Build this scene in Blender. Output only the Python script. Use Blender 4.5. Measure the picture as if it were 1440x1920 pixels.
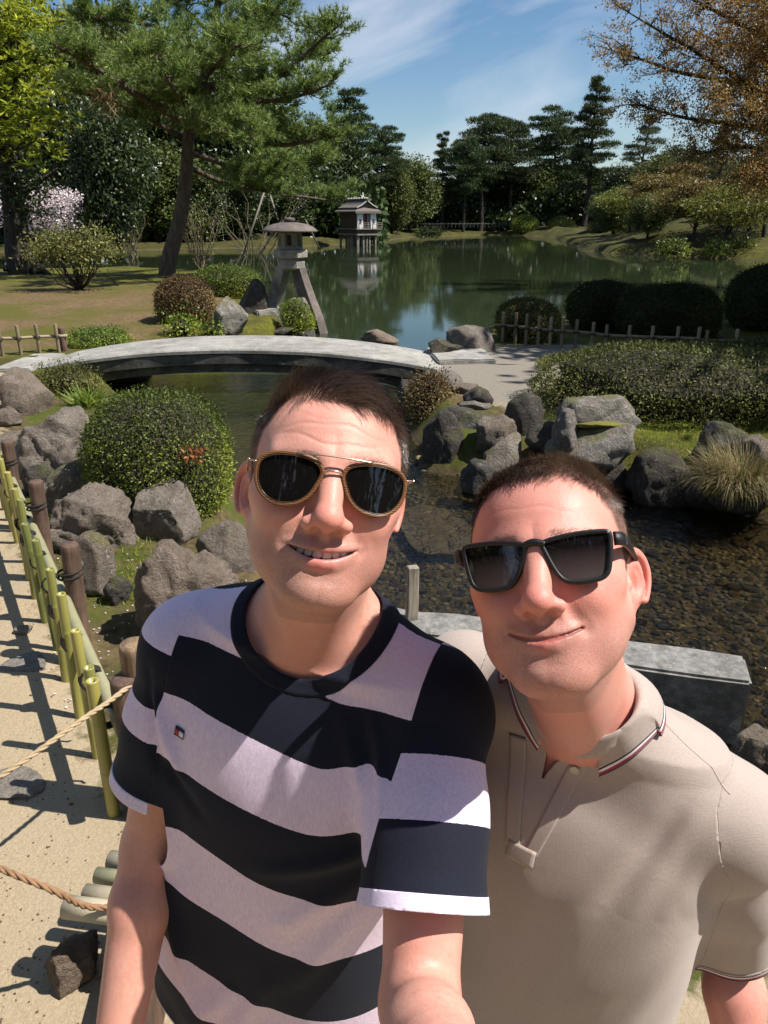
import bpy, bmesh, math, random, time
import numpy as np
from mathutils import Vector, Matrix, Euler
T0 = time.time()
for o in list(bpy.data.objects):
    bpy.data.objects.remove(o)
SC = bpy.context.scene
COL = SC.collection
R = math.radians

# ------------------------------------------------------------------ camera
HC = 1.95
PITCH = R(21.3)
FPX = 1423.0
cam_d = bpy.data.cameras.new('camera')
cam = bpy.data.objects.new('camera', cam_d)
COL.objects.link(cam)
cam_d.sensor_fit = 'VERTICAL'
cam_d.sensor_height = 24.0
cam_d.lens = 24.0 * FPX / 1920.0
cam_d.clip_start = 0.02
cam_d.clip_end = 3000
cam.location = (0, 0, HC)
cam.rotation_euler = (math.pi / 2 - PITCH, 0, 0)
SC.camera = cam

# ------------------------------------------------------------------ sky and sun
SUN_AZ = R(-10.0)      # angle from +x towards +y
SUN_EL = R(55.0)
world = bpy.data.worlds.new('World')
SC.world = world
world.use_nodes = True
wn = world.node_tree
wn.nodes.clear()
w_out = wn.nodes.new('ShaderNodeOutputWorld')
w_bg = wn.nodes.new('ShaderNodeBackground')
w_sky = wn.nodes.new('ShaderNodeTexSky')
w_sky.sky_type = 'NISHITA'
w_sky.sun_disc = False
w_sky.sun_elevation = SUN_EL
w_sky.sun_rotation = math.pi / 2 - SUN_AZ
w_sky.altitude = 50
w_sky.air_density = 1.0
w_sky.dust_density = 0.2
w_sky.ozone_density = 2.6
# thin cirrus streaks, everywhere on the dome
w_tc = wn.nodes.new('ShaderNodeTexCoord')
w_map = wn.nodes.new('ShaderNodeMapping')
w_map.vector_type = 'TEXTURE'
w_map.inputs['Rotation'].default_value = (0, R(-17), R(10))
w_map.inputs['Scale'].default_value = (0.95, 0.6, 0.17)
w_n = wn.nodes.new('ShaderNodeTexNoise')
w_n.inputs['Scale'].default_value = 1.7
w_n.inputs['Detail'].default_value = 7
w_n.inputs['Roughness'].default_value = 0.56
w_n.inputs['Distortion'].default_value = 0.55
w_r = wn.nodes.new('ShaderNodeValToRGB')
w_r.color_ramp.elements[0].position = 0.44
w_r.color_ramp.elements[0].color = (0, 0, 0, 1)
w_r.color_ramp.elements[1].position = 0.74
w_r.color_ramp.elements[1].color = (0.85, 0.85, 0.85, 1)
w_mix = wn.nodes.new('ShaderNodeMixRGB')
w_mix.inputs[2].default_value = (6.6, 7.2, 8.1, 1)
wn.links.new(w_tc.outputs['Generated'], w_map.inputs['Vector'])
wn.links.new(w_map.outputs[0], w_n.inputs['Vector'])
wn.links.new(w_n.outputs['Fac'], w_r.inputs[0])
wn.links.new(w_r.outputs[0], w_mix.inputs[0])
w_hs = wn.nodes.new('ShaderNodeHueSaturation')
w_hs.inputs['Saturation'].default_value = 1.16
wn.links.new(w_sky.outputs[0], w_hs.inputs['Color'])
wn.links.new(w_hs.outputs[0], w_mix.inputs[1])
wn.links.new(w_mix.outputs[0], w_bg.inputs['Color'])
w_bg.inputs['Strength'].default_value = 0.068
wn.links.new(w_bg.outputs[0], w_out.inputs['Surface'])

sun_d = bpy.data.lights.new('sun', 'SUN')
sun_d.energy = 5.0
sun_d.angle = R(0.53)
sun_d.color = (1.0, 0.95, 0.88)
sun = bpy.data.objects.new('sun', sun_d)
COL.objects.link(sun)
SUNV = Vector((math.cos(SUN_EL) * math.cos(SUN_AZ), math.cos(SUN_EL) * math.sin(SUN_AZ), math.sin(SUN_EL)))
sun.rotation_euler = SUNV.to_track_quat('Z', 'Y').to_euler()
sun.location = SUNV * 40

SC.view_settings.view_transform = 'Standard'
SC.view_settings.look = 'None'
SC.view_settings.exposure = 0.68
SC.view_settings.gamma = 1.0
SC.view_settings.use_curve_mapping = False
SC.render.engine = 'CYCLES'
SC.cycles.use_denoising = True
SC.cycles.max_bounces = 8
SC.cycles.transparent_max_bounces = 16
SC.cycles.caustics_reflective = False
SC.cycles.caustics_refractive = False
SC.cycles.sample_clamp_indirect = 6

# ------------------------------------------------------------------ pixel helpers (photo pixels, 1440 x 1920)
cP, sP = math.cos(PITCH), math.sin(PITCH)

def ray(px, py):
    u = (px - 720.0) / FPX
    v = -(py - 960.0) / FPX
    return Vector((u, cP + v * sP, -sP + v * cP))

def G(px, py, z=0.0):
    d = ray(px, py)
    t = (z - HC) / d.z
    return Vector((d.x * t, d.y * t, z))

def DY(px, py, y):
    d = ray(px, py)
    t = y / d.y
    return Vector((d.x * t, y, HC + d.z * t))

def DD(px, py, depth):
    return Vector((0, 0, HC)) + ray(px, py) * depth

def proj(p):
    x, y, z = p[0], p[1], p[2] - HC
    dep = y * cP - z * sP
    up = y * sP + z * cP
    return (720 + FPX * x / dep, 960 - FPX * up / dep)

def pxm(p):
    """metres per photo pixel at point p"""
    return (p[1] * cP - (p[2] - HC) * sP) / FPX

# ------------------------------------------------------------------ object helpers
def tag(o, label=None, cat=None, group=None, kind=None):
    if label: o['label'] = label
    if cat: o['category'] = cat
    if group: o['group'] = group
    if kind: o['kind'] = kind
    return o

def empty(name, loc=(0, 0, 0), rz=0.0):
    o = bpy.data.objects.new(name, None)
    o.empty_display_size = 0.1
    o.location = loc
    o.rotation_euler = (0, 0, rz)
    COL.objects.link(o)
    return o

def mesh_np(name, V, F, smooth=True):
    """V (n,3) array, F list of faces or an (m,k) int array"""
    me = bpy.data.meshes.new(name)
    V = np.ascontiguousarray(V, dtype=np.float32)
    if isinstance(F, np.ndarray):
        k = F.shape[1]
        me.vertices.add(len(V)); me.vertices.foreach_set('co', V.ravel())
        me.loops.add(F.size); me.loops.foreach_set('vertex_index', np.ascontiguousarray(F, dtype=np.int32).ravel())
        me.polygons.add(len(F)); me.polygons.foreach_set('loop_start', np.arange(0, F.size, k, dtype=np.int32))
        me.update(calc_edges=True)
    else:
        me.from_pydata(V.tolist(), [], F)
        me.update()
    if smooth:
        me.polygons.foreach_set('use_smooth', np.ones(len(me.polygons), dtype=bool))
    return me

def obj(name, me, mat=None, parent=None, loc=None, rot=None, scale=None):
    o = bpy.data.objects.new(name, me)
    if mat is not None and me is not None:
        if len(me.materials) == 0:
            me.materials.append(mat)
    COL.objects.link(o)
    if parent is not None: o.parent = parent
    if loc is not None: o.location = loc
    if rot is not None: o.rotation_euler = rot
    if scale is not None: o.scale = scale
    return o

def fattr(me, name, arr):
    a = me.attributes.new(name, 'FLOAT', 'POINT')
    a.data.foreach_set('value', np.ascontiguousarray(arr, dtype=np.float32))

# ------------------------------------------------------------------ material helpers
class NT:
    def __init__(self, name):
        self.m = bpy.data.materials.new(name)
        self.m.use_nodes = True
        self.t = self.m.node_tree
        self.t.nodes.clear()
        self.out = self.t.nodes.new('ShaderNodeOutputMaterial')
    def n(self, typ, **kw):
        nd = self.t.nodes.new(typ)
        for k, v in kw.items():
            setattr(nd, k, v)
        return nd
    def l(self, a, b):
        self.t.links.new(a, b)
    def val(self, sock, v):
        if hasattr(v, 'is_output'): self.l(v, sock)
        else: sock.default_value = v
    def bsdf(self, **kw):
        b = self.n('ShaderNodeBsdfPrincipled')
        for k, v in kw.items():
            self.val(b.inputs[k.replace('_', ' ')], v)
        return b
    def coord(self, kind='Object', scale=None):
        c = self.n('ShaderNodeTexCoord').outputs[kind]
        if scale is not None:
            m = self.n('ShaderNodeMapping')
            m.inputs['Scale'].default_value = scale if hasattr(scale, '__len__') else (scale,) * 3
            self.l(c, m.inputs['Vector'])
            c = m.outputs[0]
        return c
    def noise(self, scale, detail=4, rough=0.55, vec=None, dist=0.0, out='Fac'):
        nd = self.n('ShaderNodeTexNoise')
        nd.inputs['Scale'].default_value = scale
        nd.inputs['Detail'].default_value = detail
        nd.inputs['Roughness'].default_value = rough
        nd.inputs['Distortion'].default_value = dist
        if vec is not None: self.l(vec, nd.inputs['Vector'])
        return nd.outputs[out]
    def vor(self, scale, vec=None, feature='F1', out='Distance', rnd=1.0):
        nd = self.n('ShaderNodeTexVoronoi', feature=feature)
        nd.inputs['Scale'].default_value = scale
        nd.inputs['Randomness'].default_value = rnd
        if vec is not None: self.l(vec, nd.inputs['Vector'])
        return nd.outputs[out]
    def ramp(self, fac, stops, interp='LINEAR'):
        nd = self.n('ShaderNodeValToRGB')
        cr = nd.color_ramp
        cr.interpolation = interp
        while len(cr.elements) < len(stops): cr.elements.new(0.5)
        for e, (p, c) in zip(cr.elements, stops):
            e.position = p
            e.color = (c, c, c, 1) if not hasattr(c, '__len__') else (*c[:3], 1)
        self.val(nd.inputs[0], fac)
        return nd.outputs[0]
    def mix(self, fac, a, b, mode='MIX'):
        nd = self.n('ShaderNodeMixRGB', blend_type=mode)
        self.val(nd.inputs[0], fac)
        for s, v in ((nd.inputs[1], a), (nd.inputs[2], b)):
            if hasattr(v, 'is_output'): self.l(v, s)
            else: s.default_value = (*v[:3], 1) if hasattr(v, '__len__') else (v, v, v, 1)
        return nd.outputs[0]
    def math(self, op, a, b=0.0, c=None, clamp=False):
        nd = self.n('ShaderNodeMath', operation=op)
        nd.use_clamp = clamp
        self.val(nd.inputs[0], a); self.val(nd.inputs[1], b)
        if c is not None: self.val(nd.inputs[2], c)
        return nd.outputs[0]
    def attr(self, name, out='Fac'):
        nd = self.n('ShaderNodeAttribute')
        nd.attribute_name = name
        return nd.outputs[out]
    def bump(self, h, strength=0.3, dist=0.01, normal=None):
        nd = self.n('ShaderNodeBump')
        nd.inputs['Strength'].default_value = strength
        nd.inputs['Distance'].default_value = dist
        self.val(nd.inputs['Height'], h)
        if normal is not None: self.l(normal, nd.inputs['Normal'])
        return nd.outputs[0]
    def done(self, shader, disp=None):
        self.l(shader.outputs[0] if hasattr(shader, 'outputs') else shader, self.out.inputs['Surface'])
        return self.m

def simple_mat(name, col, rough=0.6, metal=0.0, **kw):
    t = NT(name)
    return t.done(t.bsdf(Base_Color=(*col, 1), Roughness=rough, Metallic=metal, **kw))
# ================================================================== terrain and water
WZ = -0.35
def poly_sd(poly, X, Y):
    """signed distance, positive inside"""
    P_ = np.array(poly, dtype=float); Q = np.roll(P_, -1, 0)
    d = np.full(X.shape, 1e9); ins = np.zeros(X.shape, bool)
    for (x0, y0), (x1, y1) in zip(P_, Q):
        ex, ey = x1 - x0, y1 - y0
        t = np.clip(((X - x0) * ex + (Y - y0) * ey) / (ex * ex + ey * ey + 1e-12), 0, 1)
        d = np.minimum(d, np.hypot(X - x0 - t * ex, Y - y0 - t * ey))
        c = ((y0 > Y) != (y1 > Y)) & (X < (x1 - x0) * (Y - y0) / (y1 - y0 + 1e-12) + x0)
        ins ^= c
    return np.where(ins, d, -d)

def ssn(e0, e1, x):
    t = np.clip((x - e0) / (e1 - e0), 0, 1)
    return t * t * (3 - 2 * t)

class N2:
    def __init__(self, seed, freq, n=9):
        r = np.random.RandomState(seed); a = r.uniform(0, 6.28, n); f = freq * r.uniform(0.6, 1.7, n)
        self.k = np.stack([np.cos(a) * f, np.sin(a) * f], 1); self.p = r.uniform(0, 6.28, n); self.n = n
    def __call__(self, X, Y):
        s = 0
        for (a, b), p in zip(self.k, self.p): s = s + np.sin(a * X + b * Y + p)
        return s / math.sqrt(self.n)

NL = [(-70, -8), (9, -8), (9, 1.4), (2.4, 1.9), (1.2, 2.2), (0.2, 2.6), (-0.4, 3.3), (-0.75, 4.4), (-1.25, 5.6), (-2.1, 7.4), (-3.5, 9.4), (-3.85, 11.0), (-3.55, 12.2), (-2.5, 13.4), (-2.05, 15.5),
      (-2.15, 18.3), (-3.2, 22), (-4.5, 27), (-6.2, 30.5), (-9, 32.5), (-12, 33), (-16, 32), (-22, 31), (-70, 30)]
RL = [(0.55, 7.05), (0.42, 8.5), (0.50, 10.0), (0.62, 11.6), (1.15, 13.3), (1.6, 14.2), (2.4, 15.5), (4.3, 17.3), (8, 18.2), (14, 17), (60, 15), (60, 3.6), (8, 4.2), (4.4, 5.0), (3.1, 5.9), (2.3, 6.5), (1.3, 6.95)]
FL = [(-200, 48), (-40, 50), (-30, 54), (-16.5, 59), (-9, 63), (-4.5, 68.5), (-0.5, 78), (2.5, 93), (8, 101), (12.8, 106), (18, 103), (20, 95), (17.5, 75), (14.6, 58), (14.9, 53), (21.5, 44.5), (30, 39), (60, 30), (300, 20), (300, 900), (-300, 900), (-300, 48)]
PATH_L = [(-14, -8), (5, -8), (5, 1.5), (-0.5, 1.45), (-0.90, 2.1), (-2.38, 4.55), (-3.3, 6.3), (-4.5, 8.8), (-5.1, 10.2), (-6.5, 10.9), (-14, 11.1)]
PATH_R = [(0.45, 10.3), (0.45, 11.9), (1.5, 12.45), (7, 12.7), (14, 12), (14, 9.6), (4.5, 9.9), (2.3, 9.7), (1.78, 8.6), (1.50, 7.95), (1.05, 8.5)]

_n1, _n2, _n3 = N2(1, 0.7), N2(2, 2.6), N2(3, 9.0)
def terrain(X, Y):
    X = np.asarray(X, dtype=float); Y = np.asarray(Y, dtype=float)
    wob = 0.10 * _n2(X, Y) + 0.03 * _n3(X, Y)
    bed = -0.50 - 0.75 * ssn(8.0, 15.0, Y)
    a = poly_sd(NL, X, Y) + wob; b = poly_sd(RL, X, Y) + wob; c = poly_sd(FL, X, Y) + wob * 4
    def up(s, lo, hi): return ssn(lo, hi, s)
    za = bed + (0.0 - bed) * up(a, -0.35, 0.25)
    za = za + (0.06 + 0.14 * ssn(11.5, 17, Y)) * up(a, 0.0, 2.5) * ssn(10.8, 13.5, Y) * ssn(30, 24, Y) + 0.5 * ssn(-11, -22, X) * up(a, 0, 6) * ssn(14, 26, Y)
    zb = bed + (0.0 - bed) * up(b, -0.35, 0.25) + 0.12 * up(b, 0.2, 2.0) * ssn(10.0, 8.6, Y) * ssn(1.6, 3.0, X) + 0.15 * ssn(5, 9, X) * ssn(12.6, 14.5, Y) * up(b, 0, 1.5)
    zc = -1.3 + 1.38 * up(c, -2.0, 0.7) + 0.55 * up(c, 0, 8) + 3.6 * up(c, 0.5, 22) * ssn(12, 22, X) * ssn(110, 80, Y) + 0.25 * _n1(X * 0.5, Y * 0.5) * up(c, 0, 5)
    pl = poly_sd(PATH_L, X, Y)
    z = np.maximum(np.maximum(za, zb), zc)
    land = np.maximum(np.maximum(a, b), c)
    flat = np.clip(np.maximum(ssn(-0.15, 0.15, pl), ssn(-0.15, 0.15, poly_sd(PATH_R, X, Y))), 0, 1)
    z = z + 0.035 * (_n2(X, Y) * 0.6 + 0.4 * _n3(X, Y)) * ssn(0.0, 0.4, land) * (1 - 0.9 * flat)
    z = z * (1 - flat) + flat * np.minimum(z, 0.012 * _n1(X, Y))
    return z

def tz(x, y): return float(terrain(np.array([x]), np.array([y]))[0])

def axis(segs):
    out = []
    for a, b, st in segs: out += list(np.arange(a, b, st))
    return np.array(out + [segs[-1][1]])

def build_ground():
    xs = axis([(-300, -80, 20), (-80, -24, 2.0), (-24, -7, 0.45), (-7, 7, 0.10), (7, 26, 0.45), (26, 80, 2.0), (80, 300, 20)])
    ys = axis([(-40, -4, 4), (-4, 0.6, 0.3), (0.6, 14, 0.10), (14, 42, 0.35), (42, 120, 1.2), (120, 300, 12), (300, 900, 60)])
    X, Y = np.meshgrid(xs, ys, indexing='ij')
    Z = terrain(X, Y)
    V = np.stack([X, Y, Z], -1).reshape(-1, 3)
    nx, ny = len(xs), len(ys)
    i, j = np.meshgrid(np.arange(nx - 1), np.arange(ny - 1), indexing='ij')
    a = (i * ny + j).ravel()
    F = np.stack([a, a + ny, a + ny + 1, a + 1], 1)
    me = mesh_np('ground', V, F)
    pth = np.maximum(poly_sd(PATH_L, X, Y), poly_sd(PATH_R, X, Y)).ravel()
    fattr(me, 'path', pth)
    fattr(me, 'pathr', ssn(-0.3, 0.3, poly_sd(PATH_R, X, Y)).ravel())
    lawn = (ssn(10.6, 12.0, Y) * ssn(25, 19, Y) * ssn(0.4, 1.4, poly_sd(NL, X, Y))).ravel()
    fattr(me, 'lawn', lawn)
    fattr(me, 'soil', np.maximum(ssn(9.8, 8.6, Y) * ssn(0.2, -0.3, poly_sd(RL, X, Y)), ssn(2.1, 1.7, X) * ssn(-0.5, 0.0, poly_sd(RL, X, Y))).ravel())  # near-bank soil; around the right rocks it also paints in their shade
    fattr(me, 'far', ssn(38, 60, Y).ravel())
    t = NT('ground_mix')
    co = t.coord('Object')
    z = t.n('ShaderNodeSeparateXYZ'); t.l(co, z.inputs[0])
    nA = t.noise(1.6, 5, 0.6, co); nB = t.noise(14, 5, 0.65, co); nC = t.noise(90, 4, 0.7, co); nD = t.noise(0.55, 4, 0.6, co)
    moss = t.mix(t.ramp(nB, [(0.3, 0.0), (0.7, 1.0)]), (0.042, 0.054, 0.008), (0.18, 0.175, 0.018))
    moss = t.mix(t.ramp(nA, [(0.40, 0.0), (0.60, 0.85)]), moss, (0.060, 0.048, 0.018))
    moss = t.mix(t.ramp(nC, [(0.35, 0.5), (0.6, 0.0)]), moss, (0.02, 0.03, 0.006))
    moss = t.mix(t.math('MULTIPLY', t.attr('far'), t.ramp(t.noise(0.35, 4, 0.6, co), [(0.35, 1.0), (0.66, 0.45)])), moss, (0.035, 0.034, 0.012))  # tree shade on the far banks put into the moss colour
    brown = t.mix(t.ramp(nB, [(0.3, 0.0), (0.72, 1.0)]), (0.085, 0.056, 0.028), (0.19, 0.132, 0.068))
    brown = t.mix(t.ramp(nD, [(0.42, 0.0), (0.58, 0.9)]), brown, (0.085, 0.082, 0.016))
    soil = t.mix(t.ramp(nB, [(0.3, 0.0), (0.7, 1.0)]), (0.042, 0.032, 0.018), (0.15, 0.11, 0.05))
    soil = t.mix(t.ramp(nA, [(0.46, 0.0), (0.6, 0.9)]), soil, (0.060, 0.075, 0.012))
    sand = t.mix(t.ramp(nC, [(0.28, 0.0), (0.72, 1.0)]), (0.27, 0.205, 0.125), (0.44, 0.35, 0.225))
    sand = t.mix(t.ramp(nA, [(0.35, 0.0), (0.7, 0.6)]), sand, (0.34, 0.285, 0.20))
    grit = t.mix(t.ramp(nC, [(0.3, 0.0), (0.7, 1.0)]), (0.13, 0.113, 0.09), (0.30, 0.27, 0.225))
    sand = t.mix(t.attr('pathr'), sand, grit)
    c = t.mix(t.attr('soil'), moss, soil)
    c = t.mix(t.math('ADD', t.attr('lawn'), t.math('MULTIPLY_ADD', nB, 0.5, -0.25), clamp=True), c, brown)
    pm = t.ramp(t.math('ADD', t.math('MULTIPLY', t.attr('path'), 2.2), t.math('MULTIPLY_ADD', nB, 0.9, 0.05)), [(0.38, 0.0), (0.62, 1.0)])
    c = t.mix(pm, c, sand)
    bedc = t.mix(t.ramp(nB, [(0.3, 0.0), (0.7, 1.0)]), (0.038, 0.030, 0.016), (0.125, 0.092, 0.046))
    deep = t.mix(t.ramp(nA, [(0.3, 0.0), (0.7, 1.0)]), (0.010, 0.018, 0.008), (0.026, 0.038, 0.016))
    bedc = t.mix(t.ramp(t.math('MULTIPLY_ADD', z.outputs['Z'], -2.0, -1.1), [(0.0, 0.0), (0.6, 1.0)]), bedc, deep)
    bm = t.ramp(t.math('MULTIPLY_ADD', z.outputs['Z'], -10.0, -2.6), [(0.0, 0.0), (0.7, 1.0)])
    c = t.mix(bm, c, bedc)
    h = t.math('ADD', t.math('MULTIPLY', nC, 0.6), t.math('ADD', nB, t.math('MULTIPLY', t.noise(420, 2, 0.6, co), 0.25)))
    b = t.bsdf(Base_Color=c, Roughness=0.93, Normal=t.bump(h, 0.55, 0.02))
    b.inputs['Specular IOR Level'].default_value = 0.15
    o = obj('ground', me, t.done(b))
    tag(o, 'sandy path, brown lawn and mossy banks of the garden', 'ground', kind='structure')
    return o

def build_water():
    me = mesh_np('pond', np.array([(-200, -10, WZ), (200, -10, WZ), (200, 200, WZ), (-200, 200, WZ)]), [(0, 1, 2, 3)], False)
    t = NT('pond_water')
    co = t.coord('Object')
    sep = t.n('ShaderNodeSeparateXYZ'); t.l(co, sep.inputs[0])
    near = t.ramp(t.math('MULTIPLY', sep.outputs['Y'], 1 / 30.0), [(0.20, 1.0), (0.50, 0.0)])
    n1 = t.noise(5.5, 3, 0.55, t.coord('Object', (1.0, 0.55, 1.0)), 0.6)
    n2 = t.noise(17, 3, 0.6, t.coord('Object', (0.7, 1.2, 1.0)), 1.0)
    n3 = t.noise(1.1, 3, 0.5, t.coord('Object', (0.35, 1.0, 1.0)))
    wind = t.ramp(t.noise(0.11, 3, 0.5, t.coord('Object', (0.35, 1.3, 1.0))), [(0.45, 0.15), (0.62, 1.0)])
    h = t.math('ADD', t.math('MULTIPLY', n2, t.math('MULTIPLY_ADD', near, 0.42, 0.03)), t.math('MULTIPLY', n1, t.math('MULTIPLY_ADD', near, 0.65, 0.10)))
    h = t.math('ADD', h, t.math('MULTIPLY', t.math('MULTIPLY', n3, wind), 0.55))
    nm = t.n('ShaderNodeBump'); nm.inputs['Distance'].default_value = 0.05; t.l(t.math('MULTIPLY_ADD', near, 0.80, 0.13), nm.inputs['Strength']); t.l(h, nm.inputs['Height']); nm = nm.outputs[0]
    fr = t.n('ShaderNodeFresnel'); fr.inputs['IOR'].default_value = 1.40; t.l(nm, fr.inputs['Normal'])
    gl = t.n('ShaderNodeBsdfGlossy'); gl.inputs['Roughness'].default_value = 0.02; gl.inputs['Color'].default_value = (0.95, 0.97, 0.97, 1); t.l(nm, gl.inputs['Normal'])
    tr = t.n('ShaderNodeBsdfTransparent'); t.l(t.mix(near, (0.42, 0.52, 0.42), (0.66, 0.63, 0.50)), tr.inputs['Color'])
    # silt in the deep water scatters green light back
    df = t.n('ShaderNodeBsdfDiffuse'); df.inputs['Color'].default_value = (0.040, 0.056, 0.027, 1)
    body = t.n('ShaderNodeMixShader'); t.l(t.math('MULTIPLY_ADD', near, -0.60, 0.60), body.inputs[0]); t.l(tr.outputs[0], body.inputs[1]); t.l(df.outputs[0], body.inputs[2])
    mx = t.n('ShaderNodeMixShader'); t.l(fr.outputs[0], mx.inputs[0]); t.l(body.outputs[0], mx.inputs[1]); t.l(gl.outputs[0], mx.inputs[2])
    o = obj('pond', me, t.done(mx))
    tag(o, 'calm green garden pond and its shallow clear stream', 'water', kind='structure')

# ================================================================== rocks
def rock_mat(name, c1, c2, lichen=0.3, moss=0.2, scale=6.0, wet=False):
    t = NT(name)
    co = t.coord('Object')
    inf = t.n('ShaderNodeObjectInfo')
    v = t.n('ShaderNodeVectorMath', operation='ADD'); t.l(co, v.inputs[0])
    vm = t.n('ShaderNodeVectorMath', operation='SCALE'); vm.inputs[0].default_value = (37, 17, 23); t.l(inf.outputs['Random'], vm.inputs['Scale']); t.l(vm.outputs[0], v.inputs[1])
    p = v.outputs[0]
    n1 = t.noise(scale, 6, 0.65, p); n2 = t.noise(scale * 6, 5, 0.7, p); n3 = t.noise(scale * 0.6, 3, 0.5, p)
    c = t.mix(t.ramp(n1, [(0.3, 0.0), (0.7, 1.0)]), c1, c2)
    c = t.mix(t.ramp(n2, [(0.35, 0.6), (0.55, 0.0)]), c, tuple(a * 0.4 for a in c1))
    c = t.mix(t.math('MULTIPLY', inf.outputs['Random'], 0.6), c, tuple(np.array(c1) * (1.25, 0.98, 0.76)))
    li = t.ramp(t.noise(scale * 2.2, 4, 0.6, p), [(0.60, 0.0), (0.68, 1.0)])
    c = t.mix(t.math('MULTIPLY', li, lichen), c, (0.48, 0.46, 0.40))
    li2 = t.ramp(t.vor(scale * 4.0, p), [(0.10, 1.0), (0.2, 0.0)])
    c = t.mix(t.math('MULTIPLY', t.math('MULTIPLY', li2, lichen), t.ramp(n3, [(0.5, 0.0), (0.6, 0.8)])), c, (0.55, 0.53, 0.48))
    geo = t.n('ShaderNodeNewGeometry')
    sn = t.n('ShaderNodeSeparateXYZ'); t.l(geo.outputs['Normal'], sn.inputs[0])
    mf = t.ramp(t.math('ADD', t.math('MULTIPLY', sn.outputs['Z'], 0.25), n3), [(0.66, 0.0), (0.78, 1.0)])
    mc = t.mix(n2, (0.05, 0.06, 0.010), (0.17, 0.16, 0.022))
    c = t.mix(t.math('MULTIPLY', mf, moss), c, mc)
    h = t.math('ADD', t.math('MULTIPLY', n2, 0.7), t.math('ADD', n1, t.math('MULTIPLY', t.noise(scale * 22, 4, 0.7, p), 0.25)))
    b = t.bsdf(Base_Color=c, Roughness=0.45 if wet else 0.88, Normal=t.bump(h, 1.0, 0.045))
    b.inputs['Specular IOR Level'].default_value = 0.3
    return t.done(b)

_ico = {}
def ico(n):
    if n not in _ico:
        bm = bmesh.new(); bmesh.ops.create_icosphere(bm, subdivisions=n, radius=1.0)
        V = np.array([v.co[:] for v in bm.verts]); F = np.array([[v.index for v in f.verts] for f in bm.faces])
        bm.free(); _ico[n] = (V, F)
    return _ico[n]

def rock_mesh(seed, rad, sub=4, cuts=9, rough=0.10, flat_top=None, boxy=0.0):
    r = np.random.RandomState(seed)
    V, F = ico(sub); V = V.copy()
    if boxy:
        m = np.abs(V).max(1)[:, None]
        V = V * (1 - boxy) + V / m * 0.82 * boxy
    V = V * (1 + 0.16 * SNoise(seed + 10, 1.7)(V))[:, None]
    for _ in range(cuts + 8 if sub > 2 else cuts):
        n = r.randn(3); n /= np.linalg.norm(n)
        d = r.uniform(0.58, 0.92)
        s = V @ n - d
        V = V - np.where(s > 0, s * 0.96, 0)[:, None] * n
    if flat_top is not None:
        s = V[:, 2] - flat_top
        V[:, 2] -= np.where(s > 0, s * 0.9, 0)
    nn = V / np.linalg.norm(V, axis=1)[:, None]
    d = SNoise(seed + 11, 3.2)(V) * 0.40 + SNoise(seed + 12, 8.0)(V) * 0.30 + SNoise(seed + 13, 19.0)(V) * 0.20 + SNoise(seed + 14, 44.0, 14)(V) * 0.13
    if sub > 4: d = d + SNoise(seed + 18, 95.0, 16)(V) * 0.08
    ridg = np.maximum(0, 0.35 - np.abs(SNoise(seed + 15, 5.0)(V))) * 2.2 + np.maximum(0, 0.25 - np.abs(SNoise(seed + 16, 13.0)(V))) * 1.2
    V = V + nn * (d * rough - ridg * rough * 0.75)[:, None]
    V = V * np.asarray(rad) * 1.06
    return mesh_np('rock', V, F)

M_ROCK = rock_mat('rock_grey', (0.135, 0.120, 0.108), (0.285, 0.255, 0.228), 0.35, 0.15, 7)
M_ROCKD = rock_mat('rock_dark', (0.045, 0.042, 0.038), (0.13, 0.12, 0.108), 0.25, 0.35, 7)
M_ROCKP = rock_mat('rock_purple', (0.165, 0.138, 0.114), (0.335, 0.288, 0.242), 0.25, 0.05, 9)
M_ROCKL = rock_mat('rock_lichen', (0.16, 0.145, 0.125), (0.36, 0.335, 0.295), 0.8, 0.6, 8)

def rock(box, zb, label, seed, mat=None, dep=0.9, embed=0.35, sub=4, rough=0.10, name='boulder', cuts=9, rz=None, flat_top=None, boxy=0.0, push=0.75):
    x0, y0, x1, y1 = box
    f = G((x0 + x1) / 2, y1, zb)
    m = pxm(f)
    rx = (x1 - x0) * m / 2 * 1.08
    ry = rx * dep
    yc = f.y + ry * push
    top = DY((x0 + x1) / 2, y0, yc).z
    h = max(0.06, top - zb)
    zc = zb + h * (0.5 - embed / 2); rzz = h * (0.5 + embed / 2) * 1.08
    xc = DY((x0 + x1) / 2, (y0 + y1) / 2, yc).x
    o = obj(name, rock_mesh(seed, (rx, ry, rzz), sub, cuts, rough, flat_top, boxy), mat or M_ROCK)
    o.location = (xc, yc, zc)
    o.rotation_euler = (0, 0, 0 if rz is None else rz)
    tag(o, label, 'rock', 'garden rocks')
    return o

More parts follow.
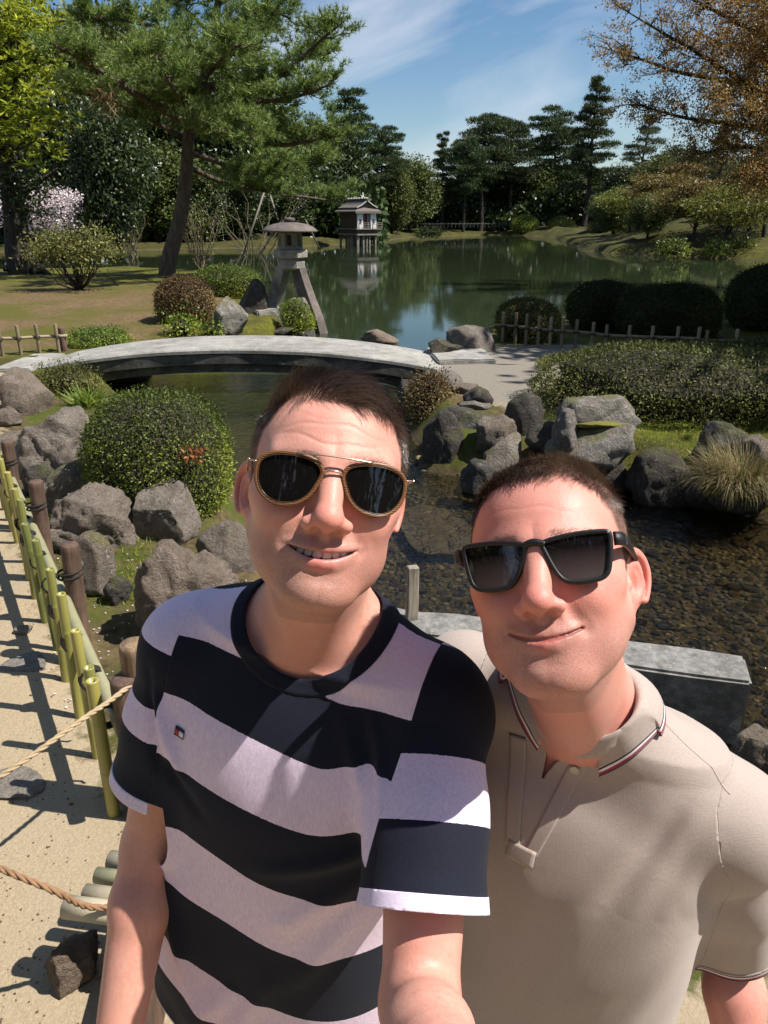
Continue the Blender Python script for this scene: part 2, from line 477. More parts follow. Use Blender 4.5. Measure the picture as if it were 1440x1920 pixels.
def build_rocks():
    L = [
     ((-6, 690, 97, 778), 0.0, 'large grey boulder at the left picture edge just below the bridge end', 1, M_ROCKP, {}),
     ((12, 772, 168, 905), -0.02, 'angular brown boulder left of the big clipped bush, half in its shadow', 2, M_ROCKP, dict(rough=0.13, sub=5)),
     ((-10, 762, 42, 800), 0.0, 'low grey stone squeezed between two boulders at the left edge', 3, M_ROCK, {}),
     ((-14, 798, 44, 842), 0.0, 'flat bluish stone slab at the left edge above the bamboo fence', 4, M_ROCK, dict(flat_top=0.2, dep=1.2)),
     ((92, 866, 242, 965), -0.02, 'rounded boulder with pale lichen in front of the big clipped bush', 5, M_ROCKL, dict(dep=0.8, sub=5)),
     ((78, 922, 264, 1052), -0.03, 'wide pitted grey boulder in the middle of the left rock group', 6, M_ROCKP, dict(rough=0.11, sub=5, dep=0.8)),
     ((243, 912, 380, 1035), -0.06, 'smooth brown slab-like boulder touching the big clipped bush', 7, M_ROCKP, dict(rough=0.06, boxy=0.35, sub=5)),
     ((136, 1012, 216, 1112), 0.0, 'small round speckled stone beside the bound fence post', 8, M_ROCKL, dict(rough=0.05)),
     ((375, 985, 492, 1100), -0.10, 'pale grey boulder right behind the neck of the man in stripes', 9, M_ROCK, {}),
     ((244, 1003, 478, 1236), -0.08, 'biggest dark rough boulder behind the striped shoulder', 10, M_ROCKP, dict(rough=0.12, sub=5, dep=0.8)),
     ((192, 1080, 252, 1132), -0.02, 'small dark stone lying in the shade of the biggest boulder', 11, M_ROCKD, {}),
     ((40, 868, 112, 930), 0.0, 'dark mossy stone behind the bamboo fence below the angular boulder', 12, M_ROCKD, {}),
     ((798, 634, 862, 668), 0.0, 'small black rock left of the slanted boulder at the bridge landing', 13, M_ROCKD, {}),
     ((828, 609, 930, 662), -0.02, 'slanted grey boulder with dappled light at the pond edge by the bridge landing', 14, M_ROCK, dict(boxy=0.3)),
     ((676, 620, 740, 648), WZ - 0.03, 'round brown rock standing in the pond behind the bridge', 15, M_ROCKP, {}),
     ((776, 684, 872, 738), -0.10, 'flat pale rock below the right end of the bridge', 16, M_ROCK, dict(flat_top=0.4)),
     ((836, 708, 900, 742), -0.02, 'thin bluish stone wedge between the flat pale rock and the gravel path', 17, M_ROCK, dict(flat_top=0.3)),
     ((868, 720, 930, 762), 0.0, 'round dark cobble at the left edge of the gravel path', 18, M_ROCKD, dict(rough=0.05)),
     ((864, 748, 926, 772), -0.03, 'low rounded stone just below the round dark cobble', 19, M_ROCK, dict(rough=0.05)),
     ((818, 762, 958, 830), -0.15, 'long dark rock sloping down to the stream beside the path', 20, M_ROCKD, {}),
     ((890, 778, 972, 862), -0.20, 'craggy grey rock above the hair of the man in the polo shirt', 21, M_ROCK, dict(rough=0.14)),
     ((898, 818, 978, 900), -0.30, 'squared stone block with a pale flat top at the stream edge', 22, M_ROCKL, dict(boxy=0.85, rough=0.05, cuts=2)),
     ((952, 748, 1022, 822), -0.05, 'egg-shaped dark rock between path end and clipped hedge', 23, M_ROCKD, dict(rough=0.07)),
     ((1170, 832, 1304, 935), -0.28, 'dark rock with a grey lichen edge left of the grass clump', 25, M_ROCKD, dict(rough=0.13)),
     ((1300, 795, 1400, 868), 0.02, 'dark pointed rock on the bright moss behind the grass clump', 26, M_ROCKD, {}),
     ((1376, 815, 1460, 880), 0.02, 'brown low rock at the right picture edge behind the grass clump', 27, M_ROCKP, {}),
     ((790, 786, 866, 880), -0.33, 'black wet rock at the foot of the long dark rock', 28, M_ROCKD, {}),
     ((736, 700, 812, 790), -0.33, 'dark overgrown rock under the right end of the bridge', 29, M_ROCKD, {}),
     ((982, 788, 1066, 850), -0.05, 'dark stone wedged left of the split-topped boulder', 30, M_ROCKD, {}),
     ((860, 860, 930, 925), -0.33, 'black rock at the water line behind the hair of the man in the polo', 31, M_ROCKD, {}),
     ((1085, 850, 1190, 925), -0.33, 'dark ledge rock under the split-topped boulder', 32, M_ROCKD, {}),
     ((1270, 880, 1380, 960), -0.36, 'black rock at the water line under the grass clump', 33, M_ROCKD, {}),
     ((398, 560, 455, 626), 0.0, 'pale mossy boulder right of the brown rounded bush', 34, M_ROCKL, {}),
     ((452, 528, 508, 598), -0.05, 'tall dark boulder behind the legs of the stone lantern', 35, M_ROCKD, {}),
     ((498, 611, 562, 634), WZ, 'low dark rock just behind the crown of the bridge', 36, M_ROCKD, {}),
     ((556, 618, 592, 634), WZ, 'tiny rock beside the long foot of the lantern', 37, M_ROCKD, {}),
     ((535, 560, 580, 625), -0.30, 'mossy stone mound between the two lantern legs', 38, M_ROCKL, {}),
     ((1062, 575, 1090, 605), -0.1, 'pinkish rock showing between two dark clipped bushes', 39, M_ROCKP, {}),
     ((1372, 1352, 1470, 1470), -0.12, 'flat grey rock in the bottom right behind the polo shoulder', 40, M_ROCK, dict(boxy=0.5, flat_top=0.5)),
     ((82, 1765, 186, 1868), 0.0, 'squat stone block under the low poles at the bottom left', 41, M_ROCKP, dict(boxy=0.6)),
     ((330, 432, 392, 452), -0.2, 'grey shore rock across the water behind the leaning pine trunk', 42, M_ROCK, {}),
     ((420, 440, 470, 458), -0.2, 'low shore rock across the water right of the thin bare shrubs', 43, M_ROCK, {}),
    ]
    for box, zb, lab, seed, m, kw in L:
        rock(box, zb, lab, seed, m, **kw)
    # the split-topped boulder: a body and a slab-like upper rim with a mossy recess
    r = empty('split_boulder', G(1130, 862, 0.0))
    tag(r, 'pale split-topped boulder with a mossy recess in front of the hedge', 'rock', 'garden rocks')
    m = pxm(r.location)
    def part(nm, seed, c, rad, mat, **kw):
        o = obj(nm, rock_mesh(seed, rad, 4, **kw), mat, r); o.location = c; return o
    w = 86 * m
    part('lower_stone', 51, (0.02, w * 0.55, 0.06), (w * 1.02, w * 0.66, 0.27), M_ROCKL, boxy=0.6, rough=0.09, cuts=6)
    part('upper_slab', 52, (0.02, w * 1.05, 0.30), (w * 1.0, w * 0.55, 0.20), M_ROCKL, boxy=0.65, rough=0.10, cuts=8)
    part('side_stone', 53, (-w * 0.72, w * 0.55, 0.14), (w * 0.36, w * 0.5, 0.27), M_ROCK, rough=0.12)
    mo = part('moss_patch', 54, (-0.05, w * 0.42, 0.265), (w * 0.55, w * 0.22, 0.03), simple_mat('moss_flat', (0.13, 0.12, 0.018), 0.95), rough=0.06)
    # pale slab just under the water
    o = rock((745, 915, 905, 1030), WZ - 0.06, 'pale flat slab just breaking the water between the two heads', 60, M_ROCK, dep=1.7, embed=0.1, flat_top=0.1, name='flat_stone')
    o.location.z = WZ - 0.075; o.scale.z = 0.5

# ================================================================== foliage tools
def unit(v): return v / (np.linalg.norm(v, axis=-1, keepdims=True) + 1e-9)

class Leaves:
    """collects leaf quads / needle triangles with a per-leaf random value"""
    def __init__(self, seed=0):
        self.V, self.F3, self.F4, self.A, self.n = [], [], [], [], 0
        self.r = np.random.RandomState(seed)
    def quads(self, C, D, N, L, W, curl=0.0):
        C = np.asarray(C); n = len(C)
        if n == 0: return
        D = unit(D); S = unit(np.cross(D, N)); U = np.cross(S, D)
        L = np.broadcast_to(L, (n,))[:, None]; W = np.broadcast_to(W, (n,))[:, None]
        v = np.stack([C, C + D * L * 0.45 + S * W * 0.5 + U * W * 0.12, C + D * L - U * L * curl, C + D * L * 0.45 - S * W * 0.5 + U * W * 0.12], 1)
        self.V.append(v.reshape(-1, 3))
        self.F4.append(np.arange(n * 4).reshape(n, 4) + self.n)
        self.A.append(np.repeat(self.r.rand(n), 4)); self.n += n * 4
    def tris(self, C, D, L, W):
        C = np.asarray(C); n = len(C)
        if n == 0: return
        D = unit(D); S = unit(np.cross(D, self.r.randn(n, 3)))
        L = np.broadcast_to(L, (n,))[:, None]; W = np.broadcast_to(W, (n,))[:, None]
        v = np.stack([C - S * W * 0.5, C + S * W * 0.5, C + D * L], 1)
        self.V.append(v.reshape(-1, 3))
        self.F3.append(np.arange(n * 3).reshape(n, 3) + self.n)
        self.A.append(np.repeat(self.r.rand(n), 3)); self.n += n * 3
    def mesh(self, name, smooth=False):
        V = np.concatenate(self.V).astype(np.float32)
        me = bpy.data.meshes.new(name)
        f4 = np.concatenate(self.F4) if self.F4 else np.zeros((0, 4), int)
        f3 = np.concatenate(self.F3) if self.F3 else np.zeros((0, 3), int)
        loops = np.concatenate([f4.ravel(), f3.ravel()]).astype(np.int32)
        starts = np.concatenate([np.arange(len(f4)) * 4, len(f4) * 4 + np.arange(len(f3)) * 3]).astype(np.int32)
        me.vertices.add(len(V)); me.vertices.foreach_set('co', V.ravel())
        me.loops.add(len(loops)); me.loops.foreach_set('vertex_index', loops)
        me.polygons.add(len(starts)); me.polygons.foreach_set('loop_start', starts)
        me.update(calc_edges=True)
        fattr(me, 'rnd', np.concatenate(self.A))
        return me

def leaf_mat(name, stops, rough=0.5, trans=0.3, spec=0.3, tint=None, big=0.5):
    """stops: ramp over the leaf's own random value"""
    t = NT(name)
    co = t.coord('Object')
    inf = t.n('ShaderNodeObjectInfo')
    k = t.math('ADD', t.math('MULTIPLY', t.attr('rnd'), 0.65), t.math('MULTIPLY', t.noise(big, 3, 0.6, co), 0.45))
    c = t.ramp(k, stops)
    hv = t.n('ShaderNodeHueSaturation'); t.l(c, hv.inputs['Color'])
    t.l(t.math('MULTIPLY_ADD', inf.outputs['Random'], 0.03, 0.485), hv.inputs['Hue'])
    t.l(t.math('MULTIPLY_ADD', inf.outputs['Random'], 0.35, 0.82), hv.inputs['Value'])
    c = hv.outputs[0]
    b = t.bsdf(Base_Color=c, Roughness=rough); b.inputs['Specular IOR Level'].default_value = spec
    tr = t.n('ShaderNodeBsdfTranslucent'); t.l(t.mix(0.5, c, (0.20, 0.24, 0.03), 'MULTIPLY') if False else c, tr.inputs['Color'])
    m = t.n('ShaderNodeMixShader'); m.inputs[0].default_value = trans
    t.l(b.outputs[0], m.inputs[1]); t.l(tr.outputs[0], m.inputs[2])
    return t.done(m)

def bark_mat(name, c1, c2, s=9):
    t = NT(name)
    co = t.coord('Object', (1, 1, 0.35))
    n = t.noise(s, 5, 0.65, co); v = t.vor(s * 1.4, co)
    c = t.mix(t.ramp(n, [(0.3, 0.0), (0.7, 1.0)]), c1, c2)
    return t.done(t.bsdf(Base_Color=c, Roughness=0.92, Normal=t.bump(t.math('ADD', n, v), 0.9, 0.06)))

class Wood:
    """collects tapered branch tubes in one mesh"""
    def __init__(self): self.V, self.F, self.n = [], [], 0
    def tube(self, path, r0, r1, seg=7):
        path = np.asarray(path, dtype=float); n = len(path)
        if n < 2: return
        tan = unit(np.gradient(path, axis=0))
        ref = np.array((0.31, 0.9, 0.2)); u = unit(np.cross(tan[0], ref))
        for i in range(n):
            u = unit(u - tan[i] * (u @ tan[i])); v = np.cross(tan[i], u)
            r = r0 + (r1 - r0) * i / (n - 1)
            a = np.arange(seg) * 2 * math.pi / seg
            self.V.append(path[i] + (np.cos(a)[:, None] * u + np.sin(a)[:, None] * v) * r)
        b = self.n
        for i in range(n - 1):
            for k in range(seg):
                l = (k + 1) % seg
                self.F.append((b + i * seg + k, b + i * seg + l, b + (i + 1) * seg + l, b + (i + 1) * seg + k))
        self.n += n * seg
    def mesh(self, name): return mesh_np(name, np.concatenate(self.V), self.F)

def bent(a, b, n=6, bow=0.12, rng=np.random, up=0.0):
    a = np.asarray(a, float); b = np.asarray(b, float)
    L = np.linalg.norm(b - a); t = np.linspace(0, 1, n)[:, None]
    o = rng.randn(3) * bow * L
    w = rng.randn(n, 3) * 0.03 * L; w[0] = w[-1] = 0
    return a + (b - a) * t + o * np.sin(t * math.pi) + np.array((0, 0, up * L)) * np.sin(t * math.pi) + w
# ================================================================== implicit surfaces for the two people
def vsub(p, c): return p - np.asarray(c, dtype=np.float32)

def ell(p, c, r):
    r = np.asarray(r, dtype=np.float32)
    q = vsub(p, c) / r
    k0 = np.sqrt((q * q).sum(1)) + 1e-9
    g = q / r
    k1 = np.sqrt((g * g).sum(1)) + 1e-9
    return k0 * (k0 - 1.0) / k1

def rc(p, a, b, r1, r2):
    a = np.asarray(a, dtype=np.float32); b = np.asarray(b, dtype=np.float32)
    pa = p - a; ba = b - a
    h = np.clip((pa @ ba) / float(ba @ ba), 0, 1)
    v = pa - h[:, None] * ba
    return np.sqrt((v * v).sum(1)) - (r1 + (r2 - r1) * h)

def smin(a, b, k):
    h = np.clip(0.5 + 0.5 * (b - a) / k, 0, 1)
    return b + (a - b) * h - k * h * (1 - h)

def smax(a, b, k): return -smin(-a, -b, k)

def sstep(e0, e1, x):
    t = np.clip((x - e0) / (e1 - e0), 0, 1)
    return t * t * (3 - 2 * t)

def gauss(x, s): return np.exp(-(x / s) ** 2)

class SNoise:
    """cheap smooth noise: sum of randomly oriented sines"""
    def __init__(self, seed, freq, n=10):
        r = np.random.RandomState(seed)
        d = r.randn(n, 3); d /= np.linalg.norm(d, axis=1)[:, None]
        self.k = (d * freq * r.uniform(0.6, 1.6, (n, 1))).astype(np.float32)
        self.ph = r.uniform(0, 6.28, n).astype(np.float32)
        self.n = n
    def __call__(self, p):
        s = np.zeros(len(p), dtype=np.float32)
        for k, ph in zip(self.k, self.ph):
            s += np.sin(p @ k + ph)
        return s / math.sqrt(self.n)

def mesh_sdf(f, lo, hi, h, B=4, safety=1.25):
    """narrow-band surface nets; returns V, F (quads)"""
    lo = np.asarray(lo, dtype=np.float64); hi = np.asarray(hi, dtype=np.float64)
    nb = np.maximum(1, np.ceil((hi - lo) / (h * B)).astype(int))
    N = nb * B
    bi = np.stack(np.meshgrid(*[np.arange(n) for n in nb], indexing='ij'), -1).reshape(-1, 3)
    cen = (lo + (bi * B + (B - 1) / 2.0) * h).astype(np.float32)
    dc = f(cen)
    rad = h * (B / 2.0 + 1.0) * 1.732
    keep = np.abs(dc) < rad * safety
    D = np.repeat(np.repeat(np.repeat(np.where(dc < 0, -1.0, 1.0).astype(np.float32).reshape(nb), B, 0), B, 1), B, 2)
    kb = bi[keep] * B
    off = np.stack(np.meshgrid(*[np.arange(B)] * 3, indexing='ij'), -1).reshape(-1, 3)
    for s in range(0, len(kb), 6000):
        idx = (kb[s:s + 6000, None, :] + off[None]).reshape(-1, 3)
        D[idx[:, 0], idx[:, 1], idx[:, 2]] = f((lo + idx * h).astype(np.float32))
    S = D < 0
    c = np.zeros(tuple(N - 1), dtype=np.int8)
    for i in (0, 1):
        for j in (0, 1):
            for k in (0, 1):
                c += S[i:N[0] - 1 + i, j:N[1] - 1 + j, k:N[2] - 1 + k]
    act = (c > 0) & (c < 8)
    cell = np.argwhere(act)
    vid = np.full(act.shape, -1, dtype=np.int64)
    vid[act] = np.arange(len(cell))
    acc = np.zeros((len(cell), 3)); cnt = np.zeros(len(cell))
    cor = [(i, j, k) for i in (0, 1) for j in (0, 1) for k in (0, 1)]
    for a in cor:
        for ax in range(3):
            if a[ax]: continue
            b = list(a); b[ax] = 1
            da = D[cell[:, 0] + a[0], cell[:, 1] + a[1], cell[:, 2] + a[2]]
            db = D[cell[:, 0] + b[0], cell[:, 1] + b[1], cell[:, 2] + b[2]]
            m = (da < 0) != (db < 0)
            t = da[m] / (da[m] - db[m])
            pos = np.tile(np.array(a, dtype=float), (m.sum(), 1)); pos[:, ax] += t
            acc[m] += pos; cnt[m] += 1
    V = lo + (cell + acc / cnt[:, None]) * h
    quads = []
    for ax in range(3):
        o1, o2 = [(1, 2), (2, 0), (0, 1)][ax]
        sl0 = [slice(1, n - 1) for n in N]; sl0[ax] = slice(0, N[ax] - 1)
        sl1 = list(sl0); sl1[ax] = slice(1, N[ax])
        A, Bm = S[tuple(sl0)], S[tuple(sl1)]
        e = np.argwhere(A != Bm)
        base = e.copy(); base[:, o1] += 1; base[:, o2] += 1
        flip = A[e[:, 0], e[:, 1], e[:, 2]]
        def g(d1, d2):
            b = base.copy(); b[:, o1] -= d1; b[:, o2] -= d2
            return vid[b[:, 0], b[:, 1], b[:, 2]]
        q = np.stack([g(1, 1), g(0, 1), g(0, 0), g(1, 0)], 1)
        q[~flip] = q[~flip][:, ::-1]
        quads.append(q)
    Q = np.concatenate(quads)
    Q = Q[(Q >= 0).all(1)]
    return V.astype(np.float32), Q.astype(np.int32)

def cull(V, F, keepv):
    m = keepv[F].all(1)
    F = F[m]
    u, inv = np.unique(F, return_inverse=True)
    return V[u], inv.reshape(F.shape).astype(np.int32), u

# ------------------------------------------------------------------ heads
def lip_curves(K):
    w, up, g, zc = K['mw'], K['mup'], K['gap'], K['mz']
    xs = np.linspace(-1, 1, 9)
    U, L = [], []
    for s in xs:
        x = s * w
        y = K['my'] + 13.5 * x * x
        zz = zc + up * s * s + K['mskew'] * s
        gg = g * max(0.0, 1 - s * s) * (1 - K['gskew'] * s)
        cup = 0.0012 * math.exp(-((abs(s) - 0.22) / 0.16) ** 2)
        U.append((x, y + 0.0005, zz + gg + 0.0034 + cup, 0.0043 - 0.0022 * abs(s) ** 1.6))
        L.append((x * 0.96, y + 0.0018 + 0.002 * abs(s), zz - gg - 0.0048 + 0.0028 * s * s, 0.0068 - 0.0044 * abs(s) ** 1.8))
    return np.array(U), np.array(L)

def tube_d(p, C):
    d = None
    for i in range(len(C) - 1):
        e = rc(p, C[i, :3], C[i + 1, :3], C[i, 3], C[i + 1, 3])
        d = e if d is None else np.minimum(d, e)
    return d

def ear_frame(q, K):
    # q has |x|; u backwards, v up, w outwards
    o = np.array((K.get('earx', 0.069), 0.010, -0.012), dtype=np.float32)
    fl = K.get('flare', R(28)); tl = R(10)
    u = np.array((math.sin(fl), math.cos(fl), 0))
    w = np.array((math.cos(fl), -math.sin(fl), 0))
    v = np.array((0, 0, 1.0))
    v2 = v * math.cos(tl) + u * math.sin(tl); u2 = u * math.cos(tl) - v * math.sin(tl)
    M = np.stack([u2, v2, w], 1).astype(np.float32)
    return (q - o) @ M

def ear_sdf(q, K):
    e = ear_frame(q, K)
    u, v, w = e.T
    wid = 0.0185 + 0.003 * sstep(-0.02, 0.02, v)
    # base plate
    d = ell(e, (0.012, 0.0, -0.001), (0.019, 0.0305, 0.0048))
    qu = (u - 0.0125) / wid; qv = v / 0.0300
    rr = np.sqrt(qu * qu + qv * qv) + 1e-6
    ring = np.sqrt(((rr - 1.0) * 0.0195) ** 2 + (w - 0.0042) ** 2) - 0.0030
    ring = np.maximum(ring, -(u + 0.002 + 0.5 * np.minimum(0, v + 0.012)))
    ring = smax(ring, -(v + 0.021), 0.004)
    d = smin(d, ring, 0.0035)
    q2u = (u - 0.0115) / 0.0120; q2v = (v + 0.001) / 0.0185
    r2 = np.sqrt(q2u * q2u + q2v * q2v) + 1e-6
    ant = np.sqrt(((r2 - 1.0) * 0.0135) ** 2 + (w - 0.0030) ** 2) - 0.0024
    ant = np.maximum(ant, 0.004 - u)
    d = smin(d, ant, 0.004)
    d = smax(d, -ell(e, (0.0085, -0.004, 0.0065), (0.0085, 0.0125, 0.0085)), 0.003)
    d = smin(d, ell(e, (0.0005, -0.006, 0.0035), (0.0042, 0.0058, 0.0045)), 0.003)
    d = smin(d, ell(e, (0.0065, -0.0270, 0.001), (0.0090, 0.0085, 0.0042)), 0.005)
    d = smin(d, ell(e, (0.002, 0.004, -0.006), (0.010, 0.022, 0.008)), 0.006)
    return d

def face_sdf(p, q, d, K):
    # nose
    nz = K.get('nosew', 1.0)
    d = smin(d, rc(q, (0, -0.0870, 0.012), (0, -0.1065, -0.030), 0.0100, 0.0108 * nz), 0.014)
    d = smin(d, ell(q, (0, -0.1105, -0.0365), (0.0112 * nz, 0.0115, 0.0100)), 0.009)
    d = smin(d, ell(q, (0.0138 * nz, -0.0985, -0.0405), (0.0085 * nz, 0.0115, 0.0080)), 0.006)
    d = smin(d, rc(q, (0, -0.108, -0.044), (0, -0.097, -0.049), 0.0045, 0.005), 0.006)
    d = smax(d, -ell(q, (0.0078 * nz, -0.1045, -0.0485), (0.0048 * nz, 0.0074, 0.0060)), 0.003)
    # ala crease and nasolabial fold
    fold = K.get('fold', 0.0026)
    d = smax(d, -rc(q, (0.0185, -0.0975, -0.036), (0.0375, -0.0885, -0.062), fold * 0.6, fold), 0.008)
    # lips
    U, L = K['lips']
    du, dl = tube_d(p, U), tube_d(p, L)
    d = smin(d, du, 0.006)
    d = smin(d, dl, 0.006)
    d = smax(d, -rc(q, (0, -0.1035, -0.0505), (0, -0.1050, -0.0590), 0.0022, 0.0028), 0.006)
    d = smax(d, -ell(q, (0, -0.107, K['mz'] - 0.0195), (0.020, 0.010, 0.0045)), 0.010)
    # mouth opening
    sx = p[:, 0] / K['mw']
    zc = K['mz'] + K['mup'] * sx ** 2 + K['mskew'] * sx
    gg = K['gap'] * np.maximum(0, 1 - sx * sx) * (1 - K['gskew'] * sx) + 0.0002
    dg = np.maximum(np.abs(p[:, 2] - zc) - gg, np.abs(p[:, 0]) - K['mw'] * 0.97)
    dg = np.maximum(dg, p[:, 1] - (K['my'] + 13.5 * p[:, 0] ** 2 + (0.014 if K['gap'] > 0.001 else 0.0045)))
    if K['gap'] > 0.001:
        d = smax(d, -dg, 0.0022)
    else:
        d = smax(d, -tube_d(p, K['lipline']), 0.0022)
    # forehead lines
    for zz, amp in K.get('lines', ()):
        zl = zz + 0.004 * np.sin(p[:, 0] * 55 + zz * 300) + 0.0015 * np.sin(p[:, 0] * 140)
        m = amp * gauss(p[:, 2] - zl, 0.0016) * gauss(p[:, 0], 0.042) * (p[:, 1] < -0.03)
        d = d + m
    return d

def head_sdf(p, K):
    q = p.copy(); q[:, 0] = np.abs(q[:, 0])
    s = K.get('jaw', 1.0)
    d = ell(q, (0, 0.014, 0.034), (0.0755, 0.095, K.get('crown', 0.080)))
    d = smin(d, ell(q, (0, -0.024, 0.024), (0.0665, 0.069, 0.072)), 0.03)
    d = smin(d, ell(q, (0, -0.028, -0.040), (0.0605 * s, 0.060, 0.068)), 0.03)
    d = smin(d, rc(q, (0.0515 * s, 0.008, -0.052), (0.020, -0.062, -0.097), 0.0175, 0.0175), 0.034)
    d = smin(d, ell(q, (0, -0.074, K.get('chinz', -0.101)), (0.0215, 0.0180, 0.0165)), 0.028)
    d = smin(d, ell(q, (0.0475, -0.052, -0.018), (0.023, 0.027, 0.020)), 0.024)
    d = smin(d, ell(q, (0.0385, -0.069, -0.036), (0.0195, 0.0185, 0.0165)), 0.016)
    d = smin(d, ell(q, (0.036 * s, -0.044, -0.064), (0.021, 0.027, 0.025)), 0.024)
    d = smin(d, ell(q, (0, -0.0685, -0.064), (0.033, 0.0255, 0.028)), 0.020)
    d = smin(d, rc(q, (0.010, -0.087, 0.020), (0.047, -0.070, 0.019), 0.0105, 0.009), 0.016)
    d = smax(d, -ell(q, (0.032, -0.107, 0.000), (0.0195, 0.022, 0.0115)), 0.014)
    d = smin(d, ell(q, (0.0315, -0.0765, -0.001), (0.0155, 0.0125, 0.0115)), 0.005)
    m = p[:, 1] < -0.03
    if m.any(): d[m] = face_sdf(p[m], q[m], d[m], K)
    m = q[:, 0] > 0.045
    if m.any(): d[m] = smin(d[m], ear_sdf(q[m], K), 0.004)
    return d


def head_masks(P, K):
    """region masks of the real skin: lips, redness, stubble, hair"""
    x, y, z = P.T
    ax = np.abs(x)
    U, L = K['lips']
    du, dl = tube_d(P, U), tube_d(P, L)
    lips = np.maximum(1 - sstep(0.0002, 0.0018, du), 1 - sstep(0.0002, 0.0020, dl))
    sx = x / K['mw']
    zc = K['mz'] + K['mup'] * sx ** 2 + K['mskew'] * sx
    lline = 0.45 * (1 - sstep(0.0002, 0.0016, tube_d(P, K['lipline']))) if K['gap'] < 0.001 else 0.0
    inner = (np.abs(z - zc) < K['gap'] + 0.001) & (ax < K['mw'] * 1.02) & (y > K['my'] + 13.5 * x * x + 0.006) & (y < -0.05)
    red = 0.85 * gauss(np.sqrt((P[:, 0] / 1.1) ** 2 + (y + 0.115) ** 2 + (z + 0.034) ** 2), 0.024)
    red += 0.55 * gauss(np.sqrt((ax - 0.040) ** 2 + (y + 0.075) ** 2 + (z + 0.028) ** 2), 0.026)
    red += 0.30 * gauss(np.sqrt(x ** 2 * 0.35 + (y + 0.09) ** 2 + (z - 0.045) ** 2), 0.030)
    q = P.copy(); q[:, 0] = ax
    e = ear_frame(q, K)
    ear = (ax > 0.0705) & (e[:, 0] > 0.002) & (e[:, 0] < 0.040) & (np.abs(e[:, 1]) < 0.042) & (e[:, 2] > -0.006)
    red = np.where(ear, 0.85, red)
    # stubble: jaw, chin, moustache
    st = sstep(-0.034, -0.060, z + 0.10 * np.maximum(0, 0.03 - ax) * (z > -0.06)) * (1 - 0.75 * lips)
    st *= 1 - 0.75 * gauss(np.sqrt((ax - 0.042) ** 2 + (z + 0.045) ** 2), 0.020) * (y < -0.03)
    st = np.maximum(st, 0.9 * sstep(-0.046, -0.053, z) * (ax < 0.034) * (z > -0.066))
    st *= sstep(0.045, 0.02, y) * sstep(-0.19, -0.12, z)
    st = np.where(ear, 0, st)
    # hair
    ph = np.degrees(np.arctan2(ax, -(y - 0.0)))
    hl = np.interp(ph, K['hl'][0], K['hl'][1])
    jit = SNoise(5, 260)(P) * 0.0030 + SNoise(6, 90)(P) * 0.0016
    sd = sstep(38, 60, ph)
    hair = sstep(-0.005 - 0.006 * sd, 0.007 + 0.008 * sd, z + jit - hl)
    # region right around / in front of the ear stays bare
    hair = np.where(ear | (e[:, 2] > 0.006) & (np.abs(e[:, 1]) < 0.030) & (e[:, 0] > 0.004) & (e[:, 0] < 0.04), 0, hair)
    return lips, np.maximum(inner, lline), red, st, hair, ph

HLP = [0, 12, 22, 32, 40, 47, 53, 58, 64, 70, 78, 86, 92, 97, 104, 114, 128, 150, 180]
HL_A = (HLP, [.073, .0735, .074, .074, .070, .059, .045, .026, .006, -.012, -.020, -.018, -.004, .020, .022, .004, -.035, -.062, -.068])
HL_B = (HLP, [.083, .0825, .081, .077, .071, .062, .050, .036, .016, -.006, -.018, -.018, -.004, .020, .022, .004, -.035, -.062, -.068])
KA = dict(mw=0.0330, mup=0.0080, gap=0.0030, mz=-0.0690, my=-0.0945, mskew=0.0006, gskew=0.15, fold=0.0036,
          lines=((0.048, 0.0008), (0.036, 0.0009), (0.060, 0.0004)), hl=HL_A, jaw=1.03, crown=0.077, nosew=1.12, chinz=-0.103, flare=R(30))
KB = dict(mw=0.0320, mup=0.0080, gap=0.0, mz=-0.0690, my=-0.0940, mskew=0.0004, gskew=0.0, fold=0.0042,
          lines=((0.050, 0.0004),), hl=HL_B, jaw=1.06, crown=0.086, nosew=1.12, chinz=-0.101, flare=R(34))
for K in (KA, KB):
    K['lips'] = lip_curves(K)
    _s = np.linspace(-1.02, 1.02, 13); _x = _s * K['mw']
    K['lipline'] = np.stack([_x, K['my'] + 13.5 * _x ** 2 - 0.0042 + 0.0012 * np.abs(_s), K['mz'] + K['mup'] * _s ** 2 + K['mskew'] * _s - 0.0004, 0.0018 - 0.0006 * np.abs(_s)], 1)
def rotm(yaw, pit, rol):
    return np.array((Matrix.Rotation(yaw, 3, 'Z') @ Matrix.Rotation(pit, 3, 'X') @ Matrix.Rotation(rol, 3, 'Y')), dtype=np.float32)

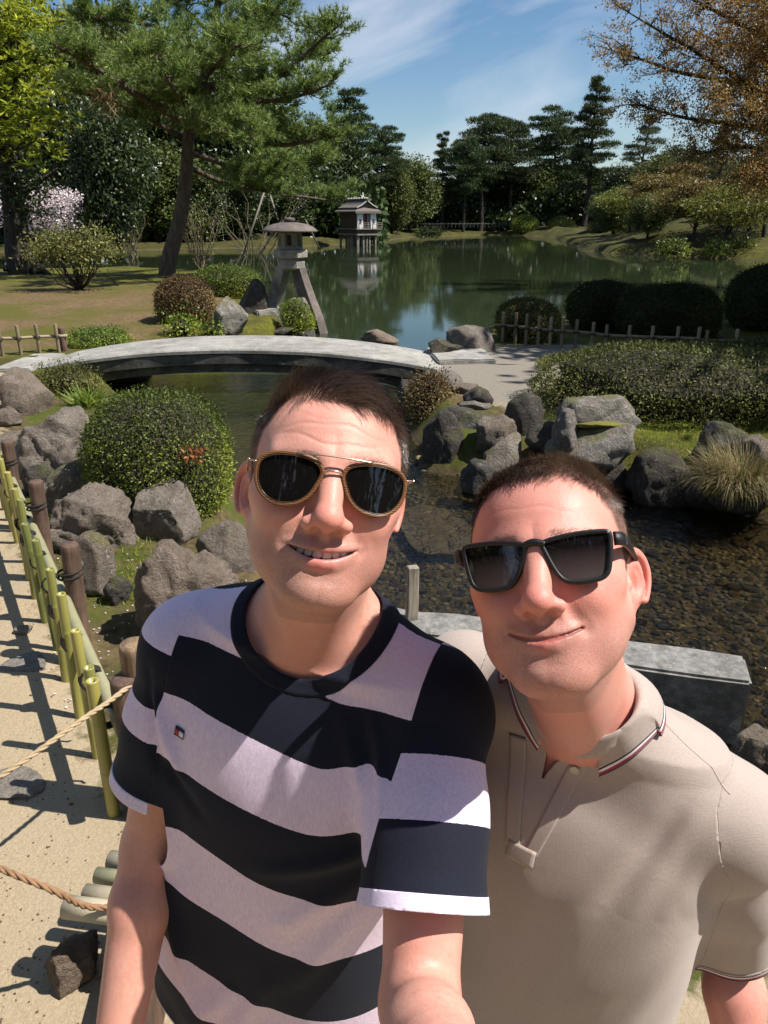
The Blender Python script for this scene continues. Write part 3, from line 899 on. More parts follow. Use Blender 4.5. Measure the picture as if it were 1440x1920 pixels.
# ------------------------------------------------------------------ skin
def skin_mat(name, base, seed):
    t = NT(name)
    co = t.coord('Object')
    n1 = t.noise(38, 5, 0.6, co)
    n2 = t.noise(420, 3, 0.6, co)
    n3 = t.noise(9, 3, 0.5, co)
    n4 = t.noise(150, 4, 0.65, co)
    b = np.array(base)
    c = t.mix(t.ramp(n1, [(0.3, 0.0), (0.72, 1.0)]), tuple(b * (0.90, 0.86, 0.86)), tuple(b * (1.08, 1.08, 1.08)))
    c = t.mix(t.ramp(n3, [(0.35, 0.0), (0.68, 0.8)]), c, tuple(b * (1.02, 0.80, 0.77)))
    c = t.mix(t.ramp(n4, [(0.42, 0.0), (0.64, 0.75)]), c, tuple(b * (1.0, 0.78, 0.74)))
    c = t.mix(t.ramp(t.vor(95, co), [(0.05, 0.45), (0.12, 0.0)]), c, tuple(b * (0.72, 0.58, 0.52)))
    red = t.attr('red')
    c = t.mix(t.math('MULTIPLY', red, 0.80), c, tuple(b * (1.02, 0.60, 0.58)))
    lips = t.attr('lips')
    c = t.mix(t.math('MULTIPLY', lips, 0.85), c, tuple(b * (0.92, 0.52, 0.56)))
    st = t.attr('stubble')
    dots = t.ramp(t.vor(820, co), [(0.10, 1.0), (0.42, 0.0)])
    stf = t.math('MULTIPLY', st, t.math('ADD', t.math('MULTIPLY', dots, 0.55), 0.26))
    c = t.mix(stf, c, (0.10, 0.070, 0.055))
    hr = t.attr('hair')
    c = t.mix(t.math('MULTIPLY', hr, 0.82), c, (0.055, 0.036, 0.026))
    inn = t.attr('inner')
    c = t.mix(inn, c, (0.16, 0.035, 0.03))
    rough = t.ramp(n1, [(0.3, 0.42), (0.7, 0.58)])
    rough = t.mix(t.math('MULTIPLY', lips, 0.7), rough, 0.30)
    rough = t.mix(hr, rough, 0.95)
    h = t.math('ADD', t.math('MULTIPLY', n2, 0.5), t.math('MULTIPLY', t.vor(620, co), 0.35))
    h = t.math('ADD', h, t.math('MULTIPLY', t.noise(120, 3, 0.6, co), 0.4))
    bsdf = t.bsdf(Base_Color=c, Roughness=rough, Normal=t.bump(h, 0.28, 0.0013))
    bsdf.inputs['Subsurface Weight'].default_value = 0.13
    bsdf.inputs['Subsurface Radius'].default_value = (1.0, 0.32, 0.16)
    bsdf.inputs['Subsurface Scale'].default_value = 0.006
    bsdf.inputs['Specular IOR Level'].default_value = 0.36
    return t.done(bsdf)

def limb(p, pts):
    d = None
    for (a, r1), (b, r2) in zip(pts[:-1], pts[1:]):
        e = rc(p, a, b, r1, r2)
        d = e if d is None else smin(d, e, 0.018)
    return d

def hand_chains(wrist, direction, palm_n, side, curl):
    """palm + five fingers as lists of (point, radius); direction along the hand, palm_n out of the palm"""
    d = np.array(direction, float); d /= np.linalg.norm(d)
    n = np.array(palm_n, float); n -= d * (n @ d); n /= np.linalg.norm(n)
    s = np.cross(d, n) * side
    w = np.array(wrist, float)
    palm = [[(w, 0.024), (w + d * 0.045, 0.022), (w + d * 0.085 + s * 0.0, 0.016)]]
    for k, (o, L) in enumerate(((0.030, 0.074), (0.010, 0.082), (-0.011, 0.076), (-0.030, 0.060))):
        base = w + d * 0.088 + s * o
        palm.append([(w + d * 0.03 + s * o * 0.7, 0.016), (base, 0.0125)])
        a1, pts, cur, dd = 0.0, [(base, 0.0098)], base, d
        for j, f in enumerate((0.45, 0.30, 0.25)):
            a1 += curl * (0.8, 1.0, 0.7)[j]
            dd = d * math.cos(a1) + n * math.sin(a1)
            cur = cur + dd * L * f
            pts.append((cur, (0.0092, 0.0085, 0.0075)[j]))
        palm.append(pts)
    th = [(w + d * 0.022 + s * 0.022, 0.017)]
    cur = th[0][0]
    for f, (a, b, c) in zip((0.042, 0.032, 0.026), ((0.7, 0.75, 0.25), (0.85, 0.4, 0.45), (0.9, 0.15, 0.55))):
        v = d * a + s * b + n * c; v /= np.linalg.norm(v)
        cur = cur + v * f
        th.append((cur, 0.0105 if f > 0.03 else 0.009))
    palm.append(th)
    return palm

_PR = {}
def torso_sec(p, T, prof):
    """stacked oval sections in the torso frame T=(origin, rot); prof rows: z, half width, half depth, y offset"""
    q = (p - T[0]) @ T[1]
    key = id(prof)
    if key not in _PR:
        c = catmull(np.array(prof)[::-1], 10, False)
        c[:, 0] = np.maximum.accumulate(c[:, 0] + np.arange(len(c)) * 1e-9)
        _PR[key] = (c, prof)
    pr = _PR[key][0]
    z = q[:, 2]
    a = np.interp(z, pr[:, 0], pr[:, 1]); b = np.interp(z, pr[:, 0], pr[:, 2]); yo = np.interp(z, pr[:, 0], pr[:, 3])
    n = 2.35
    rr = (np.abs(q[:, 0] / a) ** n + np.abs((q[:, 1] - yo) / b) ** n) ** (1 / n)
    d = (rr - 1) * np.minimum(a, b) * 0.95
    return np.maximum(d, np.maximum(z - pr[-1, 0], pr[0, 0] - z)), q

def to_w(T, v): return T[0] + T[1] @ np.asarray(v, dtype=np.float32)

PROF = [(0.035, 0.115, 0.055, 0.012), (0.0, 0.165, 0.080, 0.008), (-0.05, 0.178, 0.100, 0.0), (-0.12, 0.180, 0.116, -0.006), (-0.20, 0.172, 0.116, -0.008),
        (-0.30, 0.160, 0.108, -0.006), (-0.40, 0.158, 0.106, -0.004), (-0.50, 0.168, 0.110, 0.0), (-0.60, 0.172, 0.112, 0.004), (-0.66, 0.165, 0.11, 0.006)]

class Person:
    pass

def make_pose(name, K, hpos, hypr, neck, sR, sL, armR, armL, pelvis, prof):
    """sR = shoulder on the viewer's left, sL = on the viewer's right"""
    P = Person(); P.name = name; P.K = K
    P.hc = np.array(hpos, dtype=np.float32); P.hR = rotm(*[R(a) for a in hypr])
    P.neck = np.array(neck, dtype=np.float32)
    P.sR = np.array(sR, dtype=np.float32); P.sL = np.array(sL, dtype=np.float32)
    P.armR = [np.array(a, dtype=np.float32) for a in armR]; P.armL = [np.array(a, dtype=np.float32) for a in armL]
    P.pelvis = np.array(pelvis, dtype=np.float32)
    mid = (P.sR + P.sL) / 2
    up = mid - P.pelvis; up /= np.linalg.norm(up)
    xx = P.sL - P.sR
    xx = xx - up * (xx @ up) * 1.0; xx /= np.linalg.norm(xx)
    yy = np.cross(up, xx)
    P.T = (mid.astype(np.float32), np.stack([xx, yy, up], 1).astype(np.float32))
    P.prof = prof
    return P

def head_local(P, p): return (p - P.hc) @ P.hR

def core_sdf(P, p, cut=None):
    d, q = torso_sec(p, P.T, P.prof)
    nb = P.neck
    for s in (P.sR, P.sL):
        v = s - nb
        d = smin(d, rc(p, nb + np.array((0, 0.012, 0.0)) + v * 0.12, s + np.array((0, 0, -0.004)), 0.050, 0.045), 0.05)
        d = smin(d, ell(p, s + v * 0.05 + np.array((0, 0, -0.012)), (0.050, 0.050, 0.056)), 0.04)
    for s, (el, wr) in ((P.sR, P.armR), (P.sL, P.armL)):
        m = s + (el - s) * 0.45
        f = el + (wr - el) * 0.28
        if cut is not None:
            ax = (el - s) / np.linalg.norm(el - s)
            d = smin(d, limb(p, [(s, 0.049), (s + ax * cut, 0.046)]), 0.03)
        else:
            d = smin(d, limb(p, [(s, 0.049), (m, 0.047), (el, 0.037), (f, 0.039), (wr, 0.0285)]), 0.03)
    return d

def body_sdf(P, p):
    d = core_sdf(P, p)
    nb = P.neck
    nt = P.hc + P.hR @ np.array((0, 0.022, -0.060), dtype=np.float32)
    d = smin(d, rc(p, nt, nb + np.array((0, 0.004, -0.01)), 0.0555, 0.0585), 0.035)
    nf = P.hc + P.hR @ np.array((0, -0.030, -0.085), dtype=np.float32)
    d = smin(d, rc(p, nf, nb + (P.T[1] @ np.array((0, -0.040, -0.012), dtype=np.float32)), 0.030, 0.022), 0.035)
    for pts in P.hands:
        e = None
        for ch in pts:
            for (a, r1), (b, r2) in zip(ch[:-1], ch[1:]):
                x = rc(p, a, b, r1, r2)
                e = x if e is None else smin(e, x, 0.005)
        d = smin(d, e, 0.012)
    return d

def full_sdf(P, p):
    d = body_sdf(P, p)
    hl = head_local(P, p)
    near = np.abs(hl).max(1) < 0.26
    if near.any():
        dh = np.full(len(p), 1.0, dtype=np.float32)
        dh[near] = head_sdf(hl[near], P.K)
        d = np.where(near, smin(d, dh, 0.022), d)
    return d

def build_body(P, mat, root):
    h1, h2 = 0.0015, 0.0046
    # head and neck block, fine
    lo = P.hc - 0.17; hi = P.hc + 0.17
    lo[2] = P.neck[2] - 0.075
    lo[0] = min(lo[0], P.neck[0] - 0.11); hi[0] = max(hi[0], P.neck[0] + 0.11); hi[1] = max(hi[1], P.neck[1] + 0.11)
    V1, F1 = mesh_sdf(lambda p: full_sdf(P, p), lo, hi, h1)
    pts = np.array([P.sR, P.sL, P.armR[0], P.armR[1], P.armL[0], P.armL[1], P.pelvis] + [a for hd in P.hands for ch in hd for a, r in ch])
    lo2 = pts.min(0) - 0.19; hi2 = pts.max(0) + 0.19
    hi2[2] = P.sR[2] + 0.14 if P.sR[2] > P.sL[2] else P.sL[2] + 0.14
    V2, F2 = mesh_sdf(lambda p: full_sdf(P, p), lo2, hi2, h2)
    # drop coarse faces inside the fine block
    inside = ((V2 > lo + 0.004) & (V2 < hi - 0.004)).all(1)
    V2, F2, _ = cull(V2, F2, ~inside)
    V = np.concatenate([V1, V2]); F = np.concatenate([F1, F2 + len(V1)])
    me = mesh_np('body', V, F)
    hl = head_local(P, V).astype(np.float32)
    lips, inner, red, st, hair, ph = head_masks(hl, P.K)
    nearh = (np.abs(hl) < 0.16).all(1) & (hl[:, 2] > -0.15)
    nearh2 = (np.abs(hl[:, 0]) < 0.14) & (hl[:, 2] > -0.14) & (np.abs(hl[:, 1]) < 0.14)
    fattr(me, 'lips', np.where(nearh2, lips, 0)); fattr(me, 'inner', np.where(nearh2, inner, 0))
    fattr(me, 'red', np.where(nearh2, red, 0.12)); fattr(me, 'stubble', np.where(nearh2, st, 0)); fattr(me, 'hair', np.where(nearh2, hair, 0))
    o = obj('body', me, mat, root)
    P.bV, P.bF = V2, F2
    P.hV, P.hF, P.hhair, P.hph, P.hloc = V1, F1, np.where(nearh2, hair, 0)[:len(V1)], ph[:len(V1)], hl[:len(V1)]
    return o

# ------------------------------------------------------------------ hair strands
def hair_mat(name, c1, c2):
    t = NT(name)
    r = t.n('ShaderNodeHairInfo').outputs['Random']
    c = t.mix(r, c1, c2)
    b = t.bsdf(Base_Color=c, Roughness=0.24)
    b.inputs['Specular IOR Level'].default_value = 0.8
    return t.done(b)

def make_hair(P, mat, root, n, style, seed, mask=None, name='hair', thick=1.6, vf=None):
    rng = np.random.RandomState(seed)
    V, F, hm, loc = P.hV, P.hF, P.hhair, P.hloc
    if vf is not None: V, F = vf; loc = V
    if mask is not None: hm = mask(loc)
    fh = hm[F].mean(1)
    a, b, c, d = (V[F[:, i]] for i in range(4))
    nrm = np.cross(c - a, d - b)
    area = np.linalg.norm(nrm, axis=1) + 1e-12
    nrm = nrm / area[:, None]
    w = area * np.clip(fh, 0, 1) ** 1.5
    idx = rng.choice(len(F), n, p=w / w.sum())
    u, v = rng.rand(n, 1), rng.rand(n, 1)
    root_p = (a[idx] * (1 - u) + b[idx] * u) * (1 - v) + (d[idx] * (1 - u) + c[idx] * u) * v
    nw = nrm[idx]
    q = head_local(P, root_p); nl = nw @ P.hR
    if vf is None and np.mean((q * nl).sum(1)) < 0: nl = -nl
    L, comb, lift = style(q, nl, rng)
    tang = comb - nl * (comb * nl).sum(1)[:, None]
    tang /= np.linalg.norm(tang, axis=1)[:, None] + 1e-9
    for k_, fr in ((1, 55), (2, 130)):
        tang += np.stack([SNoise(seed * 9 + k_ * 3 + j, fr, 8)(q.astype(np.float32)) for j in range(3)], 1) * (0.22 / k_)
    L = L * (1 + 0.18 * SNoise(seed + 70, 120)(q.astype(np.float32)))
    tang += rng.randn(n, 3) * 0.12
    stray = rng.rand(n) < 0.05
    lift = np.where(stray, np.minimum(0.9, lift + 0.3), lift); L = np.where(stray, L * 1.25, L)
    K_ = 4
    pts = np.zeros((n, K_, 3), dtype=np.float32)
    cur = q - nl * 0.0006
    pts[:, 0] = cur
    for k in range(1, K_):
        tt = k / (K_ - 1)
        dirv = nl * (lift * (1.25 - 0.75 * tt))[:, None] + tang * (1 - lift * (1.0 - 0.6 * tt))[:, None]
        dirv /= np.linalg.norm(dirv, axis=1)[:, None]
        cur = cur + dirv * (L / (K_ - 1))[:, None]
        pts[:, k] = cur
    W = pts.reshape(-1, 3) @ P.hR.T + P.hc
    cu = bpy.data.hair_curves.new('hair')
    cu.add_curves([K_] * n)
    cu.position_data.foreach_set('vector', np.ascontiguousarray(W, dtype=np.float32).ravel())
    rad = np.tile(np.array([0.000075, 0.000070, 0.000055, 0.00002], dtype=np.float32), n) * thick
    at = cu.attributes.get('radius') or cu.attributes.new('radius', 'FLOAT', 'POINT')
    at.data.foreach_set('value', rad)
    cu.materials.append(mat)
    o = bpy.data.objects.new(name, cu)
    COL.objects.link(o); o.parent = root
    return o
# ------------------------------------------------------------------ shirts
def shirt_sdf(P, p, C):
    q = (p - P.T[0]) @ P.T[1]
    d, q = torso_sec(p, P.T, C['prof'])
    nb = P.neck
    for s in (P.sR, P.sL):
        v = s - nb
        d = smin(d, rc(p, nb + np.array((0, 0.012, -0.004)) + v * 0.12, s + v * 0.03 + np.array((0, 0, -0.006)), 0.057, 0.052), 0.05)
    ts = []
    for i, (s, (el, wr)) in enumerate(((P.sR, P.armR), (P.sL, P.armL))):
        ax = el - s; L = np.linalg.norm(ax); ax = ax / L
        t = (p - s) @ ax
        e0 = s + ax * C['slen'] * 1.15
        e = rc(p, s + ax * 0.0, s + ax * 0.13, C['sr'][0], C['sr'][1])
        e = smin(e, rc(p, s + ax * 0.12, e0, C['sr'][1], C['sr'][2]), 0.02)
        d = smin(d, e, 0.030)
        ts.append((t, e))
    d = np.minimum(d, core_sdf(P, p, C['slen'] * 1.1) - C.get('ease', 0.006))
    # wrinkles
    w = C['noise'][0](p) * C['namp'][0] + C['noise'][1](p) * C['namp'][1]
    w = w + C['drape'](q * np.array((1, 1, 0.24), dtype=np.float32)) * C['damp'] * sstep(-0.04, -0.30, q[:, 2])
    for a, b, wid, amp in C['folds']:
        a = np.asarray(a, dtype=np.float32); b = np.asarray(b, dtype=np.float32)
        ba = b - a; pa = q - a
        h = (pa @ ba) / float(ba @ ba)
        hc = np.clip(h, 0, 1)
        dd = pa - hc[:, None] * ba
        # distance measured in the x/z plane of the torso and only on the front half
        dist = np.sqrt(dd[:, 0] ** 2 + dd[:, 2] ** 2)
        w = w + amp * gauss(dist, wid) * np.sin(np.clip(hc, 0.02, 0.98) * math.pi) ** 0.6 * (q[:, 1] < 0.04)
    d = d - w
    return d, q, ts

def sgrad(f, V, e=0.0012):
    g = np.zeros_like(V)
    for k in range(3):
        o = np.zeros(3, dtype=np.float32); o[k] = e
        g[:, k] = (f(V + o) - f(V - o)) / (2 * e)
    return g

def clip_tri(V, T, c):
    """keeps the part of a triangle mesh where the vertex field c >= 0, cut exactly along c = 0"""
    s = c >= 0
    n = s[T].sum(1)
    out = [T[n == 3]]
    nv = len(V); ea, eb = [], []
    mixed = []
    for cnt in (1, 2):
        M = T[n == cnt]
        if not len(M): continue
        odd = s[M] if cnt == 1 else ~s[M]
        k = odd.argmax(1)
        M = np.stack([M[np.arange(len(M)), (k + j) % 3] for j in range(3)], 1)
        mixed.append((cnt, M))
    if mixed:
        E = np.concatenate([np.concatenate([M[:, [0, 1]], M[:, [0, 2]]]) for _, M in mixed])
        Es = np.sort(E, 1)
        key = Es[:, 0].astype(np.int64) * (nv + 1) + Es[:, 1]
        uk, first, inv = np.unique(key, return_index=True, return_inverse=True)
        a, b = Es[first, 0], Es[first, 1]
        t = c[a] / (c[a] - c[b])
        NV = V[a] + (V[b] - V[a]) * t[:, None]
        inv = inv + nv
        o = 0
        for cnt, M in mixed:
            m = len(M)
            p01 = inv[o:o + m]; p02 = inv[o + m:o + 2 * m]; o += 2 * m
            if cnt == 1:
                out.append(np.stack([M[:, 0], p01, p02], 1))
            else:
                out.append(np.stack([p01, M[:, 1], M[:, 2]], 1))
                out.append(np.stack([p01, M[:, 2], p02], 1))
        V = np.concatenate([V, NV.astype(V.dtype)])
    T = np.concatenate(out)
    u, inv = np.unique(T, return_inverse=True)
    return V[u], inv.reshape(T.shape).astype(np.int32)

def solid(o, th, off=-1.0):
    m = o.modifiers.new('solid', 'SOLIDIFY'); m.thickness = th; m.offset = off
    return o

def build_shirt(P, C, mats, root, h=0.0034):
    """splits one implicit garment into front/back body, collar band and two sleeves with hems"""
    f = lambda p: shirt_sdf(P, p, C)[0]
    e0 = [s + (el - s) / np.linalg.norm(el - s) * C['slen'] * 1.25 for s, (el, wr) in ((P.sR, P.armR), (P.sL, P.armL))]
    pts = np.array([P.sR, P.sL, P.pelvis, P.neck] + e0)
    lo = pts.min(0) - 0.20; hi = pts.max(0) + 0.20
    lo[2] = to_w(P.T, (0, 0, C['prof'][-1][0]))[2] - 0.05
    hi[2] = max(P.sR[2], P.sL[2], P.neck[2]) + 0.10
    V, F = mesh_sdf(f, lo, hi, h)
    hem = C['prof'][-1][0] + 0.02
    T = np.concatenate([F[:, [0, 1, 2]], F[:, [0, 2, 3]]])
    loc = lambda p: (p - P.T[0]) @ P.T[1]
    neckcut = lambda p: C['neck'](P, p)
    def slt(i):
        s = (P.sR, P.sL)[i]; el = (P.armR, P.armL)[i][0]
        ax = (el - s) / np.linalg.norm(el - s)
        return lambda p: (p - s) @ ax
    def armf(p, i):
        d, q, ts = shirt_sdf(P, p, C)
        dt, _ = torso_sec(p, P.T, C['prof'])
        sx = q[:, 0] * (-1, 1)[i]
        return np.minimum(sx - C['armx'], dt + 0.001 - ts[i][1])
    V, T = clip_tri(V, T, loc(V)[:, 2] - hem)
    V, T = clip_tri(V, T, neckcut(V))
    shirt_root = empty('shirt'); shirt_root.parent = root
    P.shirt_root = shirt_root
    def attrs(me, V, sv):
        q = loc(V)
        fattr(me, 'sv', sv); fattr(me, 'fx', q[:, 0])
        fattr(me, 'yoke', sstep(C['yoke'] - 0.002, C['yoke'] + 0.002, q[:, 1] + 0.25 * np.minimum(0, q[:, 2] + 0.02)))
    for i in (0, 1):
        a = armf(V, i)
        Va, Ta = clip_tri(V, T, a)
        V, T = clip_tri(V, T, -a)
        t = slt(i)
        Va, Ta = clip_tri(Va, Ta, C['slen'] - t(Va))
        Vh, Th = clip_tri(Va, Ta, t(Va) - (C['slen'] - C['hemw']))
        Va, Ta = clip_tri(Va, Ta, (C['slen'] - C['hemw'] + 0.001) - t(Va))
        me = mesh_np('sleeve', Va, Ta); attrs(me, Va, t(Va))
        me.attributes['yoke'].data.foreach_set('value', np.zeros(len(Va), dtype=np.float32))
        solid(obj('sleeve', me, mats.get('sleeve%d' % i, mats['sleeve']), shirt_root), 0.0015)
        n = sgrad(f, Vh); n /= np.linalg.norm(n, axis=1)[:, None]
        me = mesh_np('sleeve_hem', Vh + n * 0.0012, Th); attrs(me, Vh, C['slen'] - t(Vh))
        solid(obj('sleeve_hem', me, mats['hem'], shirt_root), 0.0034)
    # beyond the sleeve ends only the torso itself stays
    for i in (0, 1):
        d_, q_, ts_ = shirt_sdf(P, V, C); dt_, _ = torso_sec(V, P.T, C['prof'])
        V, T = clip_tri(V, T, np.maximum(np.maximum(ts_[i][1] - dt_ + 0.001, C['slen'] - C['hemw'] - ts_[i][0]), 0.06 - q_[:, 0] * (-1, 1)[i]))
    q = loc(V)
    if C['cw'] > 0:
        cn = neckcut(V)
        Vc, Tc = clip_tri(V, T, C['cw'] - cn)
        V, T = clip_tri(V, T, cn - C['cw'] + 0.001)
        n = sgrad(f, Vc); n /= np.linalg.norm(n, axis=1)[:, None]
        cc = neckcut(Vc)
        edge = np.clip(np.minimum(cc, C['cw'] - cc) / 0.003, 0, 1)
        me = mesh_np('collar', Vc + n * (0.0004 + 0.0018 * np.sqrt(edge))[:, None], Tc); attrs(me, Vc, cc)
        solid(obj('collar', me, mats['collar'], shirt_root), 0.003)
    me = mesh_np('shirt_body', V, T); attrs(me, V, loc(V)[:, 2] + C['svadd'](loc(V)))
    solid(obj('shirt_body', me, mats['body'], shirt_root), 0.0015)
    return shirt_root

def on_shirt(P, C, x, z, off=0.0):
    """points on the shirt's front at torso-local x, z (arrays)"""
    x = np.asarray(x, dtype=np.float32); z = np.asarray(z, dtype=np.float32)
    a = np.full(len(x), -0.30); b = np.full(len(x), 0.0)
    for _ in range(22):
        m = (a + b) / 2
        Q = np.stack([x, m, z], 1).astype(np.float32)
        d = shirt_sdf(P, P.T[0] + Q @ P.T[1].T, C)[0] - off
        a = np.where(d > 0, m, a); b = np.where(d > 0, b, m)
    Q = np.stack([x, (a + b) / 2, z], 1).astype(np.float32)
    return P.T[0] + Q @ P.T[1].T

def grid_faces(nu, nv, wrap=False):
    F = []
    for i in range(nu - 1 + (1 if wrap else 0)):
        for j in range(nv - 1):
            i2 = (i + 1) % nu
            F.append((i * nv + j, i2 * nv + j, i2 * nv + j + 1, i * nv + j + 1))
    return F

def knit_mat(name, colf, rough=0.85, scale=900, bump=0.25, sheen=0.04):
    t = NT(name)
    c = colf(t)
    co = t.coord('Object')
    h = t.math('ADD', t.noise(scale, 2, 0.5, co), t.math('ADD', t.math('MULTIPLY', t.noise(60, 4, 0.6, co), 0.9), t.math('MULTIPLY', t.noise(16, 3, 0.55, co), 3.0)))
    b = t.bsdf(Base_Color=c, Roughness=rough, Normal=t.bump(h, bump, 0.0015))
    b.inputs['Sheen Weight'].default_value = sheen
    b.inputs['Sheen Roughness'].default_value = 0.5
    b.inputs['Specular IOR Level'].default_value = 0.2
    return t.done(b)

NAVY = (0.0075, 0.009, 0.019)
def stripes(off, period, duty=0.5):
    def f(t):
        co = t.coord('Object')
        hea = t.noise(260, 3, 0.7, t.coord('Object', (1, 1, 0.25)))
        lil = t.mix(t.ramp(hea, [(0.32, 0.0), (0.68, 1.0)]), (0.47, 0.375, 0.50), (0.66, 0.54, 0.66))
        lil = t.mix(t.ramp(t.noise(5, 2, 0.5, co), [(0.35, 0.0), (0.7, 0.5)]), lil, (0.62, 0.48, 0.58))
        nav = t.mix(t.noise(300, 2, 0.6, co), (0.006, 0.0075, 0.016), (0.013, 0.015, 0.027))
        s = t.math('DIVIDE', t.math('ADD', t.attr('sv'), off), period)
        fr = t.math('FRACT', s)
        m = t.math('LESS_THAN', fr, duty)
        m = t.math('MAXIMUM', m, t.math('GREATER_THAN', t.attr('yoke'), 0.5))
        return t.mix(m, lil, nav)
    return f

def flat(c1, c2, s=240):
    def f(t):
        return t.mix(t.ramp(t.noise(s, 3, 0.7, t.coord('Object')), [(0.3, 0.0), (0.7, 1.0)]), c1, c2)
    return f

def band_edge(bands, ground):
    """stripes counted inwards from the edge in attribute sv (metres)"""
    def f(t):
        sv = t.attr('sv')
        c = t.mix(t.ramp(t.noise(240, 3, 0.7, t.coord('Object')), [(0.3, 0.0), (0.7, 1.0)]), ground[0], ground[1])
        for a, b, col in bands:
            m = t.math('MULTIPLY', t.math('GREATER_THAN', sv, a), t.math('LESS_THAN', sv, b))
            c = t.mix(m, c, col)
        return c
    return f
# ------------------------------------------------------------------ sunglasses, teeth, collar details
def catmull(pts, n, closed=True):
    P_ = np.array(pts, dtype=float); m = len(P_)
    out = []
    segs = m if closed else m - 1
    for i in range(segs):
        p0, p1, p2, p3 = (P_[(i + k) % m] if closed else P_[min(max(i + k, 0), m - 1)] for k in (-1, 0, 1, 2))
        for j in range(n):
            t = j / n
            out.append(0.5 * ((2 * p1) + (-p0 + p2) * t + (2 * p0 - 5 * p1 + 4 * p2 - p3) * t * t + (-p0 + 3 * p1 - 3 * p2 + p3) * t ** 3))
    if not closed: out.append(P_[-1])
    return np.array(out)

def tube_mesh(name, path, r, seg=8, closed=False, cap=True):
    path = np.asarray(path, dtype=float); n = len(path)
    r = np.broadcast_to(np.asarray(r, dtype=float), (n,))
    if closed: tan = np.roll(path, -1, 0) - np.roll(path, 1, 0)
    else: tan = np.gradient(path, axis=0)
    tan /= np.linalg.norm(tan, axis=1)[:, None] + 1e-12
    ref = np.array((0, 0, 1.0)) if abs(tan[0][2]) < 0.9 else np.array((0, 1.0, 0))
    V = []; u = np.cross(tan[0], ref); u /= np.linalg.norm(u)
    for i in range(n):
        u = u - tan[i] * (u @ tan[i]); u /= np.linalg.norm(u) + 1e-12
        v = np.cross(tan[i], u)
        for k in range(seg):
            a = 2 * math.pi * k / seg
            V.append(path[i] + (u * math.cos(a) + v * math.sin(a)) * r[i])
    F = []
    for i in range(n if closed else n - 1):
        j = (i + 1) % n
        for k in range(seg):
            l = (k + 1) % seg
            F.append((i * seg + k, i * seg + l, j * seg + l, j * seg + k))
    if cap and not closed:
        F.append(tuple(range(seg))[::-1]); F.append(tuple(range((n - 1) * seg, n * seg)))
    return mesh_np(name, np.array(V), F)

def ring_mesh(name, outer, inner, yf, dep):
    """flat-section rim between two closed 2-D outlines (x,z); yf(x,z) front depth, dep thickness"""
    n = len(outer); V = []
    for o, i in zip(outer, inner):
        m1 = o * 0.85 + i * 0.15; m2 = o * 0.15 + i * 0.85
        for q, off in ((o, dep * 0.85), (o, dep * 0.25), (m1, 0.0), (m2, 0.0), (i, dep * 0.25), (i, dep * 0.85)):
            V.append((q[0], yf(q[0], q[1]) + off, q[1]))
    F = grid_faces(n, 6, True)
    F += [(i * 6 + 5, ((i + 1) % n) * 6 + 5, ((i + 1) % n) * 6, i * 6) for i in range(n)]
    return V, F

def inset(pts, d):
    n = len(pts)
    t = np.roll(pts, -1, 0) - np.roll(pts, 1, 0)
    t /= np.linalg.norm(t, axis=1)[:, None]
    nn = np.stack([-t[:, 1], t[:, 0]], 1)
    c = pts.mean(0)
    if ((c - pts) * nn).sum() < 0: nn = -nn
    return pts + nn * d

LENS_A = np.array([(7.7, -4), (12, 3.5), (22, 8.2), (34, 10), (46, 10), (56, 8.4), (64, 4.5), (69, -2), (70, -10), (69, -19), (65, -28), (58, -35), (49, -39), (39, -39.3), (30, -37.5), (22, -33), (15.5, -26), (11, -17), (8.2, -10)]) * 1e-3
LENS_B = np.array([(5.5, 3.5), (10, 7.5), (22, 10), (40, 12), (58, 12.5), (68, 11.5), (71, 7), (70.5, -4), (68, -18), (65, -27), (58, -32.5), (46, -34.5), (34, -34.5), (25, -32.5), (18.5, -27), (13.5, -18), (9, -7)]) * 1e-3

def lens_mesh(name, outl, yf, back=0.0015):
    n = len(outl); c = outl.mean(0)
    V = []; K_ = 6
    for k in range(1, K_ + 1):
        for q in outl:
            w = c + (q - c) * k / K_
            V.append((w[0], yf(w[0], w[1]) + back, w[1]))
    V.append((c[0], yf(c[0], c[1]) + back, c[1]))
    F = []
    for k in range(K_ - 1):
        for i in range(n):
            j = (i + 1) % n
            F.append((k * n + i, k * n + j, (k + 1) * n + j, (k + 1) * n + i))
    for i in range(n): F.append((n * K_, (i + 1) % n, i))
    return mesh_np(name, np.array(V), F)

def head_parent(P, name):
    e = empty(name)
    M = Matrix.Translation(Vector([float(a) for a in P.hc])) @ Matrix(P.hR.tolist()).to_4x4()
    e.matrix_world = M
    return e

def mirror_x(me):
    m2 = me.copy()
    co = np.zeros(len(m2.vertices) * 3, dtype=np.float32); m2.vertices.foreach_get('co', co)
    co = co.reshape(-1, 3); co[:, 0] *= -1
    m2.vertices.foreach_set('co', co.ravel())
    m2.flip_normals(); m2.update()
    return m2

def lens_mat(name, tint):
    t = NT(name)
    b = t.bsdf(Base_Color=(*tint, 1), Roughness=0.03)
    b.inputs['Specular IOR Level'].default_value = 0.55
    b.inputs['Coat Weight'].default_value = 0.6
    b.inputs['Coat Roughness'].default_value = 0.02
    return t.done(b)

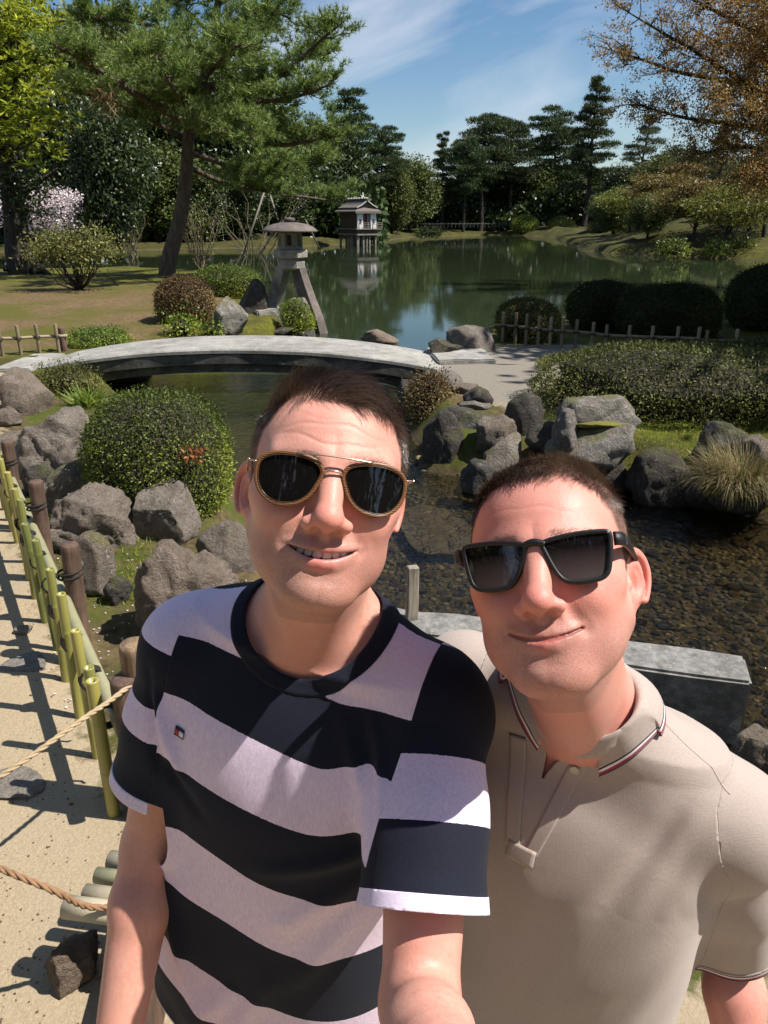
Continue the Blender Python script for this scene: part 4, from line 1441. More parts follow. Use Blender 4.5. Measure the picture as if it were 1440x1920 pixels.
def build_glasses_A(P):
    r = head_parent(P, 'sunglasses')
    tag(r, 'aviator sunglasses with striped wooden rims and thin metal bars, dark lenses', 'sunglasses')
    zo = 0.0105
    yf = lambda x, z: -0.1045 + 1.5 * x * x + 0.10 * (-(z - zo)) + 0.25 * max(0, abs(x) - 0.045) * 0.4
    t = NT('zebra_wood')
    w = t.n('ShaderNodeTexWave', wave_type='BANDS', bands_direction='Z')
    w.inputs['Scale'].default_value = 150; w.inputs['Distortion'].default_value = 4.0; w.inputs['Detail'].default_value = 4
    t.l(t.coord('Object', (0.45, 1, 1.1)), w.inputs['Vector'])
    wood = t.done(t.bsdf(Base_Color=t.ramp(w.outputs['Fac'], [(0.2, (0.045, 0.018, 0.008)), (0.55, (0.20, 0.085, 0.028)), (0.95, (0.28, 0.125, 0.042))]), Roughness=0.45))
    gold = simple_mat('pale_gold', (0.62, 0.47, 0.36), 0.3, 1.0)
    wood_d = simple_mat('bezel_brown', (0.16, 0.075, 0.03), 0.3)
    lm = lens_mat('smoke_lens', (0.006, 0.005, 0.005))
    o2 = catmull(LENS_A + np.array((0, zo)), 5)
    i2 = inset(o2, 0.0036); i3 = inset(o2, 0.0040)
    V, F = ring_mesh('rim', o2, i2, yf, 0.0042)
    rim = mesh_np('rim', np.array(V), F)
    V, F = ring_mesh('b', i2, i3, lambda x, z: yf(x, z) - 0.0004, 0.003)
    bez = mesh_np('bezel', np.array(V), F)
    le = lens_mesh('lens', i3, yf, 0.0016)
    for sgn in (1, -1):
        f = (lambda m: m) if sgn > 0 else mirror_x
        ro = obj('rim', f(rim), wood, r); obj('bezel', f(bez), wood_d, ro)
        obj('lens', f(le), lm, r)
        s = sgn
        hinge = [(s * 0.0690, yf(0.069, 0.008) + 0.003, 0.0085), (s * 0.0745, yf(0.069, 0.008) + 0.006, 0.0095), (s * 0.0765, -0.085, 0.0100), (s * 0.0785, -0.04, 0.0110), (s * 0.0795, 0.0, 0.0125), (s * 0.0810, 0.022, 0.0095), (s * 0.0815, 0.040, -0.012)]
        obj('temple_arm', tube_mesh('temple_arm', catmull(hinge, 5, False), 0.0009, 8), gold, r)
    bar = [(-0.034, yf(0.034, 0.02) - 0.0005, zo + 0.0092), (-0.015, yf(0.015, 0.02) - 0.003, zo + 0.0094), (0.015, yf(0.015, 0.02) - 0.003, zo + 0.0094), (0.034, yf(0.034, 0.02) - 0.0005, zo + 0.0092)]
    obj('brow_bar', tube_mesh('brow_bar', catmull(bar, 6, False), 0.0008, 8), gold, r)
    br = [(-0.0085, yf(0.008, zo - 0.004) + 0.0015, zo - 0.006), (-0.004, yf(0.004, zo) - 0.0015, zo - 0.0035), (0.004, yf(0.004, zo) - 0.0015, zo - 0.0035), (0.0085, yf(0.008, zo - 0.004) + 0.0015, zo - 0.006)]
    obj('bridge', tube_mesh('bridge', catmull(br, 6, False), 0.0011, 8), gold, r)
    return r

def build_glasses_B(P):
    r = head_parent(P, 'sunglasses')
    tag(r, 'black rectangular plastic sunglasses with grey gradient lenses', 'sunglasses')
    zo = 0.0115
    yf = lambda x, z: -0.1040 + 1.8 * x * x + 0.10 * (-(z - zo))
    t = NT('black_acetate')
    blk = t.done(t.bsdf(Base_Color=(0.004, 0.004, 0.0042, 1), Roughness=t.ramp(t.noise(300, 2, 0.5, t.coord()), [(0.3, 0.42), (0.7, 0.55)])))
    grey = simple_mat('hinge_grey', (0.22, 0.22, 0.22), 0.35, 0.8)
    t = NT('gradient_lens')
    z = t.n('ShaderNodeSeparateXYZ'); t.l(t.coord('Object'), z.inputs[0])
    g = t.ramp(t.math('MULTIPLY_ADD', z.outputs['Z'], 22.0, 0.62), [(0.0, (0.11, 0.080, 0.076)), (0.85, (0.008, 0.006, 0.007))])
    b = t.bsdf(Base_Color=g, Roughness=0.03); b.inputs['Coat Weight'].default_value = 0.8; b.inputs['Coat Roughness'].default_value = 0.015
    lm = t.done(b)
    o2 = catmull(LENS_B * np.array((0.965, 1.0)) + np.array((0, zo)), 5)
    i2 = inset(o2, 0.0042)
    V, F = ring_mesh('rim', o2, i2, yf, 0.0050)
    rim = mesh_np('rim', np.array(V), F)
    le = lens_mesh('lens', i2, yf, 0.0018)
    for sgn in (1, -1):
        f = (lambda m: m) if sgn > 0 else mirror_x
        obj('rim', f(rim), blk, r); obj('lens', f(le), lm, r)
        # temple: tapering flat bar
        pts = catmull([(0.0705, yf(0.07, 0.017) + 0.002, 0.0145), (0.0760, -0.086, 0.0145), (0.0785, -0.060, 0.0140), (0.0800, -0.02, 0.0135), (0.0805, 0.008, 0.0125), (0.0815, 0.028, 0.0060), (0.0820, 0.045, -0.016)], 4, False)
        V, F = [], []
        n = len(pts)
        for k, p_ in enumerate(pts):
            hh = 0.0062 - 0.0026 * k / n
            for dx, dz in ((-0.0014, -1), (0.0014, -1), (0.0022, 0), (0.0014, 1), (-0.0014, 1)):
                V.append((p_[0] + dx, p_[1], p_[2] + dz * hh))
        F = []
        for k in range(n - 1):
            for j in range(5):
                l = (j + 1) % 5
                F.append((k * 5 + j, k * 5 + l, (k + 1) * 5 + l, (k + 1) * 5 + j))
        F += [tuple(range(5))[::-1], tuple(range((n - 1) * 5, n * 5))]
        tm = mesh_np('temple_arm', np.array(V), F)
        to = obj('temple_arm', f(tm), blk, r)
        hb = bx_mesh('hinge_plate', (0.0006, 0.0035, 0.0042))
        obj('hinge_plate', hb, grey, to, (sgn * 0.0792, -0.0800, 0.0145))
    bs = [(-0.010, yf(0.01, zo + 0.004) + 0.002, zo + 0.0035), (0, yf(0, zo) + 0.0006, zo + 0.0065), (0.010, yf(0.01, zo + 0.004) + 0.002, zo + 0.0035)]
    obj('bridge', tube_mesh('bridge', catmull(bs, 6, False), 0.0033, 8), blk, r)
    return r

def bx_mesh(name, h):
    V = np.array([(x * h[0], y * h[1], z * h[2]) for x in (-1, 1) for y in (-1, 1) for z in (-1, 1)])
    F = [(0, 1, 3, 2), (4, 6, 7, 5), (0, 4, 5, 1), (2, 3, 7, 6), (0, 2, 6, 4), (1, 5, 7, 3)]
    return mesh_np(name, V, F, False)

def build_teeth(P, body):
    K = P.K
    t = simple_mat('enamel', (0.84, 0.79, 0.69), 0.25)
    e = empty('teeth'); e.parent = body
    for xx, w, hgt in ((0.0043, 0.00425, 0.0100), (0.0122, 0.0037, 0.0092), (0.0194, 0.0036, 0.0095), (0.0260, 0.0034, 0.0085)):
        for s in (-1, 1):
            x = s * xx
            y = K['my'] + 0.0068 + 13.5 * x * x
            z = K['mz'] + K['mup'] * (x / K['mw']) ** 2 + 0.0022
            bm = bmesh.new(); bmesh.ops.create_cube(bm, size=1.0)
            bmesh.ops.scale(bm, vec=(w * 2, 0.005, hgt), verts=bm.verts)
            bmesh.ops.bevel(bm, geom=bm.edges[:], offset=0.0011, segments=2, affect='EDGES')
            me = bpy.data.meshes.new('tooth'); bm.to_mesh(me); bm.free()
            M = Matrix(P.hR.tolist()).to_4x4(); M.translation = Vector([float(a) for a in P.hc])
            me.transform(M @ Matrix.Translation((x, y, z)) @ Matrix.Rotation(math.atan(27 * x), 4, 'Z'))
            obj('tooth', me, t, body)
    bpy.data.objects.remove(e)

def surf_down(P, C, x, y, off=0.0):
    """points on the shirt seen from above the shoulder at torso-local x, y"""
    x = np.asarray(x, dtype=np.float32); y = np.asarray(y, dtype=np.float32)
    a = np.full(len(x), 0.22); b = np.full(len(x), -0.10)
    for _ in range(22):
        m = (a + b) / 2
        Q = np.stack([x, y, m], 1).astype(np.float32)
        d = shirt_sdf(P, P.T[0] + Q @ P.T[1].T, C)[0] - off
        a = np.where(d > 0, m, a); b = np.where(d > 0, b, m)
    Q = np.stack([x, y, (a + b) / 2], 1).astype(np.float32)
    return P.T[0] + Q @ P.T[1].T

def find_xz(P, C, px, py):
    best = None
    xs, zs = np.meshgrid(np.linspace(-0.17, 0.17, 60), np.linspace(-0.6, 0.02, 120))
    W = on_shirt(P, C, xs.ravel(), zs.ravel())
    pp = np.array([proj(w) for w in W])
    k = ((pp - (px, py)) ** 2).sum(1).argmin()
    return xs.ravel()[k], zs.ravel()[k]

def strip_on(P, C, name, mat, parent, c0, c1, w0, w1, off, nu=24, nv=7, th=0.0022):
    """cloth strip lying on the shirt front between torso-local points c0 and c1"""
    c0 = np.array(c0); c1 = np.array(c1)
    d = (c1 - c0); n = np.array((-d[1], d[0])) / np.linalg.norm(d)
    X, Z = [], []
    for i in range(nu):
        t = i / (nu - 1)
        for j in range(nv):
            s = j / (nv - 1) - 0.5
            q = c0 + d * t + n * s * (w0 + (w1 - w0) * t)
            X.append(q[0]); Z.append(q[1])
    W = on_shirt(P, C, X, Z, off)
    me = mesh_np(name, W, grid_faces(nu, nv))
    fattr(me, 'sv', np.zeros(len(W)))
    return solid(obj(name, me, mat, parent), th, 0.0)

def hit(P, C, px, py):
    dr = np.array(ray(px, py)); dr /= np.linalg.norm(dr); tt = 0.4
    for _ in range(90):
        p = (np.array((0, 0, HC)) + dr * tt).astype(np.float32)[None]
        tt += float(shirt_sdf(P, p, C)[0][0]) * 0.7
    return p[0]

def build_collar_B(P, C, mat, parent):
    nq = (P.neck - P.T[0]) @ P.T[1]
    nt = P.hc + P.hR @ np.array((0, 0.022, -0.060), dtype=np.float32)
    ax = (nt - P.neck); ax /= np.linalg.norm(ax)
    axl = ax @ P.T[1]
    NU, NV = 90, 16
    V, S = [], []
    fold, outp, inn = [], [], []
    for i in range(NU):
        ph = R(7 + (353 - 7) * i / (NU - 1))       # from the front on the viewer's right round the back
        c, s = math.cos(ph), math.sin(ph)
        front = max(0.0, c)
        hgt = 0.038 - 0.042 * front ** 1.6
        rx, ry = 0.0655, 0.0690
        f = nq + np.array((s * rx, -c * ry - 0.006, 0.010)) + axl * hgt
        fold.append(f)
        od = np.array((s, -c, 0.0))
        ex = 0.030 + 0.010 * front
        o = f + od * ex + np.array((0, 0, -0.054 - 0.018 * front))
        outp.append(o)
        inn.append(f - od * 0.004 + np.array((0, 0, -0.030)))
    fold, outp, inn = map(np.array, (fold, outp, inn))
    Wt = lambda q: P.T[0] + q.astype(np.float32) @ P.T[1].T
    sd = lambda W: shirt_sdf(P, W.astype(np.float32), C)[0]
    O = Wt(outp)
    edge = [(hit(P, C, *q) - P.T[0]) @ P.T[1] for q in ((1124, 1450), (1166, 1428), (1206, 1396), (1238, 1358))]
    cr = catmull(np.array(edge), 12, False)
    nfix = int(NU * 60 / 346)
    for i in range(nfix + 12):
        u = min(1.0, i / nfix)
        e = np.array([np.interp(u * (len(cr) - 1), np.arange(len(cr)), cr[:, k]) for k in range(3)])
        w = 1.0 if i <= nfix else 1.0 - (i - nfix) / 12.0
        outp[i] = outp[i] * (1 - w) + e * w
        e2 = e * (-1, 1, 1) + (2 * nq[0], 0, 0)
        outp[NU - 1 - i] = outp[NU - 1 - i] * (1 - w) + e2 * w
    O = Wt(outp)
    for _ in range(5):
        d = sd(O); g = sgrad(sd, O.astype(np.float32)); g /= np.linalg.norm(g, axis=1)[:, None]
        O = O - g * np.clip(d - 0.004, -0.006, 0.006)[:, None]
    for _ in range(14): O[1:-1] = (O[:-2] + 2 * O[1:-1] + O[2:]) / 4
    for _ in range(2):
        d = sd(O); g = sgrad(sd, O.astype(np.float32)); g /= np.linalg.norm(g, axis=1)[:, None]
        O = O - g * np.clip(d - 0.004, -0.006, 0.006)[:, None]
    Fw, I = Wt(fold), Wt(inn)
    upw = P.T[1][:, 2]
    width = np.linalg.norm(O - Fw, axis=1)
    for i in range(NU):
        out = O[i] - Fw[i]
        for j in range(NV):
            v = j / (NV - 1)
            if v < 0.3:
                t = v / 0.3
                p_ = I[i] * (1 - t) ** 1 + (Fw[i]) * t + upw * 0.004 * math.sin(t * math.pi / 2)
                sv = 1.0
            else:
                t = (v - 0.3) / 0.7
                b = (Fw[i] + O[i]) / 2 + upw * 0.010 + (out - upw * (out @ upw)) * 0.28
                p0 = Fw[i] + upw * 0.004
                p_ = p0 * (1 - t) ** 2 + 2 * t * (1 - t) * b + O[i] * t * t
                sv = (1 - t) * width[i]
            V.append(p_); S.append(sv)
    V = np.array(V, dtype=np.float32); fall = np.array(S) < 0.9
    for _ in range(6):
        W = V[fall]; d = sd(W); g = sgrad(sd, W); g /= np.linalg.norm(g, axis=1)[:, None] + 1e-9
        V[fall] = W + g * np.clip(0.0042 - d, 0, 0.003)[:, None]
    me = mesh_np('collar', V, grid_faces(NU, NV))
    fattr(me, 'sv', np.array(S))
    return solid(obj('collar', me, mat, parent), 0.0028, 0.0)
# ================================================================== shrubs
def scatter_on(V, F, n, rng):
    a, b, c = V[F[:, 0]], V[F[:, 1]], V[F[:, 2]]
    nr = np.cross(b - a, c - a); ar = np.linalg.norm(nr, axis=1)
    i = rng.choice(len(F), n, p=ar / ar.sum())
    u, v = rng.rand(n, 1), rng.rand(n, 1)
    s = (u + v) > 1; u = np.where(s, 1 - u, u); v = np.where(s, 1 - v, v)
    return a[i] + (b[i] - a[i]) * u + (c[i] - a[i]) * v, unit(nr[i])

LEAF_BOX = leaf_mat('leaf_box', [(0.15, (0.052, 0.079, 0.014)), (0.5, (0.131, 0.184, 0.032)), (0.85, (0.280, 0.333, 0.052))], 0.5, 0.25, 0.3, big=3)
LEAF_DARK = leaf_mat('leaf_dark', [(0.15, (0.015, 0.025, 0.007)), (0.55, (0.040, 0.060, 0.014)), (0.9, (0.106, 0.119, 0.035))], 0.6, 0.2, 0.2, big=2)
LEAF_OLIVE = leaf_mat('leaf_olive', [(0.15, (0.045, 0.048, 0.014)), (0.5, (0.120, 0.125, 0.035)), (0.9, (0.272, 0.248, 0.088))], 0.6, 0.25, 0.2, big=2)
LEAF_BROWN = leaf_mat('leaf_brown', [(0.15, (0.068, 0.039, 0.018)), (0.5, (0.173, 0.112, 0.048)), (0.9, (0.285, 0.210, 0.090))], 0.55, 0.15, 0.2, big=3)
LEAF_LIME = leaf_mat('leaf_lime', [(0.15, (0.081, 0.115, 0.014)), (0.5, (0.203, 0.257, 0.030)), (0.9, (0.378, 0.419, 0.068))], 0.4, 0.3, 0.4, big=3)
M_STEM_CORE = bark_mat('twig_and_core_shade', (0.018, 0.014, 0.009), (0.05, 0.038, 0.022), 20)
M_BARK = bark_mat('bark_brown', (0.045, 0.032, 0.022), (0.17, 0.12, 0.085), 7)
M_BARKD = bark_mat('bark_dark', (0.014, 0.011, 0.009), (0.055, 0.042, 0.032), 7)

def dome(rad, seed, power=2.0, lump=0.05, sub=4):
    V, F = ico(sub); V = V.copy()
    if power != 2.0:
        V = V / ((np.abs(V) ** power).sum(1) ** (1 / power))[:, None]
    d = SNoise(seed, 3.5)(V) * lump + SNoise(seed + 1, 9)(V) * lump * 0.4
    return (V * (1 + d)[:, None]) * np.asarray(rad), F

def shrub(c, rad, label, seed, mat, leaf, n, power=2.0, lump=0.05, name='clipped_bush', rz=0.0, wild=0.3, cut=-0.75, asp=0.55, cat='bush', group=None):
    rng = np.random.RandomState(seed)
    r = empty(name, c, rz)
    tag(r, label, cat, group)
    V, F = dome(rad, seed, power, lump)
    cz = V[F].mean(1)[:, 2] > cut * rad[2]
    Fs = F[cz]
    Pn, N = scatter_on(V, Fs, n, rng)
    lv = Leaves(seed)
    t = rng.randn(n, 3)
    D = unit(N * 0.55 + t * 0.55 + np.array((0, 0, 0.25)))
    off = rng.rand(n, 1) ** 2
    Pn = Pn - N * off * leaf * 2.2 + N * (rng.rand(n, 1) ** 6) * leaf * wild * 6
    NN = unit(N + rng.randn(n, 3) * 0.6)
    lv.quads(Pn, D, NN, leaf * rng.uniform(0.55, 1.5, n), leaf * asp * rng.uniform(0.8, 1.2, n), 0.1)
    obj('foliage', lv.mesh('foliage'), mat, r)
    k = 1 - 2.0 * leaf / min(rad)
    obj('stems', mesh_np('stems', V * max(0.6, k), F), M_STEM_CORE, r)  # solid dark core, not stems: the crown's inner shade put into its colour
    return r

def bush_px(box, zb, label, seed, mat, leaf=0.03, dep=1.0, dens=1.0, push=0.8, **kw):
    x0, y0, x1, y1 = box
    f = G((x0 + x1) / 2, y1, zb); m = pxm(f)
    rx = (x1 - x0) * m / 2; ry = rx * dep
    yc = f.y + ry * push
    top = DY((x0 + x1) / 2, y0, yc).z
    h = max(0.1, top - zb)
    xc = DY((x0 + x1) / 2, (y0 + y1) / 2, yc).x
    area = 2.6 * math.pi * rx * (ry + h) / 2
    n = int(dens * area / (leaf * leaf * 0.26))
    n = min(n, 26000)
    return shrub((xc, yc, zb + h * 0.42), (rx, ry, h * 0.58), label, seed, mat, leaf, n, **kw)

def build_shrubs():
    g = 'clipped garden bushes'
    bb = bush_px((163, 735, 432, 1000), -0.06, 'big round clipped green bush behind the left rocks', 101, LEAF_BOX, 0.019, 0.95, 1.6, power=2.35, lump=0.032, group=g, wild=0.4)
    rng = np.random.RandomState(99); lv = Leaves(99)
    c = np.array(DY(364, 852, bb.location.y - 0.40)) - np.array(bb.location)
    lv.quads(c + rng.randn(90, 3) * (0.035, 0.03, 0.03), unit(rng.randn(90, 3)), unit(rng.randn(90, 3)), rng.uniform(0.02, 0.045, 90), 0.016, 0.2)
    obj('dry_sprig', lv.mesh('dry_sprig'), leaf_mat('dry_leaf', [(0.2, (0.16, 0.07, 0.02)), (0.8, (0.42, 0.20, 0.07))], 0.7, 0.2, 0.2), bb)
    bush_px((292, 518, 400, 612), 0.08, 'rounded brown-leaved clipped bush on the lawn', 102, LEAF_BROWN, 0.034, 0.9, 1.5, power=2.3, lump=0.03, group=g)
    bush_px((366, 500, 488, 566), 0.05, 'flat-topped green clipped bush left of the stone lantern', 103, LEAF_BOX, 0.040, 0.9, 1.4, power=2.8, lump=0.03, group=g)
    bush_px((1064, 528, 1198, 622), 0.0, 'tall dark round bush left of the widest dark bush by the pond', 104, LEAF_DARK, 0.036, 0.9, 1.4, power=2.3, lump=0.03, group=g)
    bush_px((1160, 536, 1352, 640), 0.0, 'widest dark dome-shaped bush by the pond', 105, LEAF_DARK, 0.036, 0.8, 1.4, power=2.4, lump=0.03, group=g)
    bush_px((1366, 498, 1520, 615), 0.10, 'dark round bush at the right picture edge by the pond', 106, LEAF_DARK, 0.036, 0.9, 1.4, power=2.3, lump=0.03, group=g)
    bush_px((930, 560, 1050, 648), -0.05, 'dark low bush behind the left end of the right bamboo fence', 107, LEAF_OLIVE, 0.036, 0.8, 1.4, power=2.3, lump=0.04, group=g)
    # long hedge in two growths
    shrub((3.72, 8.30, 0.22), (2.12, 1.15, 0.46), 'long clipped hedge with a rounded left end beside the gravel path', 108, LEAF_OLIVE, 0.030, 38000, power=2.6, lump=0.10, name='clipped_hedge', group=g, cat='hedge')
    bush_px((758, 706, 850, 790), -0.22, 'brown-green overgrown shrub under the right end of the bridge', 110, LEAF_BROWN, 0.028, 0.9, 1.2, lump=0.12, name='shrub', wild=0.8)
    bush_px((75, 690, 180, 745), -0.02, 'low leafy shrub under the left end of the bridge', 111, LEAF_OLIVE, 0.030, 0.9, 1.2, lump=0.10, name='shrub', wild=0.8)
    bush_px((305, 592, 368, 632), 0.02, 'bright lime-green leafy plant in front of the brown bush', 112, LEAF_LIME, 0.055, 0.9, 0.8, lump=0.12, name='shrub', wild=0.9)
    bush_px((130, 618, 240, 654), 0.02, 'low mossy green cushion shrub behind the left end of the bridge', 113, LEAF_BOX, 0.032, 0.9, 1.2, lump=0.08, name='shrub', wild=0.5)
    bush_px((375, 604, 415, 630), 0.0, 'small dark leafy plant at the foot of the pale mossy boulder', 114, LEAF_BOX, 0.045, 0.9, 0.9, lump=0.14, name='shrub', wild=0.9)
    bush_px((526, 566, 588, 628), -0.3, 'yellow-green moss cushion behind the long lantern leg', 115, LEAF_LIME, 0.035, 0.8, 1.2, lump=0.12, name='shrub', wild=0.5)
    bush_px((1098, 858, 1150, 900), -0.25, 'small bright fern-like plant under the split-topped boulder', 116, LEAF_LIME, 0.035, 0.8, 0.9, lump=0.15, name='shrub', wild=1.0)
    # loose azalea on the lawn with visible stems
    rng = np.random.RandomState(120)
    b = G(150, 545, 0.2); m = pxm(b)
    r = empty('azalea_shrub', b); tag(r, 'loose yellow-green azalea shrub in front of the dark left trunk', 'shrub')
    W, lv = Wood(), Leaves(121)
    for k in range(26):
        a = rng.uniform(0, 6.28); rad = rng.uniform(0.2, 1.0)
        tip = np.array((math.cos(a) * 72 * m * rad, math.sin(a) * 50 * m * rad, (112 - 40 * rad * rad) * m * rng.uniform(0.6, 1.0)))
        W.tube(bent((0, 0, 0), tip, 6, 0.10, rng), 0.022, 0.006, 5)
        n = 170
        C = tip + rng.randn(n, 3) * (0.24, 0.24, 0.15)
        D = unit(rng.randn(n, 3) + (0, 0, 0.6))
        lv.quads(C, D, unit(rng.randn(n, 3) + (0, 0, 0.8)), rng.uniform(0.06, 0.11, n), 0.045, 0.1)
    obj('foliage', lv.mesh('foliage'), LEAF_OLIVE, r); obj('stems', W.mesh('stems'), M_STEM_CORE, r)
    # thin upright bare shrubs at the water's edge
    M_TW = bark_mat('pale_twigs', (0.12, 0.095, 0.055), (0.26, 0.215, 0.14), 12)
    for (px, py, top, sp, lab, sd) in ((252, 500, 385, 26, 'thin bare shrub with pale upright stems left of the leaning pine trunk', 1), (375, 508, 395, 36, 'thin bare shrub with many pale stems right of the leaning pine trunk', 2), (478, 500, 352, 70, 'bare small tree with wide thin branches behind the stone lantern', 3)):
        rng = np.random.RandomState(130 + sd)
        b = G(px, py, tz(*G(px, py, 0.0)[:2])); m = pxm(b)
        r = empty('bare_shrub', b); tag(r, lab, 'shrub')
        W, lv = Wood(), Leaves(140 + sd)
        for k in range(20 if sd < 3 else 16):
            a = rng.uniform(0, 6.28)
            tip = np.array((rng.uniform(-1, 1) * sp * m * (1.0 if sd < 3 else 1.5), math.sin(a) * sp * m * 0.6, (py - top) * m * rng.uniform(0.6, 1.05)))
            p = bent((rng.uniform(-.05, .05), 0, 0), tip, 7, 0.06, rng)
            W.tube(p, 0.022 if sd < 3 else 0.045, 0.006, 5)
            for q in range(5):
                s = p[rng.randint(2, 6)]
                e = s + (tip / np.linalg.norm(tip) + rng.randn(3) * 0.45) * rng.uniform(0.3, 0.9)
                W.tube(bent(s, e, 4, 0.08, rng), 0.010, 0.004, 4)
                n = 5
                lv.quads(e + rng.randn(n, 3) * 0.08, unit(rng.randn(n, 3)), unit(rng.randn(n, 3)), rng.uniform(0.05, 0.1, n), 0.035)
        obj('stems', W.mesh('stems'), M_TW, r); obj('leaves', lv.mesh('leaves'), LEAF_LIME, r)
    # arching grass clump on the right
    rng = np.random.RandomState(150)
    b = G(1380, 958, -0.30); b.z = -0.16
    r = empty('grass_clump', b); tag(r, 'arching clump of straw and green grass on the right stream bank', 'grass clump')
    lvs = [Leaves(151), Leaves(152)]
    V, F, A = [], [], []
    n = 2600
    for k in range(n):
        a = rng.uniform(0, 6.28); rr = 0.20 * math.sqrt(rng.rand())
        base = np.array((math.cos(a) * rr * 1.4, math.sin(a) * rr * 0.9, 0.10 * (1 - (rr / 0.2) ** 2)))
        a2 = a + rng.randn() * 0.5
        L = rng.uniform(0.22, 0.48); tilt = rng.uniform(0.15, 1.0)
        o = np.array((math.cos(a2), math.sin(a2), 0)); w = np.array((-o[1], o[0], 0)) * 0.0034
        pts = [base]
        ang = math.pi / 2 - tilt * 0.5
        for s in range(4):
            pts.append(pts[-1] + (o * math.cos(ang) + np.array((0, 0, math.sin(ang)))) * L / 4)
            ang -= tilt * 0.75
        i0 = len(V)
        for s, p in enumerate(pts):
            ww = w * (1 - s / 4.3)
            V += [p - ww, p + ww]
        for s in range(4): F.append((i0 + 2 * s, i0 + 2 * s + 1, i0 + 2 * s + 3, i0 + 2 * s + 2))
        A += [rng.rand()] * 10
    me = mesh_np('blades', np.array(V), F, False); fattr(me, 'rnd', np.array(A))
    obj('blades', me, leaf_mat('grass_straw', [(0.2, (0.06, 0.085, 0.016)), (0.45, (0.20, 0.19, 0.06)), (0.6, (0.36, 0.29, 0.14)), (0.95, (0.50, 0.42, 0.24))], 0.6, 0.3, 0.2, big=4), r)
    V, F = dome((0.26, 0.18, 0.13), 153); obj('root_mass', mesh_np('root_mass', V, F), M_STEM_CORE, r)
    # small blade clump by the left bridge end
    rng = np.random.RandomState(160)
    lv = Leaves(160); n = 160
    b = G(165, 765, -0.02)
    a = rng.uniform(0, 6.28, n)
    D = np.stack([np.cos(a) * 0.7, np.sin(a) * 0.7, rng.uniform(0.5, 1.2, n)], 1)
    lv.quads(rng.randn(n, 3) * (0.05, 0.05, 0.0), D, unit(rng.randn(n, 3)), rng.uniform(0.18, 0.34, n), 0.018, 0.25)
    o = obj('iris_clump', lv.mesh('iris_clump'), LEAF_BOX); o.location = b
    tag(o, 'small clump of strap leaves between bridge end and big bush', 'plant')

# ================================================================== trees
PINE_N = leaf_mat('pine_needles', [(0.12, (0.042, 0.068, 0.019)), (0.5, (0.142, 0.199, 0.049)), (0.9, (0.323, 0.389, 0.095))], 0.5, 0.25, 0.3, big=0.6)
PINE_D = leaf_mat('pine_needles_dark', [(0.15, (0.019, 0.034, 0.016)), (0.55, (0.047, 0.070, 0.025)), (0.9, (0.101, 0.129, 0.043))], 0.55, 0.15, 0.2, big=0.3)
PINE_G = leaf_mat('pine_needles_grey', [(0.15, (0.036, 0.049, 0.029)), (0.55, (0.086, 0.108, 0.058)), (0.9, (0.172, 0.190, 0.100))], 0.55, 0.2, 0.2, big=0.3)
TREE_DK = leaf_mat('broadleaf_dark', [(0.15, (0.012, 0.021, 0.007)), (0.55, (0.033, 0.054, 0.015)), (0.92, (0.105, 0.143, 0.033))], 0.4, 0.2, 0.4, big=0.5)
TREE_MID = leaf_mat('broadleaf_mid', [(0.15, (0.035, 0.048, 0.013)), (0.55, (0.088, 0.115, 0.026)), (0.92, (0.192, 0.208, 0.048))], 0.5, 0.25, 0.3, big=0.4)
TREE_BRZ = leaf_mat('leaf_bronze', [(0.12, (0.116, 0.091, 0.023)), (0.45, (0.284, 0.162, 0.056)), (0.7, (0.420, 0.274, 0.059)), (0.95, (0.568, 0.335, 0.141))], 0.5, 0.35, 0.3, big=0.5)
TREE_BRZ_D = leaf_mat('leaf_bronze_dull', [(0.12, (0.058, 0.056, 0.014)), (0.45, (0.142, 0.100, 0.034)), (0.7, (0.210, 0.170, 0.035)), (0.95, (0.284, 0.208, 0.085))], 0.5, 0.35, 0.3, big=0.5)
TREE_YEL = leaf_mat('leaf_yellow', [(0.15, (0.062, 0.067, 0.012)), (0.5, (0.131, 0.134, 0.020)), (0.9, (0.231, 0.224, 0.038))], 0.5, 0.35, 0.3, big=0.5)
LEAF_GLOSS = leaf_mat('leaf_glossy', [(0.15, (0.123, 0.186, 0.020)), (0.5, (0.320, 0.419, 0.045)), (0.9, (0.666, 0.739, 0.099))], 0.3, 0.35, 0.5, big=0.7)
BLOSSOM = leaf_mat('cherry_blossom', [(0.15, (0.50, 0.38, 0.40)), (0.5, (0.66, 0.56, 0.57)), (0.9, (0.80, 0.74, 0.74))], 0.7, 0.3, 0.1, big=0.5)

def copy_tree(o, parent=None):
    c = o.copy(); COL.objects.link(c); c.parent = parent
    for k in ('label', 'category', 'group'):
        pass
    for ch in [x for x in bpy.data.objects if x.parent == o]:
        copy_tree(ch, c)
    return c

def pad_needles(lv, rng, c, rad, n, L, W):
    """flat cushion of needle tufts"""
    u = unit(rng.randn(n, 3)); r = rng.rand(n, 1) ** (1 / 2.4)
    P = u * r * np.asarray(rad); P[:, 2] = np.abs(P[:, 2]) * np.sign(rng.rand(n) - 0.25)
    C = P + c
    D = unit(P / np.asarray(rad) * 0.6 + rng.randn(n, 3) * 0.55 + np.array((0, 0, 0.75)))
    lv.tris(C, D, L * rng.uniform(0.7, 1.3, n), W * rng.uniform(0.8, 1.2, n))

